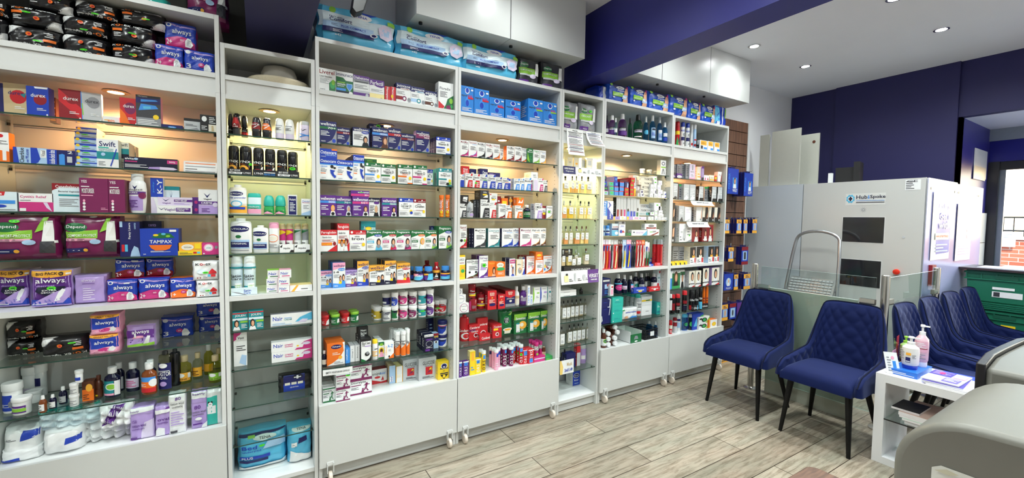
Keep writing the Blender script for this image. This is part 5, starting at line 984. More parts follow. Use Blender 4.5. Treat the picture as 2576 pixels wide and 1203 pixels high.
stock('''
@first shelf, toiletries bay|1.9|560,260,4.008
45,110,105,+7|V|K|l20,60,80,80,W,2|black and red roll-on deodorant, back left|Cd
100,190,97,+3|v|K|PR,0,0,100,0,70,100,30,100 Pr,30,40,80,40,60,90,40,90 PW,30,20,45,40,60,20,45,30 t30,2,70,14,W,SURE|tall black red roll-on with white tick|Cd
188,260,125,+7|V|K|Pr,0,0,100,0,90,50,10,50 l20,60,80,80,W,2|black and red roll-on deodorant, behind the tall one|CK
295,395,135,+3|v|d|PR,0,10,100,10,70,80,30,80 t20,50,80,66,W,sure PW,35,20,50,36,80,60,50,24|dark copper roll-on deodorant|CK
400,500,147,+3|v|d|Po,0,10,100,10,70,80,30,80 t20,50,80,66,W,sure PW,35,20,50,36,80,60,50,24|dark copper roll-on deodorant|CK
530,625,150,+3|v|W|t24,60,76,72,n,Dove l26,20,70,50,d,3|white pointed roll-on deodorant|Ci
630,725,160,+3|v|W|t24,60,76,72,n,Dove l26,20,70,50,d,3|white pointed roll-on deodorant|Ci
745,800,185,+6|v|W||white roll-on partly hidden|CW
780,880,178,+3|c|i|t30,70,70,84,K,7 PB,10,20,90,40,90,46,10,30 PB,10,50,90,30,90,36,10,56|white stick deodorant with grey cap|Cs y.7
@second shelf, toiletries bay|1.7|560,260,4.008
55,165,425,+5|c|K|$LX(e50,26,30,20,O) e50,26,14,10,K|black body spray, amber ring|CK
175,300,432,+5|c|K|$LX(e46,26,30,20,O) e46,26,14,10,K g90,52,14|black body spray, amber ring|CK
312,420,445,+5|c|K|$LX(Pr,10,4,44,4,70,30,40,30) PW,60,4,80,4,90,44,78,40|black body spray, red and white stripes|CK
430,535,457,+5|c|K|$LX(Pr,10,4,44,4,70,30,40,30) PW,60,4,80,4,90,44,78,40 g6,50,12|black body spray, red and white stripes|CK
550,655,468,+5|c|K|$LX(e60,24,34,20,s) e56,26,32,20,K|black body spray, white ring|CK
660,762,488,+5|c|K|$LX(e60,24,34,20,s) e56,26,32,20,K g56,46,20|black body spray, white ring|CK
52,300,655,+1|b|K|t8,60,50,90,W,BEAT_ODOUR PW,4,12,56,12,60,44,4,48 t10,18,52,40,K,SMELL_FRESH t64,20,94,50,W,LYNX|black display tray for body sprays|d.035 ndisplay_tray
305,545,665,+1|b|K|t6,20,44,52,W,LYNX l46,50,94,80,W,1 t46,10,94,40,B,FRESH_FOR_LONGER|black display tray for body sprays|d.035 ndisplay_tray
548,772,680,+1|b|K|t8,60,50,90,W,BEAT_ODOUR PW,4,12,56,12,60,44,4,48 t10,18,52,40,K,SMELL_FRESH t64,20,94,50,W,LYNX|black display tray for body sprays|d.035 ndisplay_tray
@third shelf, toiletries bay|1.5|560,260,4.008
65,250,820,+3|x|w|PW,0,40,100,40,100,100,0,100 PO,0,0,100,0,100,30,0,40 e48,84,30,10,n t24,81,72,87,W,CUTICURA t10,62,90,70,b,body_powder e50,40,22,14,c e50,40,17,10,W r20,16,84,26,b|white and yellow body powder can|CW y.55
250,395,905,+3|c|q|PT,0,34,100,34,100,66,0,66 Pg,20,40,80,40,50,30 Pk,4,0,96,0,96,30,50,34,4,30 t18,44,80,54,W,mitchum|green and pink stick deodorant|CT y.5
415,525,930,+3|V|j|Pg,10,50,90,50,50,20 Pk,10,0,90,0,50,40|pale green roll-on deodorant|CT
530,640,930,+3|V|j|Pg,10,50,90,50,50,20 Pk,10,0,90,0,50,40|pale green roll-on deodorant|CT
660,752,922,+3|b|W|r8,2,92,94,n t14,72,86,84,W,Autant l20,20,80,66,W,6|narrow carton with navy panel|d.03
795,890,962,+3|b|W|t12,78,88,90,b,Driclor r10,74,88,76,r l20,40,80,66,e,3 Pu,0,0,100,0,100,30,0,10|small white and blue antiperspirant carton|d.03
@fourth shelf, toiletries bay|1.3|560,540,3.758
70,285,35,+3|x|W|e48,84,38,12,n t14,81,82,87,W,CUTICURA e48,56,9,6,g r16,12,84,44,u r18,16,82,36,n t26,27,74,33,W,ORIGINAL l20,4,80,10,e,1|large white talc bottle|CW y.55
285,440,103,+3|x|W|e48,84,38,12,n t14,81,82,87,W,CUTICURA e48,56,9,6,g r16,12,84,44,u r18,16,82,36,n t26,27,74,33,W,ORIGINAL|small white talc bottle|CW y.55
440,540,73,+3|s|W|e50,60,38,18,o e50,60,34,15,W e50,60,34,9,w l20,16,80,36,e,3|white spray can with coral cap|Ck
535,600,85,+8|s|m|Py,0,70,100,90,60,100,0,100 r10,20,90,50,W l16,24,80,44,K,2|pink body spray with beige cap|Cz
602,670,85,+8|s|m|Py,0,70,100,90,60,100,0,100 r10,20,90,50,W l16,24,80,44,K,2|pink body spray with beige cap|Cz
680,745,85,+8|s|s|Pg,0,80,100,100,60,100,0,100 r10,20,90,50,W l16,24,80,44,K,2|green grey body spray with beige cap|Cz
750,815,85,+8|s|e|Pg,0,80,100,100,60,100,0,100 r10,20,90,50,W l16,24,80,44,K,2|green grey body spray with beige cap|Cz
540,672,285,+2|b|W|PK,0,70,20,100,16,60 PK,70,0,100,0,100,30,80,30 t26,36,74,66,K,impulse|white and black spray display tray|d.04 ndisplay_tray
678,825,285,+2|b|W|PK,0,70,20,100,16,60 PK,70,0,100,0,100,30,80,30 t26,36,74,66,K,impulse|white and black spray display tray|d.04 ndisplay_tray
@wide shelf, toiletries bay|1.09|560,540,3.758
82,200,380,755|s|q|e36,12,40,12,t PW,50,8,90,8,90,34,50,34 l50,12,88,30,l,3 t24,56,84,66,K,Satin t30,46,84,55,K,Care r0,88,100,94,t|tall white aloe shave gel can|CW
203,318,378,752|s|q|e36,12,40,12,t PW,50,8,90,8,90,34,50,34 l50,12,88,30,l,3 t24,56,84,66,K,Satin t30,46,84,55,K,Care r0,88,100,94,t|tall white aloe shave gel can|CW
80,328,705,768|b|q|Pe,0,60,30,40,60,0,50,0,20,30 t48,46,76,80,b,Satin t48,14,74,42,b,Care|pale blue tray under the shave gel cans|d.03 ndisplay_tray
415,525,680,742|b|W|$NA(g)|hair removal carton, green line, bottom|d.07 cl
415,525,608|b|W|$NA(g)|hair removal carton, green line, middle|^1 d.07 cl
425,540,530|b|W|$NA(g)|hair removal carton, green line, top|^1 d.08 cl
528,632,675,740|b|W|$NA(m)|hair removal carton, pink line, bottom|d.07 ck
528,635,602|b|W|$NA(m)|hair removal carton, pink line, middle|^1 d.07 ck
538,650,525|b|W|$NA(m)|hair removal carton, pink line, top|^1 d.08 ck
635,850,672,730|b|W|PO,6,0,20,0,40,100,30,100 l50,30,80,60,d,1|low white carton with orange leaf lines|d.09 ch
@first lower glass shelf, toiletries bay|.905|560,540,3.758
95,240,930,1100|b|t|r0,90,100,96,r t16,72,84,86,W,JOLEN r0,54,100,66,q f26,26,44,H,S,W r50,40,100,50,l l56,10,96,36,W,4|teal bleach cream carton with portrait|d.05
248,388,915,1090|b|t|r0,90,100,96,r t16,72,84,86,W,JOLEN r0,54,100,66,q f26,26,44,H,S,W r50,40,100,50,l l56,10,96,36,W,4|teal bleach cream carton with portrait|d.05
455,850,950,1062|b|W|t5,44,28,78,b,Nair r32,60,50,64,B t32,42,50,56,t,CREAM Pc,58,22,70,60,100,98,100,30 Pi,62,16,76,44,90,40,84,14 l4,6,50,30,u,2|white and blue hair cream carton|d.04 ce
@second lower glass shelf, toiletries bay|.705|560,820,3.14
90,195,60,325|b|W|Pm,0,76,0,100,60,100,20,80 e54,84,34,9,W t30,80,78,88,K,Veet l20,46,90,64,d,3 Pu,40,10,90,0,96,30,60,34|tall white and magenta wax carton|d.05
388,715,215,295|b|W|t5,44,28,80,b,Nair r32,40,52,46,m t32,54,52,70,m,cream Pm,56,0,100,0,100,100,80,80 PW,58,20,68,50,80,60,76,20 e64,40,3,8,y e86,60,10,16,i|white and pink hair cream carton, lower|d.05
385,712,138|b|W|t5,44,28,80,b,Nair r32,40,52,46,m t32,54,52,70,m,cream Pm,56,0,100,0,100,100,80,80 PW,58,20,68,50,80,60,76,20 e64,40,3,8,y e86,60,10,16,i|white and pink hair cream carton, upper|^1 d.05
@third lower glass shelf, toiletries bay|.506|560,820,3.14
445,710,405,540|K|K|r14,4,80,96,b r14,50,80,100,n e58,86,16,14,x PW,46,80,68,80,68,86,46,86 PW,54,74,60,74,60,94,54,94 r18,42,34,56,w r38,42,54,56,w r58,42,74,56,w t34,24,60,32,W,QUATRA|black wrapped wipes pack with blue label|d.08
@bottom board, toiletries bay|.0935|560,820,3.14
120,515,870,1190|k|c|Pn,0,92,100,96,100,100,0,100 e54,88,24,7,W t42,85,66,91,d,TENA Pl,20,90,34,90,34,96,20,96 t8,62,38,72,b,Bed t8,54,46,60,b,underpad Pb,4,36,64,36,64,44,4,44 t8,37,30,43,W,PLUS Pn,4,26,60,28,60,35,4,33 PW,0,0,100,0,100,16,0,12 e48,70,6,3,G Pu,50,60,96,60,94,84,60,80|large blue bed underpad pack|d.24
520,735,790,1120|k|c|e56,96,40,6,W t36,94,76,98,d,TENA Pn,40,60,78,66,76,78,44,76 PW,14,50,36,54,36,66,14,62 PW,6,0,96,0,98,22,10,40 l18,54,32,60,d,2|blue and white pants pack with barcode|d.2
''')
VB = 'l30,20,70,80,e,3'
stock('''
@top of the vitamin bay|2.455|550,0,3.342
835,1490,-10,+1|K|c|$TC()|huge blue comfort pants pack, leftmost|d.26 k.5
@top of the supplement bay|2.455|980,0,4.954
90,940,265,+1|K|c|$TC()|huge blue comfort pants pack, middle one|d.26 k.5
925,1620,490,+1|K|c|$TC()|huge blue comfort pants pack below the cabinets|d.26 k.5
1625,1870,690,+4|K|d|$DG()|charcoal pants pack on the bay top, left one|d.2 k.5
1915,2165,745,+4|K|d|$DG()|charcoal pants pack on the bay top, right one|d.2 k.5
@header, vitamin bay|2.1805|790,150,7.078
75,390,135,+2|b|W|t4,76,92,94,R,Liverel l5,36,60,60,e,5 t5,62,76,70,d,Liver_function Pg,60,8,98,8,98,50,84,56,60,40 e80,34,16,18,j e84,44,10,12,l t6,8,36,12,d,VITABIOTICS|white liver tablet carton with green artichoke|d.05
397,695,195,+2|b|W|t2,80,98,94,n,immunace r0,0,100,62,g Pg,0,60,0,76,40,74,60,60,100,54,100,40 l6,50,52,60,l,1 t6,40,54,50,W,immune t6,32,46,38,W,system r0,16,56,26,B Pu,60,50,96,50,96,34,78,14,60,34 PB,64,47,92,47,92,34,78,20,64,34 r0,0,100,14,x e86,8,12,8,W|green and white immune tablet carton|d.05
700,988,262,+2|b|W|r0,80,100,100,p t3,82,96,95,W,Diabetone r0,66,100,80,e l10,68,90,78,d,1 l8,40,90,60,e,3 r0,20,100,30,s r0,0,100,20,p e84,11,10,8,s|purple and white diabetes tablet carton|d.05
990,1250,590,+2|b|h|e80,30,7,12,z|low cream carton below the purple one|d.05
990,1250,340|b|W|Pp,0,56,30,60,50,50,80,46,100,56,100,100,0,100 t6,62,92,90,W,Perfectil l10,14,92,34,e,3|purple and white beauty tablet carton|^1 d.05
1262,1360,470,+2|b|r|U16,6,66,96,W,Menopace|narrow red carton with vertical lettering|d.05
1365,1455,478,+2|b|r|U16,6,66,96,W,Menopace e30,36,24,12,y|narrow red carton with yellow sticker|d.05
1462,1720,405,+2|b|W|$JT(Jointace/W/COLLAGEN/R/v) t32,71,88,77,R,COLLAGEN|navy and white joint carton, red ring|d.05 cn
1722,1973,470,+2|b|W|$JT(Jointace/W/OMEGA-3/u/t) t42,71,90,77,c,OMEGA-3|navy and white joint carton, teal ring|d.05 cn
1975,2190,545,+3|b|W|$JT(ointace/W/ORIGINAL/N/N)|navy and white joint carton, brown ring|d.05 cn
2215,2480,385,+1|b|W|t8,72,80,82,d,Floradix l10,46,60,68,d,5 Pr,0,0,28,0,40,12,0,30 Pg,60,40,100,56,100,0,30,0,50,20 e84,34,12,10,l e70,10,20,8,v e88,14,9,7,j|white tonic carton with grapes and herbs|d.06 cW
@first shelf, vitamin bay|1.9|790,290,6.33
78,360,78,+1|b|n|$WM(wellman/g/70+)|navy mens tablet carton, green band|d.05
362,572,185,+3|b|n|$WM(wellman/R/50+)|navy mens tablet carton, dark red band|d.05
575,615,205,+6|b|K|l20,20,80,60,e,4|thin black carton between the navy ones|d.04
618,880,185,+2|b|W|r0,80,100,100,n t6,82,94,97,W,wellteen e76,76,24,8,b t60,73,92,80,W,Him l6,36,60,66,d,5 f76,28,40,H,S,K Pn,96,0,100,0,100,90,96,84|white teen boy tablet carton with portrait|d.05 cn
880,1115,130,+6|b|n|t30,90,60,96,W,Wellman g60,92,16 $WM(wellman/B/)|taller navy carton with green sticker behind|d.07
925,1178,185,+1|b|n|$WM(wellman/B/ORIGINAL) f80,26,46,N,S,N|navy mens tablet carton, light blue band, portrait|d.05
1180,1385,195,+3|b|n|$WM(wellman/r/MAX)|navy mens tablet carton, bright red band|d.05
1387,1595,285,+3|b|n|$WM(wellman/R/CONCEPTION)|navy conception tablet carton, shorter|d.05
1625,1838,240,+1|b|n|$WM(wellman/v/MAX) r0,64,100,84,v t20,75,98,83,W,CONCEPTION t60,65,98,73,W,MAX|navy conception tablet carton, tall, front|d.05 cP
1945,2170,340,+1|b|W|$VT(b/Vitamin_B/b)|blue topped vitamin B carton|d.04 cn R3
@second shelf, vitamin bay|1.7|790,290,6.33
83,360,675,+1|b|W|$OS()|blue and white bone tablet carton|d.05 cb
83,368,522|b|b|t4,44,96,80,W,Osteocare r68,84,100,100,o t30,26,96,40,u,ORIGINAL t6,12,34,20,W,VITABIOTICS|blue bone carton lying on top|^1 d.09
362,622,705,+1|b|W|$OS()|blue and white bone tablet carton|d.05 cb
625,800,625,+1|b|W|$OS()|tall blue and white bone liquid carton|d.06 cn R3
805,1000,690,+8|b|g|l20,85,90,97,l,2|green carton at the back of the shelf|d.04
812,1062,745,+1|b|W|$VT(g/Vitamin_D/B) t34,46,66,52,B,400_IU|green topped vitamin D carton, light blue stripe|d.05
1070,1300,770,+1|b|W|$VT(g/Vitamin_D/g) t30,46,70,52,K,1000_IU|green topped vitamin D carton, dark green stripe|d.05
1335,1565,778,+1|b|W|$VT(g/Vitamin_D/o) t30,46,70,52,o,2000_IU|green topped vitamin D carton, orange stripe|d.05 cg
1572,1797,790,+1|b|W|$VT(g/Vitamin_D/m) t30,46,70,52,m,3000_IU|green topped vitamin D carton, magenta stripe|d.05 cg
1800,1890,860,+6|b|W|$VT(b/K_2/b)|blue topped carton set back on the shelf|d.04
1985,2192,840,+1|b|W|$VT(t/Omega_3-6-9/t) e70,12,14,8,K e86,16,10,8,l|teal topped omega carton|d.04 ct R2
@third shelf, vitamin bay|1.5|790,465,6.503
98,360,165,+1|b|p|$WW(wellwoman/B/ORIGINAL/O)|purple womens carton, light blue band|d.05
362,615,180,+3|b|p|$WW(wellwoman/t/70+/s)|purple womens carton, teal band, grey hair|d.05
630,895,185,+1|b|p|$WW(wellwoman/m/50+/N)|purple womens carton, magenta band|d.05
605,905,90|b|p|t36,56,98,90,W,wellwoman r0,0,100,42,m t74,8,96,36,W,50+ g56,70,14|purple womens carton lying on top|^1 d.07
900,1075,210,+3|b|W|r0,76,100,100,x t-2,80,96,94,W,ellteen e70,72,26,7,p l8,20,50,62,d,5 f66,28,44,z,S,K|white teen girl carton with portrait|d.05 cx
1112,1352,210,+1|b|p|$WW(wellwoman/t/VEGAN/H)|purple womens carton, vegan|d.05
1388,1622,215,+1|b|W|$VT(b/Cod_Liver_Oil/W) t26,42,76,50,K,Omega-3 e86,22,10,8,b|blue topped cod liver oil carton|d.05 cn
1624,1825,230,+1|b|W|$VT(R/Cinafen/W) r20,36,80,38,R|dark red topped cinnamon carton|d.05
2045,2122,170,+1|t|o|U20,30,70,96,W,Vitamin_C e48,26,20,9,y l16,4,84,16,y,2|orange effervescent vitamin tube|Co
2145,2222,165,+1|t|o|U20,30,70,96,W,Vitamin_C e48,26,20,9,y l16,4,84,16,y,2|orange effervescent vitamin tube|Co
@fourth shelf, vitamin bay|1.3|790,465,6.503
105,378,740,+1|b|W|$FE()|red and white iron capsule carton|d.05 cr
385,578,635,+1|b|W|$FE() f36,22,30,H,S,W f70,24,30,H,S,W|tall red and white iron liquid carton|d.05 cR R4
582,850,745,+1|b|W|$VT(r/Iron/W) r20,36,80,38,P|red topped iron carton with swirl|d.05 cK
860,1112,745,+1|b|W|$PG(g/Pregnacare/b/new_mum/c/c)|green pregnancy carton, new mum, light blue|d.05
770,1008,598,+5|b|t|t20,36,98,66,W,Pregnacare e50,52,22,12,y e80,22,26,14,b|teal carton raised behind the green ones|d.05 z.083
1115,1345,745,+1|b|W|$PG(g/Pregnacare/r/His_Her/m/r)|green pregnancy carton with couple print|d.05 cN
1348,1580,745,+1|b|W|$PG(g/Pregnacare/v/conception/m/v)|green pregnancy carton, magenta stripe|d.05
1590,1815,748,+1|b|W|$PG(g/Pregnacare/o/original/g/l) f80,32,40,O,S,W|green pregnancy carton, orange badge, blonde|d.05 cg
1818,2008,748,+1|b|W|$PG(g/Pregnacare/o/original/g/l)|green pregnancy carton, orange badge, brunette|d.05
2040,2250,680,+1|b|W|$PG(g/Pregnacare/b/max/g/l)|tall green pregnancy carton, max|d.05 cg R1
1905,1965,675,+10|b|n|l20,84,80,96,u,2|small dark blue carton behind the green ones|d.03
1970,2030,675,+10|b|n|l20,84,80,96,u,2|small dark blue carton behind the green ones|d.03
@wide shelf, vitamin bay|1.0895|790,630,6.014
100,272,315,570|b|W|$WK(k/wellbaby/B/multi-vitamin/14/)|pink topped baby vitamin carton, short|d.05 cB
285,475,190,568|b|W|$WK(k/wellbaby/B/multi-vitamin/14/)|pink topped baby vitamin carton, tall|d.04 cB R3
478,650,300,550|b|W|$WK(P/wellbaby/p/vit_D/vitamin_D/)|violet baby vitamin D carton|d.04 cp R2
655,828,165,540|b|W|$WK(O/wellkid/b/calcium/calcium/)|orange topped kids calcium carton|d.04 cn R2
838,1068,235,535|b|W|$WK(O/wellkid/x/multi-vitamin/smart/) PO,0,76,100,76,100,100,0,100 t5,80,96,97,n,wellkid|wide orange topped kids tablet carton|d.05 cO
1070,1240,160,518|b|W|$WK(O/wellkid/x/multi-vitamin/15/)|tall orange topped kids liquid carton|d.035 cx R4
1252,1452,200,498|b|W|$WK(O/wellkid/r/soft_jelly/jelly/) r0,0,100,12,r|orange topped kids jelly carton, red foot|d.045 cO R2
1455,1512,245,455|j|x|Pb,0,0,100,0,100,60,0,60|blue lidded gummy jar behind|CB
1510,1655,250,480|j|x|Pp,0,0,100,0,100,90,0,90 Pc,0,0,60,0,100,40,80,70,20,50 Pk,0,50,40,60,50,90,0,90 t20,50,80,76,W,wellkid|blue lidded gummy jar|CB
1660,1800,250,475|j|x|Pc,40,0,100,0,100,90,50,90 Pp,0,0,40,0,50,60,0,60 PO,0,60,50,70,50,90,0,90|blue lidded gummy jar|CB
1915,2055,240,462|j|x|Pc,0,0,100,0,100,60,0,50 Pp,0,40,60,40,50,70,0,70 PO,0,70,100,70,100,90,0,90 t20,40,80,66,b,wellkid|blue lidded gummy jar|CB
1795,1905,180,455|r|R|r0,70,100,100,O r0,0,100,66,K f50,44,30,H,S,W l10,4,60,20,W,2|dark red gummy bottle with red cap|Cr
1645,1770,155,420|r|R|r0,70,100,100,O|dark red bottle with dark cap behind|CR
@first lower glass shelf, vitamin bay|.867|790,630,6.014
112,235,985,1150|p|r|r0,0,100,90,r PW,60,0,100,0,100,90,70,60 l10,20,50,60,W,3|small red lidded sweetener tub|Cr R2
252,392,970,1142|p|g|r0,0,100,90,g PW,70,20,96,20,96,80,76,80 l10,20,60,70,W,3|small green lidded sweetener tub|Cl R2
403,543,945,1115|p|r|r0,0,100,90,r PW,70,20,96,20,96,80,76,80 l10,20,60,70,W,3|small red lidded sweetener tub|Cr R1
545,680,925,1105|p|g|r0,0,100,90,g PW,70,20,96,20,96,80,76,80 l10,20,60,70,W,3|small green lidded sweetener tub|Cl R1
893,1028,855,1065|p|W|Pb8a030,0,4,100,4,100,96,0,96 e86,80,16,10,x r4,28,40,46,W|white lidded tub, olive label|CW R1
1030,1168,865,1078|p|W|P8d9096,0,4,88,4,60,40,88,96,0,96 e66,80,26,12,x t46,76,86,84,W,Valupak l30,30,70,60,W,3|white lidded tub, grey label|CW
1168,1278,840,1060|p|W|Pg,0,4,80,4,70,40,88,96,0,96 PO,88,50,100,50,100,96,88,96 e56,80,28,12,x|white lidded tub, green label|CW
1290,1422,840,1045|p|W|$VP(m)|white lidded tub, pink label, lower|CW R1
1430,1560,838,1035|p|W|$VP(v)|white lidded tub, plum label, lower|CW R1
1570,1700,835,1020|p|W|Pt,0,4,88,4,100,96,0,96 e88,82,24,12,x r4,20,40,46,W g56,72,22|white lidded tub, teal label, lower|CW R1
1702,1818,785,1000|p|W|$VP(p)|white lidded tub, purple label, lower|CW R1
1030,1168,655|p|W|Pn,0,4,96,4,96,96,0,96 e88,66,24,12,x r10,20,50,44,W|white lidded tub, navy label, upper|^7 CW
1168,1275,640|p|W|$VP(b)|white lidded tub, blue label, upper|^7 CW
1290,1420,625|p|W|$VP(m)|white lidded tub, pink label, upper|^7 CW R1
1432,1560,625|p|W|$VP(v)|white lidded tub, plum label, upper|^7 CW R1
1570,1700,615|p|W|Pt,0,4,88,4,100,96,0,96 e88,72,24,12,x r4,20,40,46,W|white lidded tub, teal label, upper|^7 CW
1700,1812,590|p|W|$VP(p)|white lidded tub, purple label, upper|^7 CW R1
1815,1912,760,950|p|W|$VP(R) g60,50,26|white lidded tub, dark red label|CW R1
1922,2052,750,950|p|W|$VP(r)|white lidded tub, bright red label|CW R2
@second lower glass shelf, vitamin bay|.64|790,810,5.728
112,182,420,640|r|x|r0,0,100,70,w|dark bottle with white cap, left edge|CW
188,445,320,640|b|o|PW,60,0,100,0,100,100,88,100,94,60,70,30,30,10,0,0 Po,60,30,88,60,92,90,60,90 e52,82,30,10,n t28,78,78,86,W,Valupak l30,46,74,60,w,2 e74,32,11,8,O l40,6,90,18,e,2|large orange hair and nails carton|d.07 R1
455,517,385,600|b|B|U16,20,50,90,W,bioglan|narrow light blue carton spine|d.07
522,588,350,582|b|W|T36,24,64,80,K,Omega_7|narrow white omega carton|d.09 cs
595,658,340,570|b|W|T36,20,60,90,K,BioCurcumin|narrow white curcumin carton|d.09 cs
680,822,250,580|b|W|r0,88,100,100,K t10,74,90,86,K,Black_Seed t10,66,36,74,K,Oil r36,64,96,68,P Pg,0,0,60,0,20,10,0,14 PK,40,0,100,0,100,26,84,12 e60,32,24,9,K e64,36,14,7,e|tall white and black seed oil carton|d.05 cK R2
640,780,80,540|b|K|t24,86,80,92,W,Nutri t24,76,84,84,W,Black_Seed t24,70,60,76,W,Oil e60,64,30,5,y|taller black seed oil carton with yellow sticker|d.06
835,918,255,555|s|W|Py,0,0,0,0,0,0 l10,20,90,60,O,3 l50,66,90,80,d,1|white tube with yellow lid|Cy
928,1014,295,535|b|W|r0,80,100,100,g e50,84,30,8,l e50,44,44,24,y e50,48,24,13,N Pk,10,10,90,10,70,40,30,40 r0,0,100,8,g|echinacea carton with pink flower|d.05 R2
1020,1150,300,535|b|W|T6,20,24,76,O,CURALIN t30,66,90,84,B,A-Z l40,44,70,58,e,3 Po,40,0,100,0,100,30 e48,12,9,7,K|white multivitamin carton with orange corner|d.05
1165,1245,145,500|t|W|Po,0,0,100,0,100,60,0,30 t24,52,74,66,K,Vita l20,70,80,78,d,1 t30,42,60,52,K,C|white orange vitamin C tube|CW R2
1250,1325,135,500|t|W|Po,0,0,100,0,100,60,0,30 t24,52,74,66,K,Vita l20,70,80,78,d,1|white orange vitamin C tube|CW R2
1326,1382,105,480|t|W|Po,0,0,100,0,100,60,0,30 t24,52,74,66,K,Vita|white orange vitamin C tube|CW R1
1095,1163,100,440|t|W|Po,0,0,100,0,100,60,0,30|white orange vitamin C tube|CW R1
1590,1718,190,440|b|x|r0,86,100,100,W t6,88,94,97,K,Sambucol r20,66,90,74,p e54,46,40,18,e e54,46,34,15,x l20,22,90,28,W,2 r10,4,60,16,p|dark purple elderberry carton with white lid|d.05 R2
1722,1792,170,385|b|u|r0,86,100,100,R Pn,0,50,100,50,100,86,0,86 t10,66,96,84,y,eyes e50,42,36,10,W e50,42,16,9,K|blue eye vitamin carton|d.05
1795,1935,185,375|p|W|r0,4,100,90,W Pb,0,4,50,4,76,40,86,86,0,86 e50,72,26,10,x|white tub with navy lid, lower one|Cn
1778,1920,-15|p|W|r0,4,100,90,W Pb,0,4,50,4,76,40,86,86,0,86 e50,72,26,10,x r0,88,100,96,r|white tub with navy lid, upper one|^1 Cn
1650,1720,-60,200|b|n|l20,20,80,80,u,4|dark navy carton at the right rear|d.05
@bottom board, vitamin bay|.4255|790,810,5.728
128,305,970,1172|b|W|$DI(g)|green rehydration carton|d.04 cW R4
315,520,975,1160|b|W|$DI(v)|purple rehydration carton, left stack lower|d.07 cW R1
320,520,785|b|W|$DI(v) g88,97,22|purple rehydration carton, left stack upper|^1 d.09 cW 
522,832,855,1070|b|W|$DI(v)|wide purple rehydration carton, lower|d.08 cW R1
522,832,650|b|W|$DI(v)|wide purple rehydration carton, upper|^1 d.08 cW R1
836,1050,700,905|b|W|t2,54,60,80,K,oralyte t54,60,90,78,B,Relief Pr,0,0,100,0,100,16,60,10,0,30 e36,44,20,8,r Pr,60,20,80,20,72,50|red and white relief carton|d.06 cR
1085,1172,640,895|b|u|r10,10,60,40,W T20,10,50,40,b,relief|narrow lilac blue carton|d.1 cz
1182,1277,650,880|b|W|r0,0,8,100,O r92,0,100,100,O r10,30,70,50,w|narrow cream carton with gold edges|d.1 ch
1282,1498,560,862|b|s|t12,68,90,84,K,GLUCOSE t24,60,80,66,d,Dextrose_Powder r28,22,74,58,r e64,46,8,7,y Pv,28,22,50,40,74,50,60,34,36,30 l20,8,84,18,d,2|silver glucose powder carton|d.08 R1
1510,1760,535,855|b|s|t22,68,90,84,K,GLUCOSE t34,60,80,66,d,Dextrose_Powder r38,22,78,58,r e68,46,8,7,y Pv,38,22,58,40,78,50,64,34,46,30 l20,8,84,18,d,2|silver glucose powder carton|d.08 R1
1785,1965,585,840|b|y|e56,74,30,16,W e56,74,24,13,n PW,44,72,68,72,56,62 t20,56,92,66,n,Macushield t44,44,66,49,K,GOLD r20,30,92,36,d PK,20,26,94,26,56,0 e56,16,14,9,y|bright yellow eye supplement carton|d.06
@header, supplement bay|2.1805|1140,190,5.232
98,268,125,+2|b|2a7fd2|$SP(r)|tall blue iron water carton|d.08
275,470,165,+2|b|2a7fd2|$SP(r)|tall blue iron water carton|d.08
475,670,280,+2|b|2a7fd2|$SP(r)|short blue iron water carton, red stripe|d.08
685,885,312,+2|b|2a7fd2|$SP(r)|short blue iron water carton, red stripe|d.08
985,1178,298,+1|b|2a7fd2|$SP(l) r44,26,76,30,W|blue iron water carton with green stripe|d.12
1182,1358,338,+1|b|2a7fd2|$SP(l) r44,26,76,30,W|blue iron water carton with green stripe|d.08
@first shelf, supplement bay|1.9|1140,190,5.232
92,200,845,+1|b|W|$HA(MultiMax/K/m//R) e0,0,0.1,0.1,W|white multivitamin carton, magenta foot|d.04
205,312,855,+1|b|W|$HA(Femmevit/B/m//R)|white womens carton, magenta foot, blue line|d.04
315,418,875,+1|b|W|$HA(MultiMax/K/K//K)|white multivitamin carton, black foot|d.04
425,520,888,+1|b|W|$HA(NatoMax/r/x//R)|white carton, navy and orange foot|d.04
522,612,900,+1|b|W|$HA(Senior/d/o//R)|white senior carton, orange foot|d.04
614,658,965,+3|b|W|$HA(Vit/K/o//R)|small orange carton set back|d.04
702,802,925,+1|b|W|$HA(OcuMax/d/R//K) e74,30,8,4,N|white carton, dark red foot|d.04 co
806,898,932,+1|b|W|$HA(OsteoMax/d/R//K)|white carton, dark red foot|d.04
900,970,955,+2|b|W|$HA(Vita/d/o//e)|white carton, orange foot, partly behind|d.04
972,1048,955,+1|b|g|r30,84,80,90,W t10,70,92,80,W,Blend Pl,0,20,50,0,10,70 l50,20,80,50,j,3|green herbal carton|d.04
1052,1135,975,+1|b|W|$HA(Digest/K/l//j)|white carton, light green foot|d.04
1140,1218,985,+1|b|W|$HA(Digest/B/O//e)|white carton, orange foot, rightmost|d.04
@second shelf, supplement bay|1.7|1140,400,7.518
125,205,290,+1|b|W|PB,44,90,100,90,100,100 t2,64,96,84,K,C_AGE Pb,0,0,100,0,100,55,20,55|white and blue carton cut by post|d.04
165,300,130,+4|b|r|t20,60,80,90,W,FOO PW,20,10,80,10,70,60,50,40,30,60|bright red carton standing behind|d.04
315,437,185,+6|b|n|l20,60,80,90,W,2|navy carton behind the red vitamin E|d.04
230,365,268,+1|b|W|$HV(Vitamin/r/E)|white vitamin E carton, red wedge|d.04 cW
368,500,278,+1|b|W|$HV(Vitamin/r/E) g46,34,16|white vitamin E carton, red wedge|d.04
503,642,290,+1|b|W|$HV(Vitamin/b/D3) r46,56,96,62,j|white vitamin D3 carton, green mark|d.04
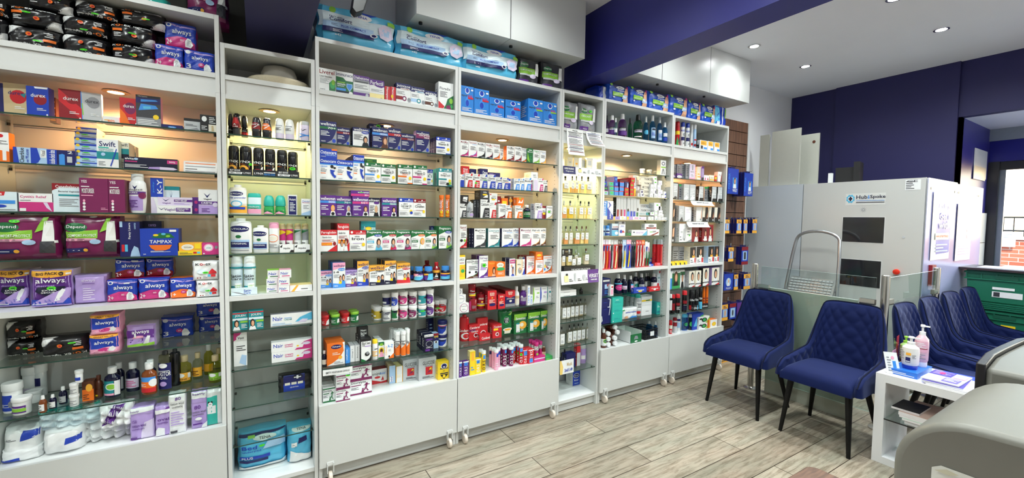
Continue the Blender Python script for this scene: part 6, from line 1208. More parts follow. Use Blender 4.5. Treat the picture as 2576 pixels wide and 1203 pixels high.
650,797,295,+1|b|W|$HV(Vitamin/b/D3) r46,56,96,60,i|white vitamin D3 carton, blue wedge|d.04
510,655,180,+3|b|n|t30,40,96,80,W,Osteo t50,10,90,40,W,flex|navy carton raised behind vitamin D3|d.04 z.065
660,885,250,+5|b|n|l10,86,60,96,P,2|long navy carton behind vitamin D3|d.05
798,918,340,+1|b|W|$HV(Vitamin/b/D3)|smaller white vitamin D3 carton|d.04
928,1045,350,+1|b|W|$HV(Vitamin/b/D3) r46,56,96,60,o|smaller white vitamin D3 carton, orange mark|d.04
1047,1085,375,+2|b|b|r0,60,100,80,W|narrow blue carton spine|d.04
1148,1255,368,+1|b|W|$HV(Vitamin/B/BC)|white vitamin carton, light blue wedge|d.04 cu
1257,1340,368,+1|b|W|$HV(min/B/C)|white vitamin carton, light blue wedge|d.04
1348,1472,352,+1|b|W|$HV(Biotin/B/)|white biotin carton, light blue wedge|d.04
1475,1518,395,+2|b|m|r0,60,100,80,W|narrow magenta carton spine|d.04
1470,1600,245,+1|b|W|l30,50,80,74,d,3 t40,30,80,46,d,Iron|upper white carton on the pink ones|d.09 z.075 cw
1518,1608,385,+0|b|W|Pi,10,4,90,4,90,96,10,96 l20,20,80,80,i,5|pale grey lilac carton|d.04
1610,1700,362,+1|b|W|$HV(Urinary/m/)|white carton, pink wedge|d.04
1702,1780,400,+3|b|W|$HV(iron/d/)|white carton, grey wedge|d.04
@third shelf, supplement bay|1.5|1140,400,7.518
125,245,845,+1|b|W|$HV(Magnesium/d/)|white magnesium carton, grey wedge|d.04
128,290,680|b|K|PW,40,80,90,80,80,20,30,30 l30,30,90,60,K,2|black and white carton on the magnesium one|^1 d.05
242,378,805,+0|x|s|t4,34,96,54,K,Cod_Liver r50,8,96,26,P l30,60,70,80,e,2|pale cod liver oil bottle|Cs
380,440,770,+5|b|d|l30,60,70,96,s,4|grey carton in the pile of three|d.05
445,505,770,+4|b|d|l30,60,70,96,s,4|grey carton in the pile of three|d.05
512,685,765,+1|b|W|$HV(Calcium/d/) l50,10,92,60,K,5|large white calcium carton|d.05 cd
515,670,585|b|d|t36,70,76,86,W,100s e54,52,30,9,y PW,30,20,90,20,90,50,60,40|charcoal carton with yellow sticker on top|^1 d.09
688,810,820,+1|b|W|$HV(Calcium/r/) r0,66,100,76,W|white calcium carton, red wedge|d.04
688,832,645|b|W|e14,84,8,8,r t24,36,84,56,K,MACA e50,30,26,8,y l30,66,80,74,d,1|white carton with yellow oval on top|^1 d.05
835,900,705,+5|b|R|l10,60,90,90,W,2|dark red carton behind|d.05
915,1030,740,+4|b|o|r10,50,80,86,y l20,20,80,40,W,2|orange carton with yellow panel behind|d.05
1030,1138,700,+6|b|N|r30,6,60,96,z e50,80,30,9,O|amber brown carton behind|d.05 ca
858,1000,845,+1|b|W|$HA(Glucose/K/R//K)|white carton, dark red foot and black line|d.04
993,1105,875,+0|b|W|$HV(Vitamin/o/C)|white vitamin C carton, orange wedge, left|d.04
1170,1308,880,+1|b|W|$HV(Vitamin/o/C) r60,14,90,20,g|white vitamin C carton, orange wedge, right|d.04 cw
1200,1335,730|b|o|e50,88,16,8,l PW,20,30,80,30,90,80,60,40,40,70|orange carton upside down on vitamin C|^1 d.05
1322,1455,870,+2|r|x|r0,0,100,90,g t16,60,84,74,W,LIVER t16,40,84,54,W,GUARD|dark bottle with green label|CW
1460,1540,845,+3|b|e|l20,60,80,90,d,3 r70,0,100,100,P|grey and violet carton spine|d.05
1548,1678,835,+1|b|W|$HV(OMEGA/P/3-6)|white omega carton, violet wedge|d.04
1680,1752,890,+2|b|W|r0,0,100,46,R e50,40,36,10,y r0,84,100,100,R l10,50,90,70,d,2|small white and dark red carton|d.04
1762,1875,888,+1|b|W|$HA(Sativa/K/z//K) g44,54,18|white carton with green sticker, gold foot|d.04 ce
@fourth shelf, supplement bay|1.3|1140,550,7.518
120,255,115,+1|b|W|$HA(Haemovit/R/r//R) e26,32,20,6,K e72,32,16,6,l|white iron carton with berries, red foot|d.04 cR
298,338,185,+3|b|x|l30,20,60,80,e,4|dark carton spine, left one|d.06
345,390,185,+2|b|x|l30,20,60,80,e,4|dark carton spine, right one|d.06
395,612,187,+1|b|W|$HA(MagCitra/d/d//K)|white magnesium carton, dark grey foot|d.04 cx
660,875,187,+1|b|W|$HA(Livercare/d/t//t)|white liver carton, teal foot|d.04 ct
918,1125,187,+1|b|W|$HA(Osteoflex/B/b//n)|white joint carton, blue foot|d.04 cn
1127,1240,182,+3|b|W|$HA(oflex/B/b//n)|white joint carton, blue foot, behind|d.04 
1262,1473,180,+1|b|W|$HA(Menovital/m/m//v)|white menopause carton, magenta foot|d.04 cR
1475,1642,182,+1|b|W|$HA(Hair-vit/O/N//K)|white hair vitamin carton, brown foot|d.04
1643,1750,182,+3|b|W|$HA(vit/O/N//K)|white hair vitamin carton, brown foot, behind|d.04
@wide shelf, supplement bay|1.0895|1140,550,7.518
110,225,695,1150|b|y|PW,0,60,100,60,100,92,0,92 t2,76,80,86,K,VIO l10,66,80,72,R,1 e60,44,36,10,O e60,34,30,8,j l10,10,80,24,O,3|yellow and white kids carton with fruit|d.04
248,485,782,1135|b|W|$HA(KIDZProbio/g/N//K) e26,32,8,6,K e76,32,8,6,K|wide white kids probiotic carton|d.05 cK
488,655,708,1125|b|W|$HA(KidzOmega/n/p//p) PP,10,36,80,36,60,58,30,50 g56,56,20|tall white and violet kids omega carton|d.04 cp R2
658,808,815,1112|b|o|t14,82,90,94,O,Abidec f74,28,50,H,S,S r0,0,100,4,n|orange baby drops carton with toddler|d.05 
812,978,825,1105|b|o|e46,78,40,18,w t24,74,70,82,d,Haliborange PG,0,0,0,0,0,0 e50,52,46,12,j l20,16,90,34,w,3|orange vitamin carton with green band|d.05
1060,1168,760,1088|b|W|Pm,10,72,100,72,100,94,10,94 t20,78,90,90,W,Dental e40,56,14,10,S f62,18,50,n,S,b|white baby carton with pink badge|d.05 cn R1
1190,1305,780,1078|b|w|r0,0,8,100,O r92,0,100,100,O l20,66,80,76,d,2 e60,30,30,20,e e66,40,18,8,S|cream kids carton with striped edge|d.05
1306,1352,735,1060|b|W|r0,90,100,100,n l10,40,90,80,e,4 Pb,0,0,100,0,100,40|narrow white and blue carton spine|d.05
1385,1535,715,1052|b|W|$HA(Childvit/r/o//o) e30,40,8,8,k e74,40,8,8,k|white and orange childrens carton|d.04 cR R2
1558,1695,790,1048|b|W|$HA(Childvit/r/o//o) e34,30,8,8,k|shorter white and orange childrens carton|d.04 co
1562,1688,635|b|o|e50,60,34,14,y l20,20,80,40,w,1|orange carton on the childrens one|^1 d.09 R0
1702,1888,710,1035|b|W|$HA(Junior-vit/n/o//o) e20,40,9,10,y e40,36,8,6,r e54,28,8,6,N e16,22,10,8,B|white and orange junior tablet carton|d.05 co
@first lower glass shelf, supplement bay|.866|1140,690,7.518
110,295,560,740|b|W|e50,50,44,46,b e50,50,42,44,W e50,50,40,44,r e50,50,37,42,W t20,64,80,76,d,Centrum l30,30,70,46,e,2|white multivitamin carton with ring, bottom|d.06
112,238,395|b|W|e20,50,60,46,b e20,50,57,43,W t6,50,70,62,d,Centrum|white multivitamin carton with ring, middle|^1 d.06
112,175,275|b|W|e-10,50,80,40,n e-10,50,70,34,s|small white carton with dark ring, top|^1 d.06
300,445,450,708|x|R|l40,20,90,50,e,4 Pm,0,0,30,0,30,90,0,90|dark red capsule bottle, lower front|CR y.8
280,428,190|p|R|t30,60,74,80,W,7Seas l20,10,90,50,y,1 r30,16,90,28,y l20,34,90,46,W,1 g96,40,16|dark red tub with white rim on top|^1 CR
440,590,345,680|x|R|t30,70,76,84,w,SEVEN_SEAS l20,34,90,44,W,1 r10,20,96,30,y e60,52,10,7,O|dark red cod liver oil bottle|CR
650,818,320,680|b|r|t24,80,76,90,w,SEVEN t26,72,74,80,w,SEAS e50,62,8,4,O l16,36,84,56,w,3 e54,26,36,8,n|red cod liver oil carton, tall|d.04 cR R4
848,978,390,662|b|r|t24,80,76,90,w,SEVEN e50,62,8,4,O l16,36,84,56,w,3 e54,26,36,8,n|red cod liver oil carton, short|d.04 cR R2
985,1165,315,622|b|n|r0,64,100,100,r Pr,0,64,100,64,50,54 t28,82,74,92,w,SEVEN t32,72,70,82,w,SEAS t12,44,92,54,w,JointCare e54,34,14,7,w r0,0,100,18,e|red and navy joint care carton|d.05 cR R4
1135,1248,235,600|r|W|r0,0,100,96,w Pz,0,60,100,60,100,90,0,90|white gummy bottle with amber label|CW
1252,1395,235,595|r|p|r0,4,100,94,p e30,82,10,8,W l20,30,90,66,W,5 t20,66,80,76,W,Multi|purple vitamin bottle with white lid|CW
1405,1452,220,590|b|W|T20,10,70,50,B,care T20,60,70,90,B,care|narrow white carton, taller|d.05
1455,1505,395,580|b|W|T20,10,70,90,B,care|narrow white carton, shorter|d.05
1510,1640,255,560|b|W|Pl,0,0,18,30,20,60,8,100,0,100 r54,60,90,68,l l30,86,80,92,e,1 l44,34,80,50,e,2|white carton with lime green curve|d.04 cW R3
1645,1772,245,545|b|W|Pb,0,0,18,30,20,60,8,100,0,100 r54,60,96,70,P l30,86,80,92,e,1 l44,34,80,50,e,2|white carton with blue curve|d.04 cW R3
1778,1890,240,530|b|W|Pt,0,0,18,30,20,60,8,100,0,100 r44,60,90,72,t l30,86,90,92,e,1 l44,34,80,50,e,2|white carton with teal curve|d.04 cW R3
@second lower glass shelf, supplement bay|.637|1140,690,7.518
118,297,775,1290|x|r|t2,40,90,54,W,Canderel e60,20,36,16,W e62,20,22,12,r|tall red sweetener granule bottle|Cr y.7
300,505,960,1270|b|r|t6,72,96,86,W,Canderel r0,56,60,70,v $CD()|red sweetener dispenser carton|d.04
460,652,840,1240|b|r|t2,64,94,76,W,Canderel e54,26,28,16,W e56,26,22,12,R|taller red sweetener blister behind|d.03
500,700,1150,1270|b|r|t20,20,96,60,W,Canderel|low red sweetener display tray|d.05 ndisplay_tray
745,915,960,1220|b|r|t14,74,98,90,W,Canderel r10,56,60,70,y e50,28,20,14,W e52,28,13,9,R|red sweetener carton with yellow flash|d.05 R2
880,1125,700,1180|k|g|e50,60,26,16,j e50,60,22,13,x t36,60,66,70,W,PURE t38,50,62,60,W,VIA e60,24,36,7,W Pw,36,8,80,8,86,24,34,24 e60,24,26,4,O Pl,60,82,96,94,80,80|dark green stevia pouch with cup print|d.05
1150,1390,765,1140|b|g|$SW()|green sweetener card with dispenser|d.02 R3
1415,1640,735,1110|b|g|$SW()|green sweetener card with dispenser|d.02 R3
1650,1860,700,1075|b|g|$SW()|green sweetener card with dispenser|d.02 R3
@bottom board, supplement bay|.4255|1140,830,9.2
135,205,750,1110|b|p|$OR() r0,90,100,100,W|narrow purple rehydration tablet carton|d.03
230,360,740,1085|b|p|$OR() r0,92,100,100,W|narrow purple rehydration tablet carton|d.03
385,510,510,1060|b|y|l20,20,80,40,B,2 r30,60,80,94,O|tall yellow rehydration carton|d.04 ch
515,640,690,1030|b|y|$OR() r0,94,100,100,W|short yellow rehydration carton|d.04
650,755,490,1000|t|y|r40,74,80,96,B T30,10,76,66,K,O.R.S|yellow rehydration tube, front|CW
585,690,455,930|t|y|r40,74,80,96,t|yellow rehydration tube, behind|CW
935,1050,460,950|t|k|r50,76,90,96,b T40,6,76,40,W,O.R.S|pale pink rehydration tube|CW R1
880,930,430,880|t|k|r20,76,90,96,n|pale pink rehydration tube|CW
1000,1090,410,880|t|k|r10,76,90,96,b T40,6,76,40,W,O.R.S|pale pink rehydration tube|CW
820,900,400,870|t|k|r20,76,90,96,n|pale pink rehydration tube|CW
1125,1240,385,870|t|v|r50,80,90,98,B T30,10,80,66,W,O.R.S|dark magenta rehydration tube|CW R2
1280,1395,395,860|t|v|r50,80,90,98,B T30,10,80,66,W,O.R.S|dark magenta rehydration tube|CW R2
1345,1440,330,790|t|r|r30,76,90,98,B T30,20,70,60,W,O.R.S|red rehydration tube|CW R1
1505,1615,345,820|t|r|r30,76,90,98,B T30,10,80,60,W,O.R.S g50,60,20|red rehydration tube|CW R2
1610,1735,480,800|b|r|r20,60,80,92,B T26,6,74,56,W,O.R.S r0,96,100,100,W|red rehydration carton, upright print|d.04 R1
1740,1870,470,790|b|r|r20,6,80,36,B U26,40,74,94,W,O.R.S r0,94,100,100,W|red rehydration carton, inverted print|d.04 R1
1875,2135,640,760|b|m|r0,50,100,70,i|flat magenta carton under the tubes|d.08
1870,1975,290|t|m|r0,50,100,86,W T30,50,90,84,K,PH3 e60,20,20,9,l|magenta and white tube|^1 Cm R2
1975,2060,270,+4|t|m|r0,50,100,86,W T30,50,90,84,K,PH3|magenta and white tube|^2 Cm R2
2050,2135,390,690|x|N|r0,20,90,70,w e50,54,26,16,z r10,14,90,30,o|brown bottle with cream label, right end|Cz
2150,2340,625,720|b|j|l10,10,90,60,l,3|low green pack at the right end|d.06
''')
stock('''
@header, perfume bay|2.1805|1395,180,4.3
88,262,300,+2|K|e|$DG()|grey pants pack|d.18 k.5
282,455,325,+2|K|e|$DG() g60,72,10|grey pants pack|d.18 k.5
@first shelf, perfume bay|1.9005|1395,180,4.3
140,195,925,+5|b|W|r14,14,86,80,w r30,40,70,60,s|white boxed perfume tester|d.04 cw
210,265,930,+5|b|W|r14,14,86,80,w e50,40,24,10,O|white boxed perfume tester|d.04 cw
290,335,935,+5|b|w|r14,14,86,80,s|white boxed perfume tester|d.04 cs
345,412,935,+3|b|W|r10,14,90,86,w r24,30,76,76,s|white boxed perfume tester|d.04 ch
@second shelf, perfume bay|1.7|1395,430,4.007
88,150,48,+3|f|h|$PF()|square perfume tester, second shelf|CK
165,205,50,+3|f|O|$PF()|square perfume tester, second shelf|CK
208,242,50,+4|f|O|$PF()|square perfume tester, second shelf|CK
260,306,52,+3|f|h|$PF()|square perfume tester, second shelf|CK
320,380,56,+3|f|h|$PF()|square perfume tester, second shelf|CK
@third shelf, perfume bay|1.502|1395,430,4.007
78,125,300,+3|f|o|$PF()|square perfume tester, third shelf|Cs
140,195,300,+3|f|y|$PF()|square perfume tester, third shelf|Cd
200,215,305,+4|f|h|$PF()|square perfume tester, third shelf|Cs
245,295,303,+3|f|h|$PF()|square perfume tester, third shelf|CK
298,315,308,+4|f|h|$PF()|square perfume tester, third shelf|CK
328,380,308,+3|f|h|$PF()|square perfume tester, third shelf|CK
@fourth shelf, perfume bay|1.302|1395,430,4.007
68,82,560,+5|f|h|$PF()|square perfume tester, fourth shelf|CK
98,140,558,+3|f|o|$PF()|square perfume tester, fourth shelf|CK
145,188,558,+4|f|w|$PF()|square perfume tester, fourth shelf|CK
205,258,558,+3|f|o|$PF()|square perfume tester, fourth shelf|CN
262,304,558,+4|f|h|$PF()|square perfume tester, fourth shelf|CN
306,345,558,+3|f|O|$PF()|square perfume tester, fourth shelf|CN
@black plinth, perfume bay|1.138|1395,430,4.007
72,112,800,+1|f|z|$PF()|perfume bottle on the plinth, left end|Cs
130,182,795,+1|f|h|$PF() |perfume bottle on the plinth, pale pink|Cs
178,215,848,+0|f|W|$LT()|small bottle with black cap on the plinth|CK
228,268,830,+0|f|W|$LT()|second small bottle on the plinth|Cs
200,240,795,+6|f|w|$PF()|perfume bottle at the back of the plinth|Cs
300,352,785,+2|f|w|$PF()|perfume bottle on the plinth, right end|CN
70,178,790,+9|b|K|t30,78,90,88,z,VERSET|black boxed perfume standing behind|d.02
@first lower glass shelf, perfume bay|.905|1395,700,3.343
50,182,128,158|b|W|l20,10,60,40,e,1|flat white carton, lower|d.12 
50,182,108|b|W|l20,10,60,40,e,1|flat white carton, upper|^1 d.12
208,238,80,138|r|K||small black capped bottle|CK
@second lower glass shelf, perfume bay|.704|1395,700,3.343
48,62,200,325|f|W|$LT()|clear slim black-capped tester|CK
64,100,195,350|f|W|$LT()|clear slim black-capped tester|CK
101,132,190,345|f|W|$LT()|clear slim black-capped tester|CK
136,168,185,335|f|W|$LT()|clear slim black-capped tester|CK
172,204,182,330|f|W|$LT()|clear slim black-capped tester|CK
207,243,178,322|f|z|$LT()|clear slim black-capped tester|CK
250,286,176,312|f|W|$LT()|clear slim black-capped tester|CK
@third lower glass shelf, perfume bay|.507|1395,700,3.343
46,86,415,575|f|W|$LT()|clear slim black-capped tester|CK
112,148,400,550|f|W|$LT()|clear slim black-capped tester|CK
152,186,393,540|f|W|$LT()|clear slim black-capped tester|CK
189,223,388,533|f|W|$LT()|clear slim black-capped tester|CK
226,257,383,525|f|W|$LT()|clear slim black-capped tester|CK
268,303,377,515|f|W|$LT()|clear slim black-capped tester|CK
@fourth lower glass shelf, perfume bay|.308|1395,700,3.343
42,68,630,790|r|x||dark oil bottle, left front|CK
68,96,600,760|r|x||dark oil bottle, right of the front one|CK
98,175,640,765|b|n|l20,20,80,40,b,1|dark navy carton behind the oil bottles|d.06
186,215,555,740|b|r|r0,0,100,60,s|red and grey boxed spray|d.04
220,288,560,725|c|P|r10,20,90,70,P r30,30,70,60,W|violet body spray with grey cap|Cs
@bottom board, perfume bay|.0935|1395,700,3.343
152,220,785,908|b|b|e50,66,40,16,W e50,66,36,13,n t26,62,74,70,W,Muscle t20,28,80,42,W,Massager l24,12,80,22,u,1|blue and white massager carton|d.09 cW
''')
EV = 'r0,78,100,100,n e40,84,20,9,W'
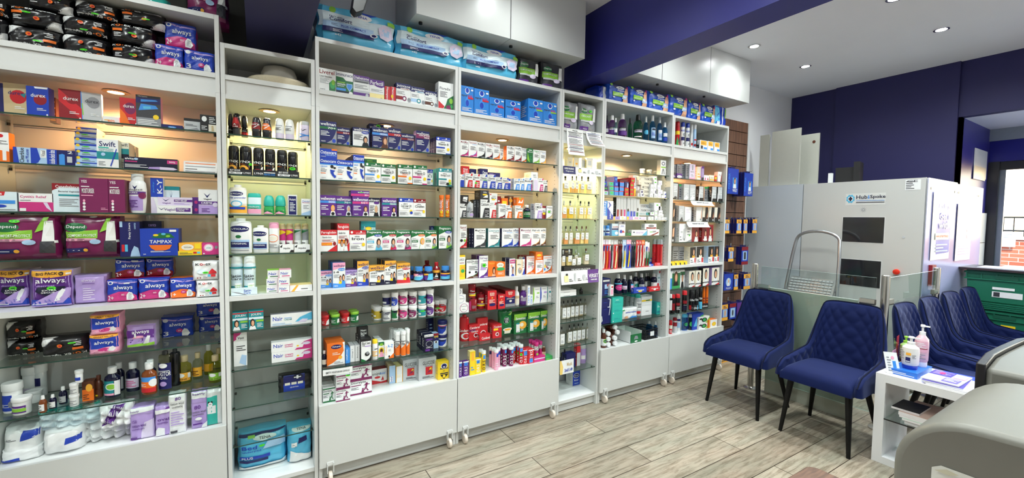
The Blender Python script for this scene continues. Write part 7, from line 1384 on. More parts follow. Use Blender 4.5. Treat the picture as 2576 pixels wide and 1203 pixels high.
stock('''
@top of the dental bay|2.455|1500,180,5.469
40,160,170,+6|K|b|r50,0,100,100,W|blue pants pack end cut by the beam|d.2 k.5
170,445,140,+3|K|1f56c4|$TP()|blue and green pants pack with legs print|d.14 k.5
460,705,190,+2|K|1f56c4|$TP()|blue and green pants pack with legs print|d.14 k.5
720,1000,250,+3|K|1f56c4|$TP()|blue and green pants pack with legs print|d.14 k.5
1010,1255,300,+2|K|1f56c4|$TP()|blue and green pants pack with legs print|d.14 k.5
@top of the hair dye bay|2.44|1500,180,5.469
1262,1440,380,+2|K|1f56c4|$TP()|blue and green pants pack with legs print|d.14 k.5
1448,1640,430,+2|K|1f56c4|$TP()|blue and green pants pack with legs print|d.14 k.5
1645,1795,455,+1|K|b|Pc,0,0,40,0,30,100,0,100 r60,0,66,100,W r80,40,98,90,l r14,6,40,20,W|blue pants pack turned side on, right end|d.14 k.5
@header, dental bay|2.1805|1500,180,5.469
122,168,600,+7|m|v|r0,20,100,60,W|purple mouthwash bottle, back left|CK G7a3a90
165,262,600,+3|m|v|$LI(r0,0,100,38,p)|purple mouthwash bottle, large|CW G8a3fa8
295,412,580,+3|m|v|$LI(r0,0,100,38,p)|purple mouthwash bottle, large|CW G8a3fa8
240,285,640,+1|m|B|r10,20,90,70,W|small pale blue mouthwash bottle|CW Ga0d8ea
430,490,640,+7|m|g||green mouthwash bottle at the back|CK G208858
500,635,590,+2|m|g|$LI(r10,0,60,8,W)|large green mouthwash bottle|CK G30b070
640,710,620,+5|m|b|e50,60,40,20,c|blue dental rinse bottle, left|CW G40a0e0
725,808,600,+2|m|b|r20,6,90,94,u e56,80,26,8,x l26,30,80,60,b,2|blue dental rinse bottle, middle tall|CW G38a4ea
828,900,608,+5|m|b|r20,6,96,90,u r20,66,96,90,W l26,30,80,60,b,2|blue dental rinse bottle with white panel|CW G4898e0
910,990,698,+2|m|b|r20,50,96,86,W r20,4,96,40,b|short blue dental rinse bottle|CW G40a8f0
@header, hair dye bay|2.1805|1500,180,5.469
1068,1095,640,+6|s|r|r0,60,100,80,y|red insect spray can, behind|Cr
1085,1142,645,+3|s|r|r0,60,100,80,y Pj,0,0,60,0,30,50 Pd,40,20,100,20,70,50|red and green insect spray can|Cr
1150,1210,660,+2|s|W|r10,30,90,50,n t10,80,90,90,b,RID e60,64,20,9,e e60,14,16,5,e|white insect spray can with blue cap|Cb
1218,1278,670,+2|s|W|r10,30,90,50,n t10,80,90,90,b,RID e60,64,20,9,e e60,14,16,5,e|white insect spray can with blue cap|Cb
1285,1325,692,+4|s|W|e50,20,30,8,r|white and red freshener can|CW
1328,1370,702,+2|s|u|e50,14,40,8,R l20,40,80,60,r,1|pale blue and red freshener can|CW
1405,1425,1005,+3|b|K|l20,20,80,60,e,2|tiny black carton beside the key packs|d.03
1425,1525,940,+2|b|W|PO,10,50,90,50,90,96,10,96 l14,66,80,80,N,2 r10,10,40,44,d r50,4,96,30,B|white and yellow light bulb carton, widest|d.03
1532,1608,955,+2|b|W|PO,10,50,90,50,90,96,10,96 l14,66,80,80,N,2 r50,4,96,30,B|white and yellow bulb pack with hanger|d.02
1622,1695,970,+2|b|W|PO,10,50,90,50,90,96,10,96 l14,66,80,80,N,2 r50,4,96,30,B|white and yellow bulb pack with hanger|d.02
@first shelf, dental bay|1.9|1500,390,7.075
770,865,245,+10|p|w||white tube lying towards the viewer, left|CW
890,990,262,+10|p|w||white tube lying towards the viewer, middle|CW
1030,1130,285,+10|p|w||white tube lying towards the viewer, right|CW
1140,1235,90,+2|b|W|e50,78,30,12,n e50,78,20,8,W r10,50,96,58,l Pe,20,8,40,8,46,30,56,30,60,8,80,8,66,44,34,44|tall white toothbrush carton with blue disc|d.04 cw
@second shelf, dental bay|1.7|1500,390,7.075
140,208,635,+1|b|u|r0,88,100,100,r g46,50,30|small toothpaste carton, pale blue, bottom|d.12 cs
140,208,555|b|n|g46,50,30|small toothpaste carton, navy, second|^1 d.12 cs
138,192,470|b|b|g36,50,30|small toothpaste carton, blue, third|^1 d.12 cs
138,180,380|b|n|g36,70,30|small toothpaste carton, navy, top|^1 d.12 cs
240,315,630,+1|b|T|r0,88,100,100,r g46,50,30|teal toothpaste carton, bottom|d.12 cs
238,310,550|b|T|r0,88,100,100,r g46,50,30|teal toothpaste carton, middle|^1 d.12 cs
235,308,470|b|T|r0,88,100,100,r g46,50,30|teal toothpaste carton, top|^1 d.12 cs
322,395,640,+1|b|B|r0,84,100,100,r|blue toothpaste carton, bottom left|d.12 cb
322,395,560|b|B|r0,84,100,100,r|blue toothpaste carton, second up|^1 d.12 cb
318,388,475|b|b|e60,50,30,26,B|blue toothpaste carton, third up|^1 d.12 cb
318,375,385|b|b|e60,50,30,26,B|blue toothpaste carton, top left|^1 d.14 cP
405,480,640,+1|b|B|r0,84,100,100,r|blue toothpaste carton, bottom right|d.12 cb
415,490,560|b|B|r0,84,100,100,r|blue toothpaste carton, middle right|^1 d.12 cn
420,495,475|b|B|r0,84,100,100,r|blue toothpaste carton, top right|^1 d.12 cn
505,575,655,+1|b|r|g54,50,30|red toothpaste carton, left bottom|d.12 cR
505,575,580|b|r|g54,50,30|red toothpaste carton, left upper|^1 d.12 cR
510,578,475|b|n|Pu,50,0,80,0,90,60,60,90|navy toothpaste carton on the red pair|^1 d.12 cn
600,665,655,+1|b|r|g46,50,30|red toothpaste carton, right bottom|d.12 cR
600,668,580|b|r|g46,50,30|red toothpaste carton, right second|^1 d.12 cR
603,672,492|b|r|g46,50,30|red toothpaste carton, right third|^1 d.12 cR
620,685,402|b|r|g46,40,30|red toothpaste carton, topmost|^1 d.16 cr
670,700,595,+4|b|O|r0,50,100,80,y|narrow orange carton beside red ones|d.06
645,735,350,+6|b|W|l20,20,60,60,u,3|tall white tube carton behind the red ones|d.05
738,780,680,+2|b|W|l20,30,80,60,P,1|small white denture carton, left bottom|d.08
735,790,550,+5|b|W|l20,30,80,60,P,1|small white denture carton, left upper|d.08 z.04
790,850,700,+1|b|W|Pn,30,50,80,50,80,100,30,100|small white and navy denture carton|d.08
785,835,620|b|W|Pn,30,30,80,30,80,80,30,80|upper small white and navy denture carton|^1 d.08
850,945,690,+3|b|w|t4,20,90,76,d,OSKINS Pg,80,0,100,20,90,30|long beige face cream carton|d.08
840,945,610|b|w|t4,20,90,76,d,OSKINS|long beige face cream carton|^1 d.08
800,950,530|b|w|t14,20,96,76,d,MICOSKIN Pg,80,0,100,20,90,30|long beige face cream carton|^1 d.08
755,1010,455|b|w|t40,20,98,70,d,PHARMOSKIN l4,30,20,60,z,2|long beige face cream carton|^1 d.08
755,1012,375|b|w|t40,20,98,70,d,PHARMOSKIN Pz,2,20,16,70,10,20|long beige face cream carton|^1 d.08
955,1010,690,+1|b|W|l20,20,80,60,e,2|small white carton in the cream stack|d.06
965,1015,610|b|W|l20,20,80,60,e,2|small white carton in the cream stack|^1 d.06
970,1022,520|b|W|l20,20,80,60,e,2|small white carton in the cream stack|^1 d.06
1030,1088,690,+1|b|W|l20,20,80,60,e,2|small white cream carton in second stack|d.06
1018,1062,610|b|W|r60,10,90,70,n|small white cream carton in second stack|^1 d.06
1018,1072,535|b|W|l20,20,80,60,e,2|small white cream carton in second stack|^1 d.06
1028,1078,455|b|W|g50,60,34|white carton with green sticker, second stack|^1 d.06
1028,1078,365|b|W|g50,40,34|topmost white carton with green sticker|^1 d.06
1095,1150,690,+1|b|W|l20,20,80,60,P,2|white carton in the right stack|d.06
1098,1180,620|b|W|l20,20,80,60,P,2|white carton in the right stack|^1 d.06
1088,1150,535|b|W|l20,20,80,60,P,2|white carton in the right stack|^1 d.06
1110,1170,455|b|W|l20,20,80,60,P,2|topmost white carton in the right stack|^1 d.06
1160,1240,715,+1|b|W|Pb,60,0,100,0,100,60|white carton with blue corner, lower|d.06
1195,1240,650|b|W|Pb,30,10,100,10,100,60|white carton with blue corner, upper|^1 d.06
@third shelf, dental bay|1.5|1500,390,7.075
130,190,820,+1|b|B|U16,16,70,96,W,Freeze r0,0,100,20,w|upright blue and white carton, left|d.05 cN
195,298,818,+1|b|W|Pb,0,0,100,0,100,20,0,66 U40,6,80,44,W,Pronamel U16,60,60,96,b,A|upright white and navy toothpaste carton|d.05 cu
350,415,750,+2|b|s|r20,0,90,46,R r76,0,86,100,W|silver whitening carton, red foot|d.04 cK
418,470,755,+2|b|s|r20,0,80,46,R r86,0,96,100,W|silver whitening carton, red foot|d.04
475,525,758,+2|b|s|r20,0,80,46,m r86,0,96,100,W|silver whitening carton, red foot|d.04
545,600,762,+2|b|s|r0,0,80,40,B e30,44,30,7,K|silver whitening carton, blue foot|d.04 cW
605,650,768,+2|b|s|r0,0,80,40,b r84,0,96,100,W|silver whitening carton, blue foot|d.04
655,700,772,+2|b|s|r0,0,80,40,b r84,0,96,100,W|silver whitening carton, blue foot|d.04
705,760,785,+2|b|s|r10,0,70,36,g e50,50,26,8,K r84,0,100,100,W|silver whitening carton, green foot|d.04
295,415,1095,+0|b|P|r10,0,30,100,y t44,30,80,70,b,Sensodyne|lying toothpaste carton at the shelf front|d.04
418,530,1090,+0|b|W|r30,20,60,80,h g80,30,12|lying toothpaste carton at the shelf front|d.04
532,650,1092,+0|b|P|r10,10,40,90,y|lying toothpaste carton at the shelf front|d.04
652,890,1095,+0|b|W|r10,20,40,80,k r60,0,90,100,i t46,30,60,70,b,x|lying toothpaste carton at the shelf front|d.04
760,960,1020,+2|b|s|t4,30,50,70,t,DENTA Pt,60,10,90,10,80,90,60,90|grey and teal face carton at the bottom|d.1 z.04
760,960,945,+2|b|s|t20,20,98,76,d,PHARMOSKIN|long grey face cream carton|^1 d.1
760,935,870,+2|b|s|t20,20,98,76,d,OSKINS|long grey face cream carton|^1 d.1
925,1020,1095,+1|b|W|g60,30,16 g46,70,16|white carton with two green stickers|d.06
890,955,1020,+2|b|q|g50,60,26|pale carton with green sticker|d.06 z.042
965,1030,1015,+1|b|W|g50,70,26|white carton with green sticker, middle|d.06 z.042
1040,1090,1100,+1|b|W|Pt,40,10,80,10,60,60|white carton with teal mark|d.06
1040,1088,1040|b|W|g50,50,26|white stickered carton in the right pile|^1 d.06
1040,1088,985|b|W|g50,50,26|white stickered carton in the right pile|^1 d.06
1030,1140,850|b|W|g50,70,18|topmost white stickered carton|^1 d.06
1100,1150,1105,+1|b|W|l20,30,80,60,e,1|tiny white pot carton, bottom row|d.05
1160,1205,1108,+1|b|W|l20,30,80,60,e,1|tiny white pot carton, bottom row|d.05
1212,1258,1110,+1|b|W|l20,30,80,60,e,1|tiny white pot carton, bottom row|d.05
1105,1195,1050,+1|b|W|l20,30,80,60,e,1|white carton on the bottom row|d.05 z.032
1110,1180,985|b|W|l20,30,80,60,e,1|white carton second up in the pile|^1 d.05
1112,1160,915|b|W|l20,30,80,60,e,1|white carton third up in the pile|^1 d.05
@fourth shelf, dental bay|1.366|1500,550,8.595
142,185,150,+3|j|u|e50,70,40,16,n|blue white denture tub at the post|CB
185,285,150,+2|j|u|e50,70,40,16,n r20,40,90,56,W Pb,0,0,100,0,100,20,0,30|blue and white denture tub|CB
335,490,110,+2|b|q|r0,48,100,62,n t10,68,90,80,r,sensitive Pc,0,0,100,0,100,46,0,46 e64,22,24,14,W|white and turquoise toothpaste carton|d.05 cu
490,625,60,+1|b|W|r0,80,100,100,e e60,92,24,7,x t20,58,80,74,b,JGL Pr,40,20,90,24,60,40 e30,30,22,12,b|white and violet denture carton|d.05
640,850,310,+2|b|g|e40,50,10,24,j|dark green oval case lying down|d.05 nretainer_case
765,1095,248,+1|b|W|Pc,66,0,100,0,100,90 Pn,6,50,14,76,22,50 t26,36,76,66,P,SENSITIVE|white and light blue long carton|d.04
1105,1358,235,+1|b|W|PR,24,0,50,0,94,40,94,60 g30,58,14 t40,50,74,76,d,CORSODYL|white and dark red carton, lower|d.04
1050,1300,112|b|W|PR,10,10,96,10,96,40,60,30,14,40 e54,60,26,26,e t36,52,74,72,d,CORSODYL|white and dark red carton, upper|^1 d.04
@wide shelf, dental bay|1.0895|1500,550,8.595
1200,1290,445,+9|s|r|l20,20,60,70,R,4|red hair spray can with silver cap, back|Cs
1295,1395,445,1015|s|r|Pf0a08a,60,4,72,4,72,96,60,96|red hair spray can with silver cap|Cs
1396,1470,450,1015|s|r|Pf0a08a,50,4,66,4,66,96,50,96|red hair spray can with silver cap|Cs
1270,1480,955,1020|b|r|t30,20,80,80,k,Wella|red display tray under the spray cans|d.02 ndisplay_tray
1070,1230,990,1035|b|b|e40,50,36,30,W t16,36,64,60,n,Oral-B|blue toothbrush display tray|d.03 ndisplay_tray
1140,1255,865,1000|b|b|r10,50,90,94,e|blue and grey carton behind the tray|d.04
''')
# toothbrush packs: card, blister, handle of each
def brush_row(cx, cy, s, L):
    z = 1.0898
    for (a, b, yt, yb, card, top, hd, hd2, lab) in L:
        X0 = xat(cx + a / s, 2.545, z); X1 = xat(cx + b / s, 2.545, z); w = X1 - X0; h = zat(cy + yt / s, X0, 2.545) - z
        e = MB().box(0, .014, 0, w, .0155, h, card).build('toothbrush_pack', loc=(X0, 2.545, z), smooth=0, tags=(lab, 'toothbrush', 'toothbrush packs on the wide dental shelf'))
        mb = MB(); design(mb, 'r0,84,100,100,%s l15,88,85,96,W,2 r0,0,100,34,%s T30,4,60,30,W,Colgate' % (top, card if card != 'W' else 'r'), lambda u, v, L_: (u * w, .0137 - .0003 * L_, v * h)); mb.build('card_print', e, smooth=0)
        mb = MB().tube([(w * .3, .006, h * .04), (w * .45, .004, h * .3), (w * .55, .006, h * .52), (w * .5, .008, h * .62)], [.005, .0065, .0045, .003], hd, 8); mb.build('handle', e)
        MB().tube([(w * .5, .008, h * .62), (w * .62, .008, h * .8)], [.003, .006], hd2, 8).build('brush_head', e)
brush_row(1500, 550, 8.595, [
    (140, 205, 460, 1095, 'r', 'i', 'W', 'b', 'red toothbrush pack at the left end'), (215, 265, 460, 1090, 'r', 'i', 'o', 'B', 'orange handled toothbrush pack, second'), (270, 325, 460, 1085, 'r', 'W', 'm', 'W', 'pink handled toothbrush pack'),
    (330, 385, 465, 1080, 'd', 's', 's', 'e', 'grey toothbrush pack left of the yellow one'), (390, 480, 465, 1075, 'r', 's', 'h', 'W', 'yellow handled toothbrush pack on red card'), (490, 530, 460, 1070, 'R', 'd', 'K', 'K', 'black handled pack, left of two'), (535, 575, 460, 1065, 'R', 'd', 'K', 'a', 'black handled pack, right of two'),
    (580, 660, 460, 1060, 'u', 'u', 'y', 'b', 'pale blue card pack with yellow handle'), (668, 765, 460, 1040, 'b', 'k', 'y', 'm', 'childrens toothbrush pack with pink top'), (775, 815, 480, 1050, 'n', 'd', 'K', 'd', 'dark blue toothbrush pack, left'), (820, 865, 480, 1050, 'x', 'd', 'd', 'g', 'dark toothbrush pack, right'),
    (875, 935, 465, 1050, 'r', 'r', 'w', 'W', 'red pack with cream handle, left one'), (940, 990, 465, 1048, 'R', 'r', 'w', 'W', 'red pack with cream handle, middle one'), (995, 1060, 465, 1045, 'r', 'o', 'w', 'W', 'red pack with cream handle, right one'), (1070, 1120, 500, 1040, 'W', 'W', 'g', 'b', 'white pack with green handle'), (1122, 1165, 520, 1040, 'W', 'W', 'g', 'k', 'white pack with green and pink brush')])
stock('''
@first lower glass shelf, dental bay|.867|1500,670,5.47
78,190,175,410|b|n|r10,82,90,92,W r30,40,96,66,u l30,10,80,34,B,3 e76,60,20,9,R|navy denture tablet carton|d.06 cb R1
190,235,260,408|b|W|Pk,20,10,90,10,90,60,20,60 e60,80,30,9,r|small white and red carton beside the navy one|d.05
240,348,110,390|m|x|e56,46,44,34,m t30,44,88,52,W,Corsodyl r6,84,90,98,c|black mouthwash bottle, pink oval label|CW
342,422,122,380|m|x|r10,20,90,66,i l20,30,80,50,R,2|black mouthwash bottle, small pale label|CW
425,508,132,370|m|x|r40,10,96,70,k r40,70,96,90,c|black mouthwash bottle, pink and blue label|CW
500,578,90,340|m|x|r10,6,90,90,W e60,40,36,22,T|black mouthwash bottle, teal oval label|CW
575,660,102,350|m|x|r6,4,90,60,s l20,20,80,50,d,3|black mouthwash bottle behind the blue tray|CW
660,700,97,310|m|x|r6,4,90,80,W|black mouthwash bottle behind, white label|CW
680,745,95,300|m|x|r6,4,90,80,s|black mouthwash bottle behind, grey label|CW
740,842,100,330|m|x|r4,0,96,74,W Pr,50,0,90,0,80,30|black mouthwash bottle, wide white label|CW
835,930,35,320|b|q|r0,10,60,30,r e70,84,20,7,r t20,50,80,62,t,daily l20,34,80,46,e,2|tall pale mouthwash carton, right end|d.05
515,690,305,375|b|b|t20,40,80,70,W,Wisdom e50,30,16,16,y|blue display tray below the mouthwashes|d.03 ndisplay_tray
730,875,290,350|b|r|t20,40,84,76,W,Colgate e50,40,12,20,W|red display tray below the mouthwashes|d.03 ndisplay_tray
@second lower glass shelf, dental bay|.637|1500,670,5.47
68,205,690,800|b|n|Ps,0,20,14,40,6,100,0,100|dark blue nappy carton, bottom|d.14 cn
72,205,570|b|n|PW,76,0,80,0,92,100,60,100,62,92,84,90 l20,70,50,80,b,1|dark blue nappy carton, middle|^1 d.14 cn
74,212,450|b|n|PW,76,0,80,0,96,10,88,90,60,96,58,92,80,84 Pe,84,0,100,0,100,90,90,90 l20,50,50,60,b,1|dark blue nappy carton, top|^1 d.14 cn
215,355,675,785|b|T|l20,40,80,60,t,2 e12,20,4,8,W|teal tissue carton, bottom|d.14 cT
218,362,560|b|T|l20,40,80,60,t,2 e12,20,4,8,W|teal tissue carton, middle|^1 d.14 cT
222,370,440|b|T|l20,40,80,60,t,2 l30,70,60,80,W,1|teal tissue carton, top|^1 d.14 cT
365,570,590,740|K|W|t18,50,90,70,b,waterwipes e24,18,12,12,S PB,40,4,96,4,96,20,60,24 e8,86,5,7,j l60,30,80,40,u,1|white baby wipes pack|d.08 k.5
508,618,385,700|q|s|r30,36,96,90,W l40,50,90,80,d,3 e50,16,30,10,r|grey mouth rinse bottle with teal cap|CT R3 y.7
620,760,415,685|b|W|r0,72,100,80,y r40,74,80,79,g r40,20,70,22,K|white emollient carton with yellow green band|d.06
830,908,500,665|b|T|l20,60,80,80,W,2 r10,10,90,30,t|teal floss carton in the row|d.02 ct R5
@bottom board, dental bay|.4255|1500,670,5.47
58,135,865,1140|r|N|r0,10,94,84,W e66,60,32,24,l e66,60,26,16,g t44,57,88,64,W,Dettol|brown antiseptic bottle with green label|CW
790,840,765,975|m|b|e60,50,30,24,n|blue mouthwash bottle behind the basket|Cs G3a9ae0
700,785,755,960|m|b|e60,50,30,24,n|blue mouthwash bottle, further back|Cs G3a9ae0
''')
# bottles lying on their sides, caps towards the shopper
def lying(cx, cy, s, L, zb, unit):
    for k, (px, py, d) in enumerate(L):
        p = onZ(cx + px / s, cy + py / s, zb); y0 = 2.56; p = onY(cx + px / s, cy + py / s, y0); r = .026
        z = max(zb + r, p[2]); zz = zb + r + round((z - zb - r) / .046) * .046
        e = MB().lathe([(r, -.12), (r, -.02), (r * .5, -.002)], 'N', 16, c=(p[0], y0 + .02, zz), axis='y').build('lying_bottle', tags=(d, 'bottle', 'brown bottles lying with white caps forward'))
        MB().lathe([(r * .75, -.002), (r * .75, .02), (r * .7, .022)], 'W', 16, c=(p[0], y0 + .02, zz), axis='y').build('cap', e)
lying(1500, 670, 5.47, [(175, 1085, 'lying brown bottle, left column bottom'), (175, 1008, 'lying brown bottle, left column middle'), (175, 930, 'lying brown bottle, left column top'), (270, 1050, 'lying brown bottle, right column bottom'), (265, 985, 'lying brown bottle, right column second'), (300, 925, 'lying brown bottle, right column third'), (268, 860, 'lying brown bottle, right column top')], .4255, '')
p = onZ(1500 + 470 / 5.47, 670 + 1065 / 5.47, .4255); p2 = onZ(1500 + 620 / 5.47, 670 + 1025 / 5.47, .4255)
w = xat(1500 + 622 / 5.47, p[1], .43) - p[0]
mb = MB().box(0, 0, 0, w, .002, .075, 'g').box(0, 0, 0, .002, .2, .1, 'W', my='W').box(w - .002, 0, 0, w, .2, .1, 'W').box(0, .198, 0, w, .2, .1, 'W').box(0, 0, 0, w, .2, .002, 'W').box(.01, .02, .002, w - .02, .12, .03, 'j'); design(mb, 'Pe,30,40,70,40,60,80,40,80 e50,16,14,8,W', lambda u, v, L: (u * w, -.0004 * L, v * .075))
tag(mb.build('display_tray', loc=(p[0], min(p[1], 2.56), .4258), smooth=0), 'open green and white carton tray on the dental bay board', 'tray')
mb = MB(); bw = xat(1500 + 800 / 5.47, 2.6, .5) - xat(1500 + 632 / 5.47, 2.6, .5)
for z in (0, .03, .06, .085): mb.box(-.004 * z * 20, -.004, z, bw + .004, 0, z + .006, 'K').box(-.004, 0, z, 0, .18, z + .006, 'K').box(bw, 0, z, bw + .004, .18, z + .006, 'K').box(0, .176, z, bw, .18, z + .006, 'K')
for k in range(14): x = bw * k / 13; mb.box(x - .002, -.003, 0, x + .002, -.001, .09, 'K').box(x - .002, .177, 0, x + .002, .179, .09, 'K')
for k in range(14): y = .18 * k / 13; mb.box(-.003, y - .002, 0, -.001, y + .002, .09, 'K').box(bw + .001, y - .002, 0, bw + .003, y + .002, .09, 'K')
mb.box(0, 0, 0, bw, .18, .003, 'K').box(bw * .4, -.006, .03, bw * .7, -.004, .07, 'W')
tag(mb.build('plastic_basket', loc=(xat(1500 + 632 / 5.47, 2.6, .43), 2.57, .4258), smooth=0), 'black open plastic basket on the dental bay board', 'basket')
HC = 'r0,36,100,100,K f56,58,52,{0},S,{1} r0,0,100,36,W r70,6,96,34,r l10,8,56,28,d,2'
MB_ = 'r0,20,100,100,w f50,50,60,K,S,W r0,14,100,22,K l10,15,90,21,W,1 r0,0,60,12,W Pr,40,0,100,0,100,12'
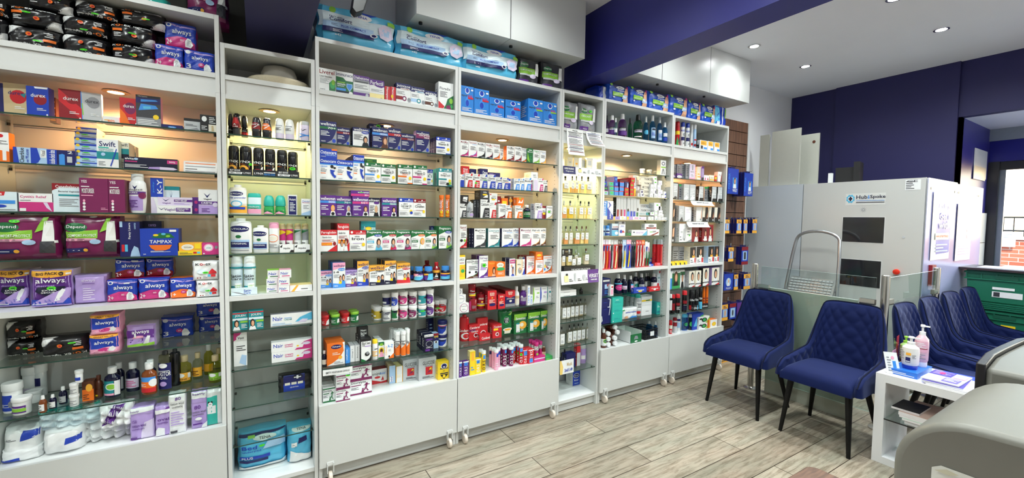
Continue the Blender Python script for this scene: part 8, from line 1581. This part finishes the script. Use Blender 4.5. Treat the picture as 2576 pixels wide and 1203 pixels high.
stock('''
@first shelf, hair dye bay|1.89|1670,390,6.332
140,185,280,+1|b|d|Pp,0,0,0,60,60,60,100,40,100,0 l10,10,90,60,W,2|dark carton with white and purple foot, cut by post|d.04
145,200,150,+5|b|e|l20,20,80,90,d,6|grey hair treatment carton in the back row|d.05
205,265,145,+4|b|e|l20,20,80,90,d,6|grey hair treatment carton in the back row|d.05
268,340,140,+4|b|e|l20,20,80,90,d,6|grey hair treatment carton in the back row|d.05 cm
205,290,290,+1|b|p|e50,30,46,30,W l20,20,80,36,p,1|low purple and white carton in front|d.03
345,400,145,+2|b|e|l20,20,80,90,d,6 r90,0,100,100,m|grey and pink hair carton|d.06
403,498,140,+1|b|k|Pi,0,10,90,10,90,100,0,100 t20,44,80,52,d,REVITA l30,20,70,36,e,2 r44,60,60,94,e|pale pink hair serum carton|d.06 cs
528,598,185,+2|b|w|l10,20,80,60,O,2|pale carton glowing below the lamp|d.05
600,635,180,+1|b|P|r0,0,100,20,x r0,84,100,100,p T30,20,70,80,e,serum|slim lilac and purple carton|d.03
638,718,320,+1|b|W|Pm,10,10,40,10,30,70 Pr,60,10,90,10,76,70|small white carton with pink hearts|d.04
732,800,320,+1|b|w|r0,10,100,30,O t14,46,84,60,d,VELVET|small cream and orange carton|d.04
810,840,330,+2|b|r|r0,40,100,80,y|tiny red and yellow carton|d.03
858,918,265,+1|b|W|PR,70,0,100,0,100,90,84,60 l20,60,80,80,e,2|white and wine red carton, right end|d.04
@second shelf, hair dye bay|1.693|1670,390,6.332
142,222,440,+1|b|K|Ps,6,10,90,4,94,96,6,96 l14,46,76,86,W,4 e50,12,30,7,d|silver hair colour carton, leftmost|d.03 cK
235,300,462,+5|b|e|r0,86,100,100,j l14,20,90,76,d,4|grey hair colour carton side, back row|d.06
315,400,462,+2|b|s|l10,30,84,80,W,5 PW,0,0,60,0,90,20,40,30|silver foil hair colour pack|d.03
410,500,470,+2|b|s|l10,30,84,80,W,5 PW,0,0,60,0,90,20,40,30|silver foil hair colour pack|d.03 
502,540,505,+5|b|e|r0,86,100,100,d l14,20,90,76,d,4|grey hair colour carton side, back row|d.06
552,632,495,+1|b|K|Ps,6,20,90,20,90,98,6,98 l14,46,80,80,W,4 PW,0,0,10,0,20,20,0,60|silver and black hair colour carton|d.03
640,682,505,+5|b|e|r0,86,100,100,j l14,20,90,76,d,4|grey hair colour carton side, back row|d.06
685,750,500,+5|b|e|r0,86,100,100,j l14,20,90,76,d,4|grey hair colour carton side, back row|d.06
758,840,500,+1|b|K|Ps,6,20,90,20,90,98,6,98 l14,46,80,80,W,4 PW,0,0,10,0,20,20,0,60|silver and black hair colour carton|d.03
850,935,505,+1|b|K|Ps,6,20,90,20,90,98,6,98 l14,46,80,80,W,4 PW,0,0,10,0,20,20,0,60|silver and black hair colour carton|d.03
@third shelf, hair dye bay|1.493|1670,390,6.332
128,172,760,+1|b|H|PS,40,20,80,30,90,70,50,60 r0,0,100,20,K|dark carton with portrait, left end|d.04
175,225,800,+5|b|e|l14,20,90,86,d,5|grey carton side behind the silver ones|d.06
235,318,808,+1|b|s|l14,46,80,80,W,4 Pd,10,0,90,0,60,30|silver hair colour carton, third shelf|d.03
330,432,825,+1|b|W|l20,60,80,90,i,3 Ps,0,0,60,0,90,20|plain white foil hair pack|d.03
436,505,825,+5|b|e|l14,6,90,86,d,5|grey carton side beside the white pack|d.06
512,600,822,+1|b|W|PS,84,20,100,20,100,80,90,70 e80,14,12,7,e|white hair colour carton with face edge|d.03
615,700,830,+1|b|K|Pw,0,30,40,30,50,100,0,100 PN,50,20,90,20,90,70 PS,84,30,100,30,100,70 e80,12,12,6,s|black and cream hair colour carton|d.03 cW
712,796,830,+1|b|K|Pw,0,30,40,30,50,100,0,100 PN,50,20,90,20,90,70 PS,84,30,100,30,100,70 e80,12,12,6,s|black and cream hair colour carton|d.03 cW
808,892,835,+1|b|K|Pw,0,30,40,30,50,100,0,100 PN,50,20,90,20,90,70 PS,84,30,100,30,100,70 e80,12,12,6,s|black and cream hair colour carton|d.03 cW
@fourth shelf, hair dye bay|1.3|1670,550,8.02
148,212,100,+1|b|H|PS,30,30,80,30,90,80,40,70 r0,0,100,20,K e50,10,24,7,s|dark carton with portrait, left end, fourth|d.04
215,300,100,+5|b|e|l14,6,90,90,d,8|grey carton side with many lines|d.06
305,440,105,+1|b|W|Ps,50,10,96,20,96,80,60,70 r20,50,50,60,s l10,10,40,40,e,2 e76,14,12,7,e|white hair colour carton with grey waves|d.04
443,555,130,+1|b|W|l20,40,80,90,e,3 g60,38,12 Pe,0,0,100,0,100,16|white hair colour carton with green sticker|d.04
560,700,155,+1|b|R|f64,40,50,H,S,W l30,10,96,14,W,1|dark red hair colour carton with woman|d.04 cR
705,760,170,+4|b|R|l10,30,80,90,N,4|dark red hair carton side|d.04
765,880,160,+1|b|R|f60,44,50,H,S,W r20,10,90,16,W|dark red hair colour carton with woman|d.04
885,990,125,+1|b|R|f44,44,60,K,S,W r10,10,80,16,W|dark red hair colour carton with fringe|d.04
@wide shelf, hair dye bay|1.0895|1670,550,8.02
175,290,560,+8|b|e|l10,20,90,80,d,5|grey carton side in the rear row|d.05
298,410,565,+8|b|e|l10,20,90,80,d,5|grey carton side in the rear row|d.05
130,215,735,900|b|o|e70,60,26,26,w r0,0,100,20,r|small orange henna carton, left|d.04
222,300,735,890|b|o|e70,60,26,26,w r0,0,100,20,r|small orange henna carton, middle|d.04
340,425,735,885|b|o|e60,60,26,26,w r0,0,100,20,r|small orange henna carton, right|d.04
115,210,880,950|b|y|PK,20,0,50,0,40,60,10,60|tilted yellow and black hair carton, leftmost|d.05
220,300,870,940|b|y|PK,20,0,50,0,40,60,10,60|tilted yellow and black hair carton, second|d.05
305,390,865,935|b|y|PK,20,0,50,0,40,60,10,60|tilted yellow and black hair carton, third|d.05
395,470,860,930|b|y|PK,20,0,50,0,40,60,10,60|tilted yellow and black hair carton, fourth|d.05
522,650,580,915|b|K|'''+HC.format('H','O')+'''|hair dye carton with smiling brunette|d.07 cw R1
655,795,568,910|b|K|'''+HC.format('K','w')+'''|hair dye carton with black haired woman|d.04 cW
890,1008,565,892|b|K|'''+HC.format('H','O')+'''|hair dye carton with long brown hair|d.06 cu R1
1010,1105,560,885|b|K|'''+HC.format('N','O')+'''|hair dye carton with lighter brown hair|d.05 cu R1
@first lower glass shelf, hair dye bay|.865|1670,670,4.628
62,92,60,270|b|B|r0,60,100,100,W|blue mens dye carton cut by post|d.05
92,185,55,262|b|g|r0,86,100,100,W t10,88,90,97,K,JUST f48,48,66,N,S,K r0,0,100,14,j|green mens hair dye carton, front|d.05 cW
188,238,45,245|b|W|r0,70,100,90,g f50,40,60,H,S,K|green and white mens dye carton behind|d.05
290,365,60,245|b|w|'''+MB_+'''|mens beard dye carton, first|d.05 cs
368,430,55,240|b|w|'''+MB_+'''|mens beard dye carton, second|d.05
450,520,25,230|b|w|'''+MB_+'''|mens beard dye carton, third, taller|d.05 cK
555,640,20,220|b|w|'''+MB_+'''|mens beard dye carton, fourth at right|d.08 cP R1
@second lower glass shelf, hair dye bay|.636|1670,670,4.628
58,90,325,560|s|K|r0,20,100,90,W|black and white shave bottle, left end|CW
85,125,330,560|s|K|r10,20,90,70,R|black shave can with red cap, left|Cr
125,185,325,555|s|K|r10,50,90,70,R l20,20,80,46,W,3|black shave can with red cap, middle|Cr
205,265,285,545|s|K|r10,50,90,70,R l20,20,80,46,W,3 r0,8,100,40,x|tall black shave can with red cap|Cr
285,350,280,525|s|K|t10,60,90,74,W,Gillette r0,0,100,30,r|black shave gel can with red foot|CK
352,395,275,520|s|K|t10,60,90,74,W,Gillette r0,0,100,30,c|black shave gel can with blue foot|CK
398,440,250,520|s|K|t10,60,90,74,W,Gillette r0,0,100,46,c|tall black shave gel can with blue foot|CK
442,475,235,490|s|o|l20,20,80,70,R,3|orange shave gel can, left|Co
478,512,235,485|s|o|l20,20,80,70,R,3|orange shave gel can, right|Co
340,410,460,525|b|K|t10,30,90,70,W,Gillette|black display tray under the shave gels|d.02 ndisplay_tray
440,515,445,495|b|K|t10,30,90,70,W,Gillette|black display tray under the orange cans|d.02 ndisplay_tray
@bottom board, hair dye bay|.4255|1670,670,4.628
52,95,630,795|c|r|r10,50,90,90,w l20,10,80,40,W,2|red tinted conditioner tube, front|Cr
98,150,600,785|c|s|r0,60,100,100,R|silver and red shampoo tube|CR
130,190,560,765|x|W|e50,80,40,9,n g30,50,20 r20,20,80,60,u|white lotion bottle with navy oval|CW
200,278,560,760|c|b|e60,50,36,24,n e60,50,28,16,j|blue body wash bottle|Cc y.6 G4a90e0
280,330,560,750|c|g|e60,50,36,24,j|dark green body wash bottle|Cs y.6 G1a6040
332,455,560,745|b|b|Pj,60,40,100,30,100,90,70,80 Pc,10,20,40,20,40,80|large blue soap multipack|d.07 cb
405,525,672,740|b|W|e50,50,26,36,K e50,50,16,26,j Pl,60,0,100,0,100,90 e16,70,14,14,K|green fruit soap carton, lower|d.05 cw
410,530,598|b|W|e50,50,26,36,K e50,50,16,26,j Pl,60,0,100,0,100,90 e16,70,14,14,K|green fruit soap carton, upper|^1 d.05 cw
525,618,630,725|b|W|e60,46,26,26,O e60,46,18,18,y r0,0,14,100,O|white and orange soap carton|d.06 co
''')
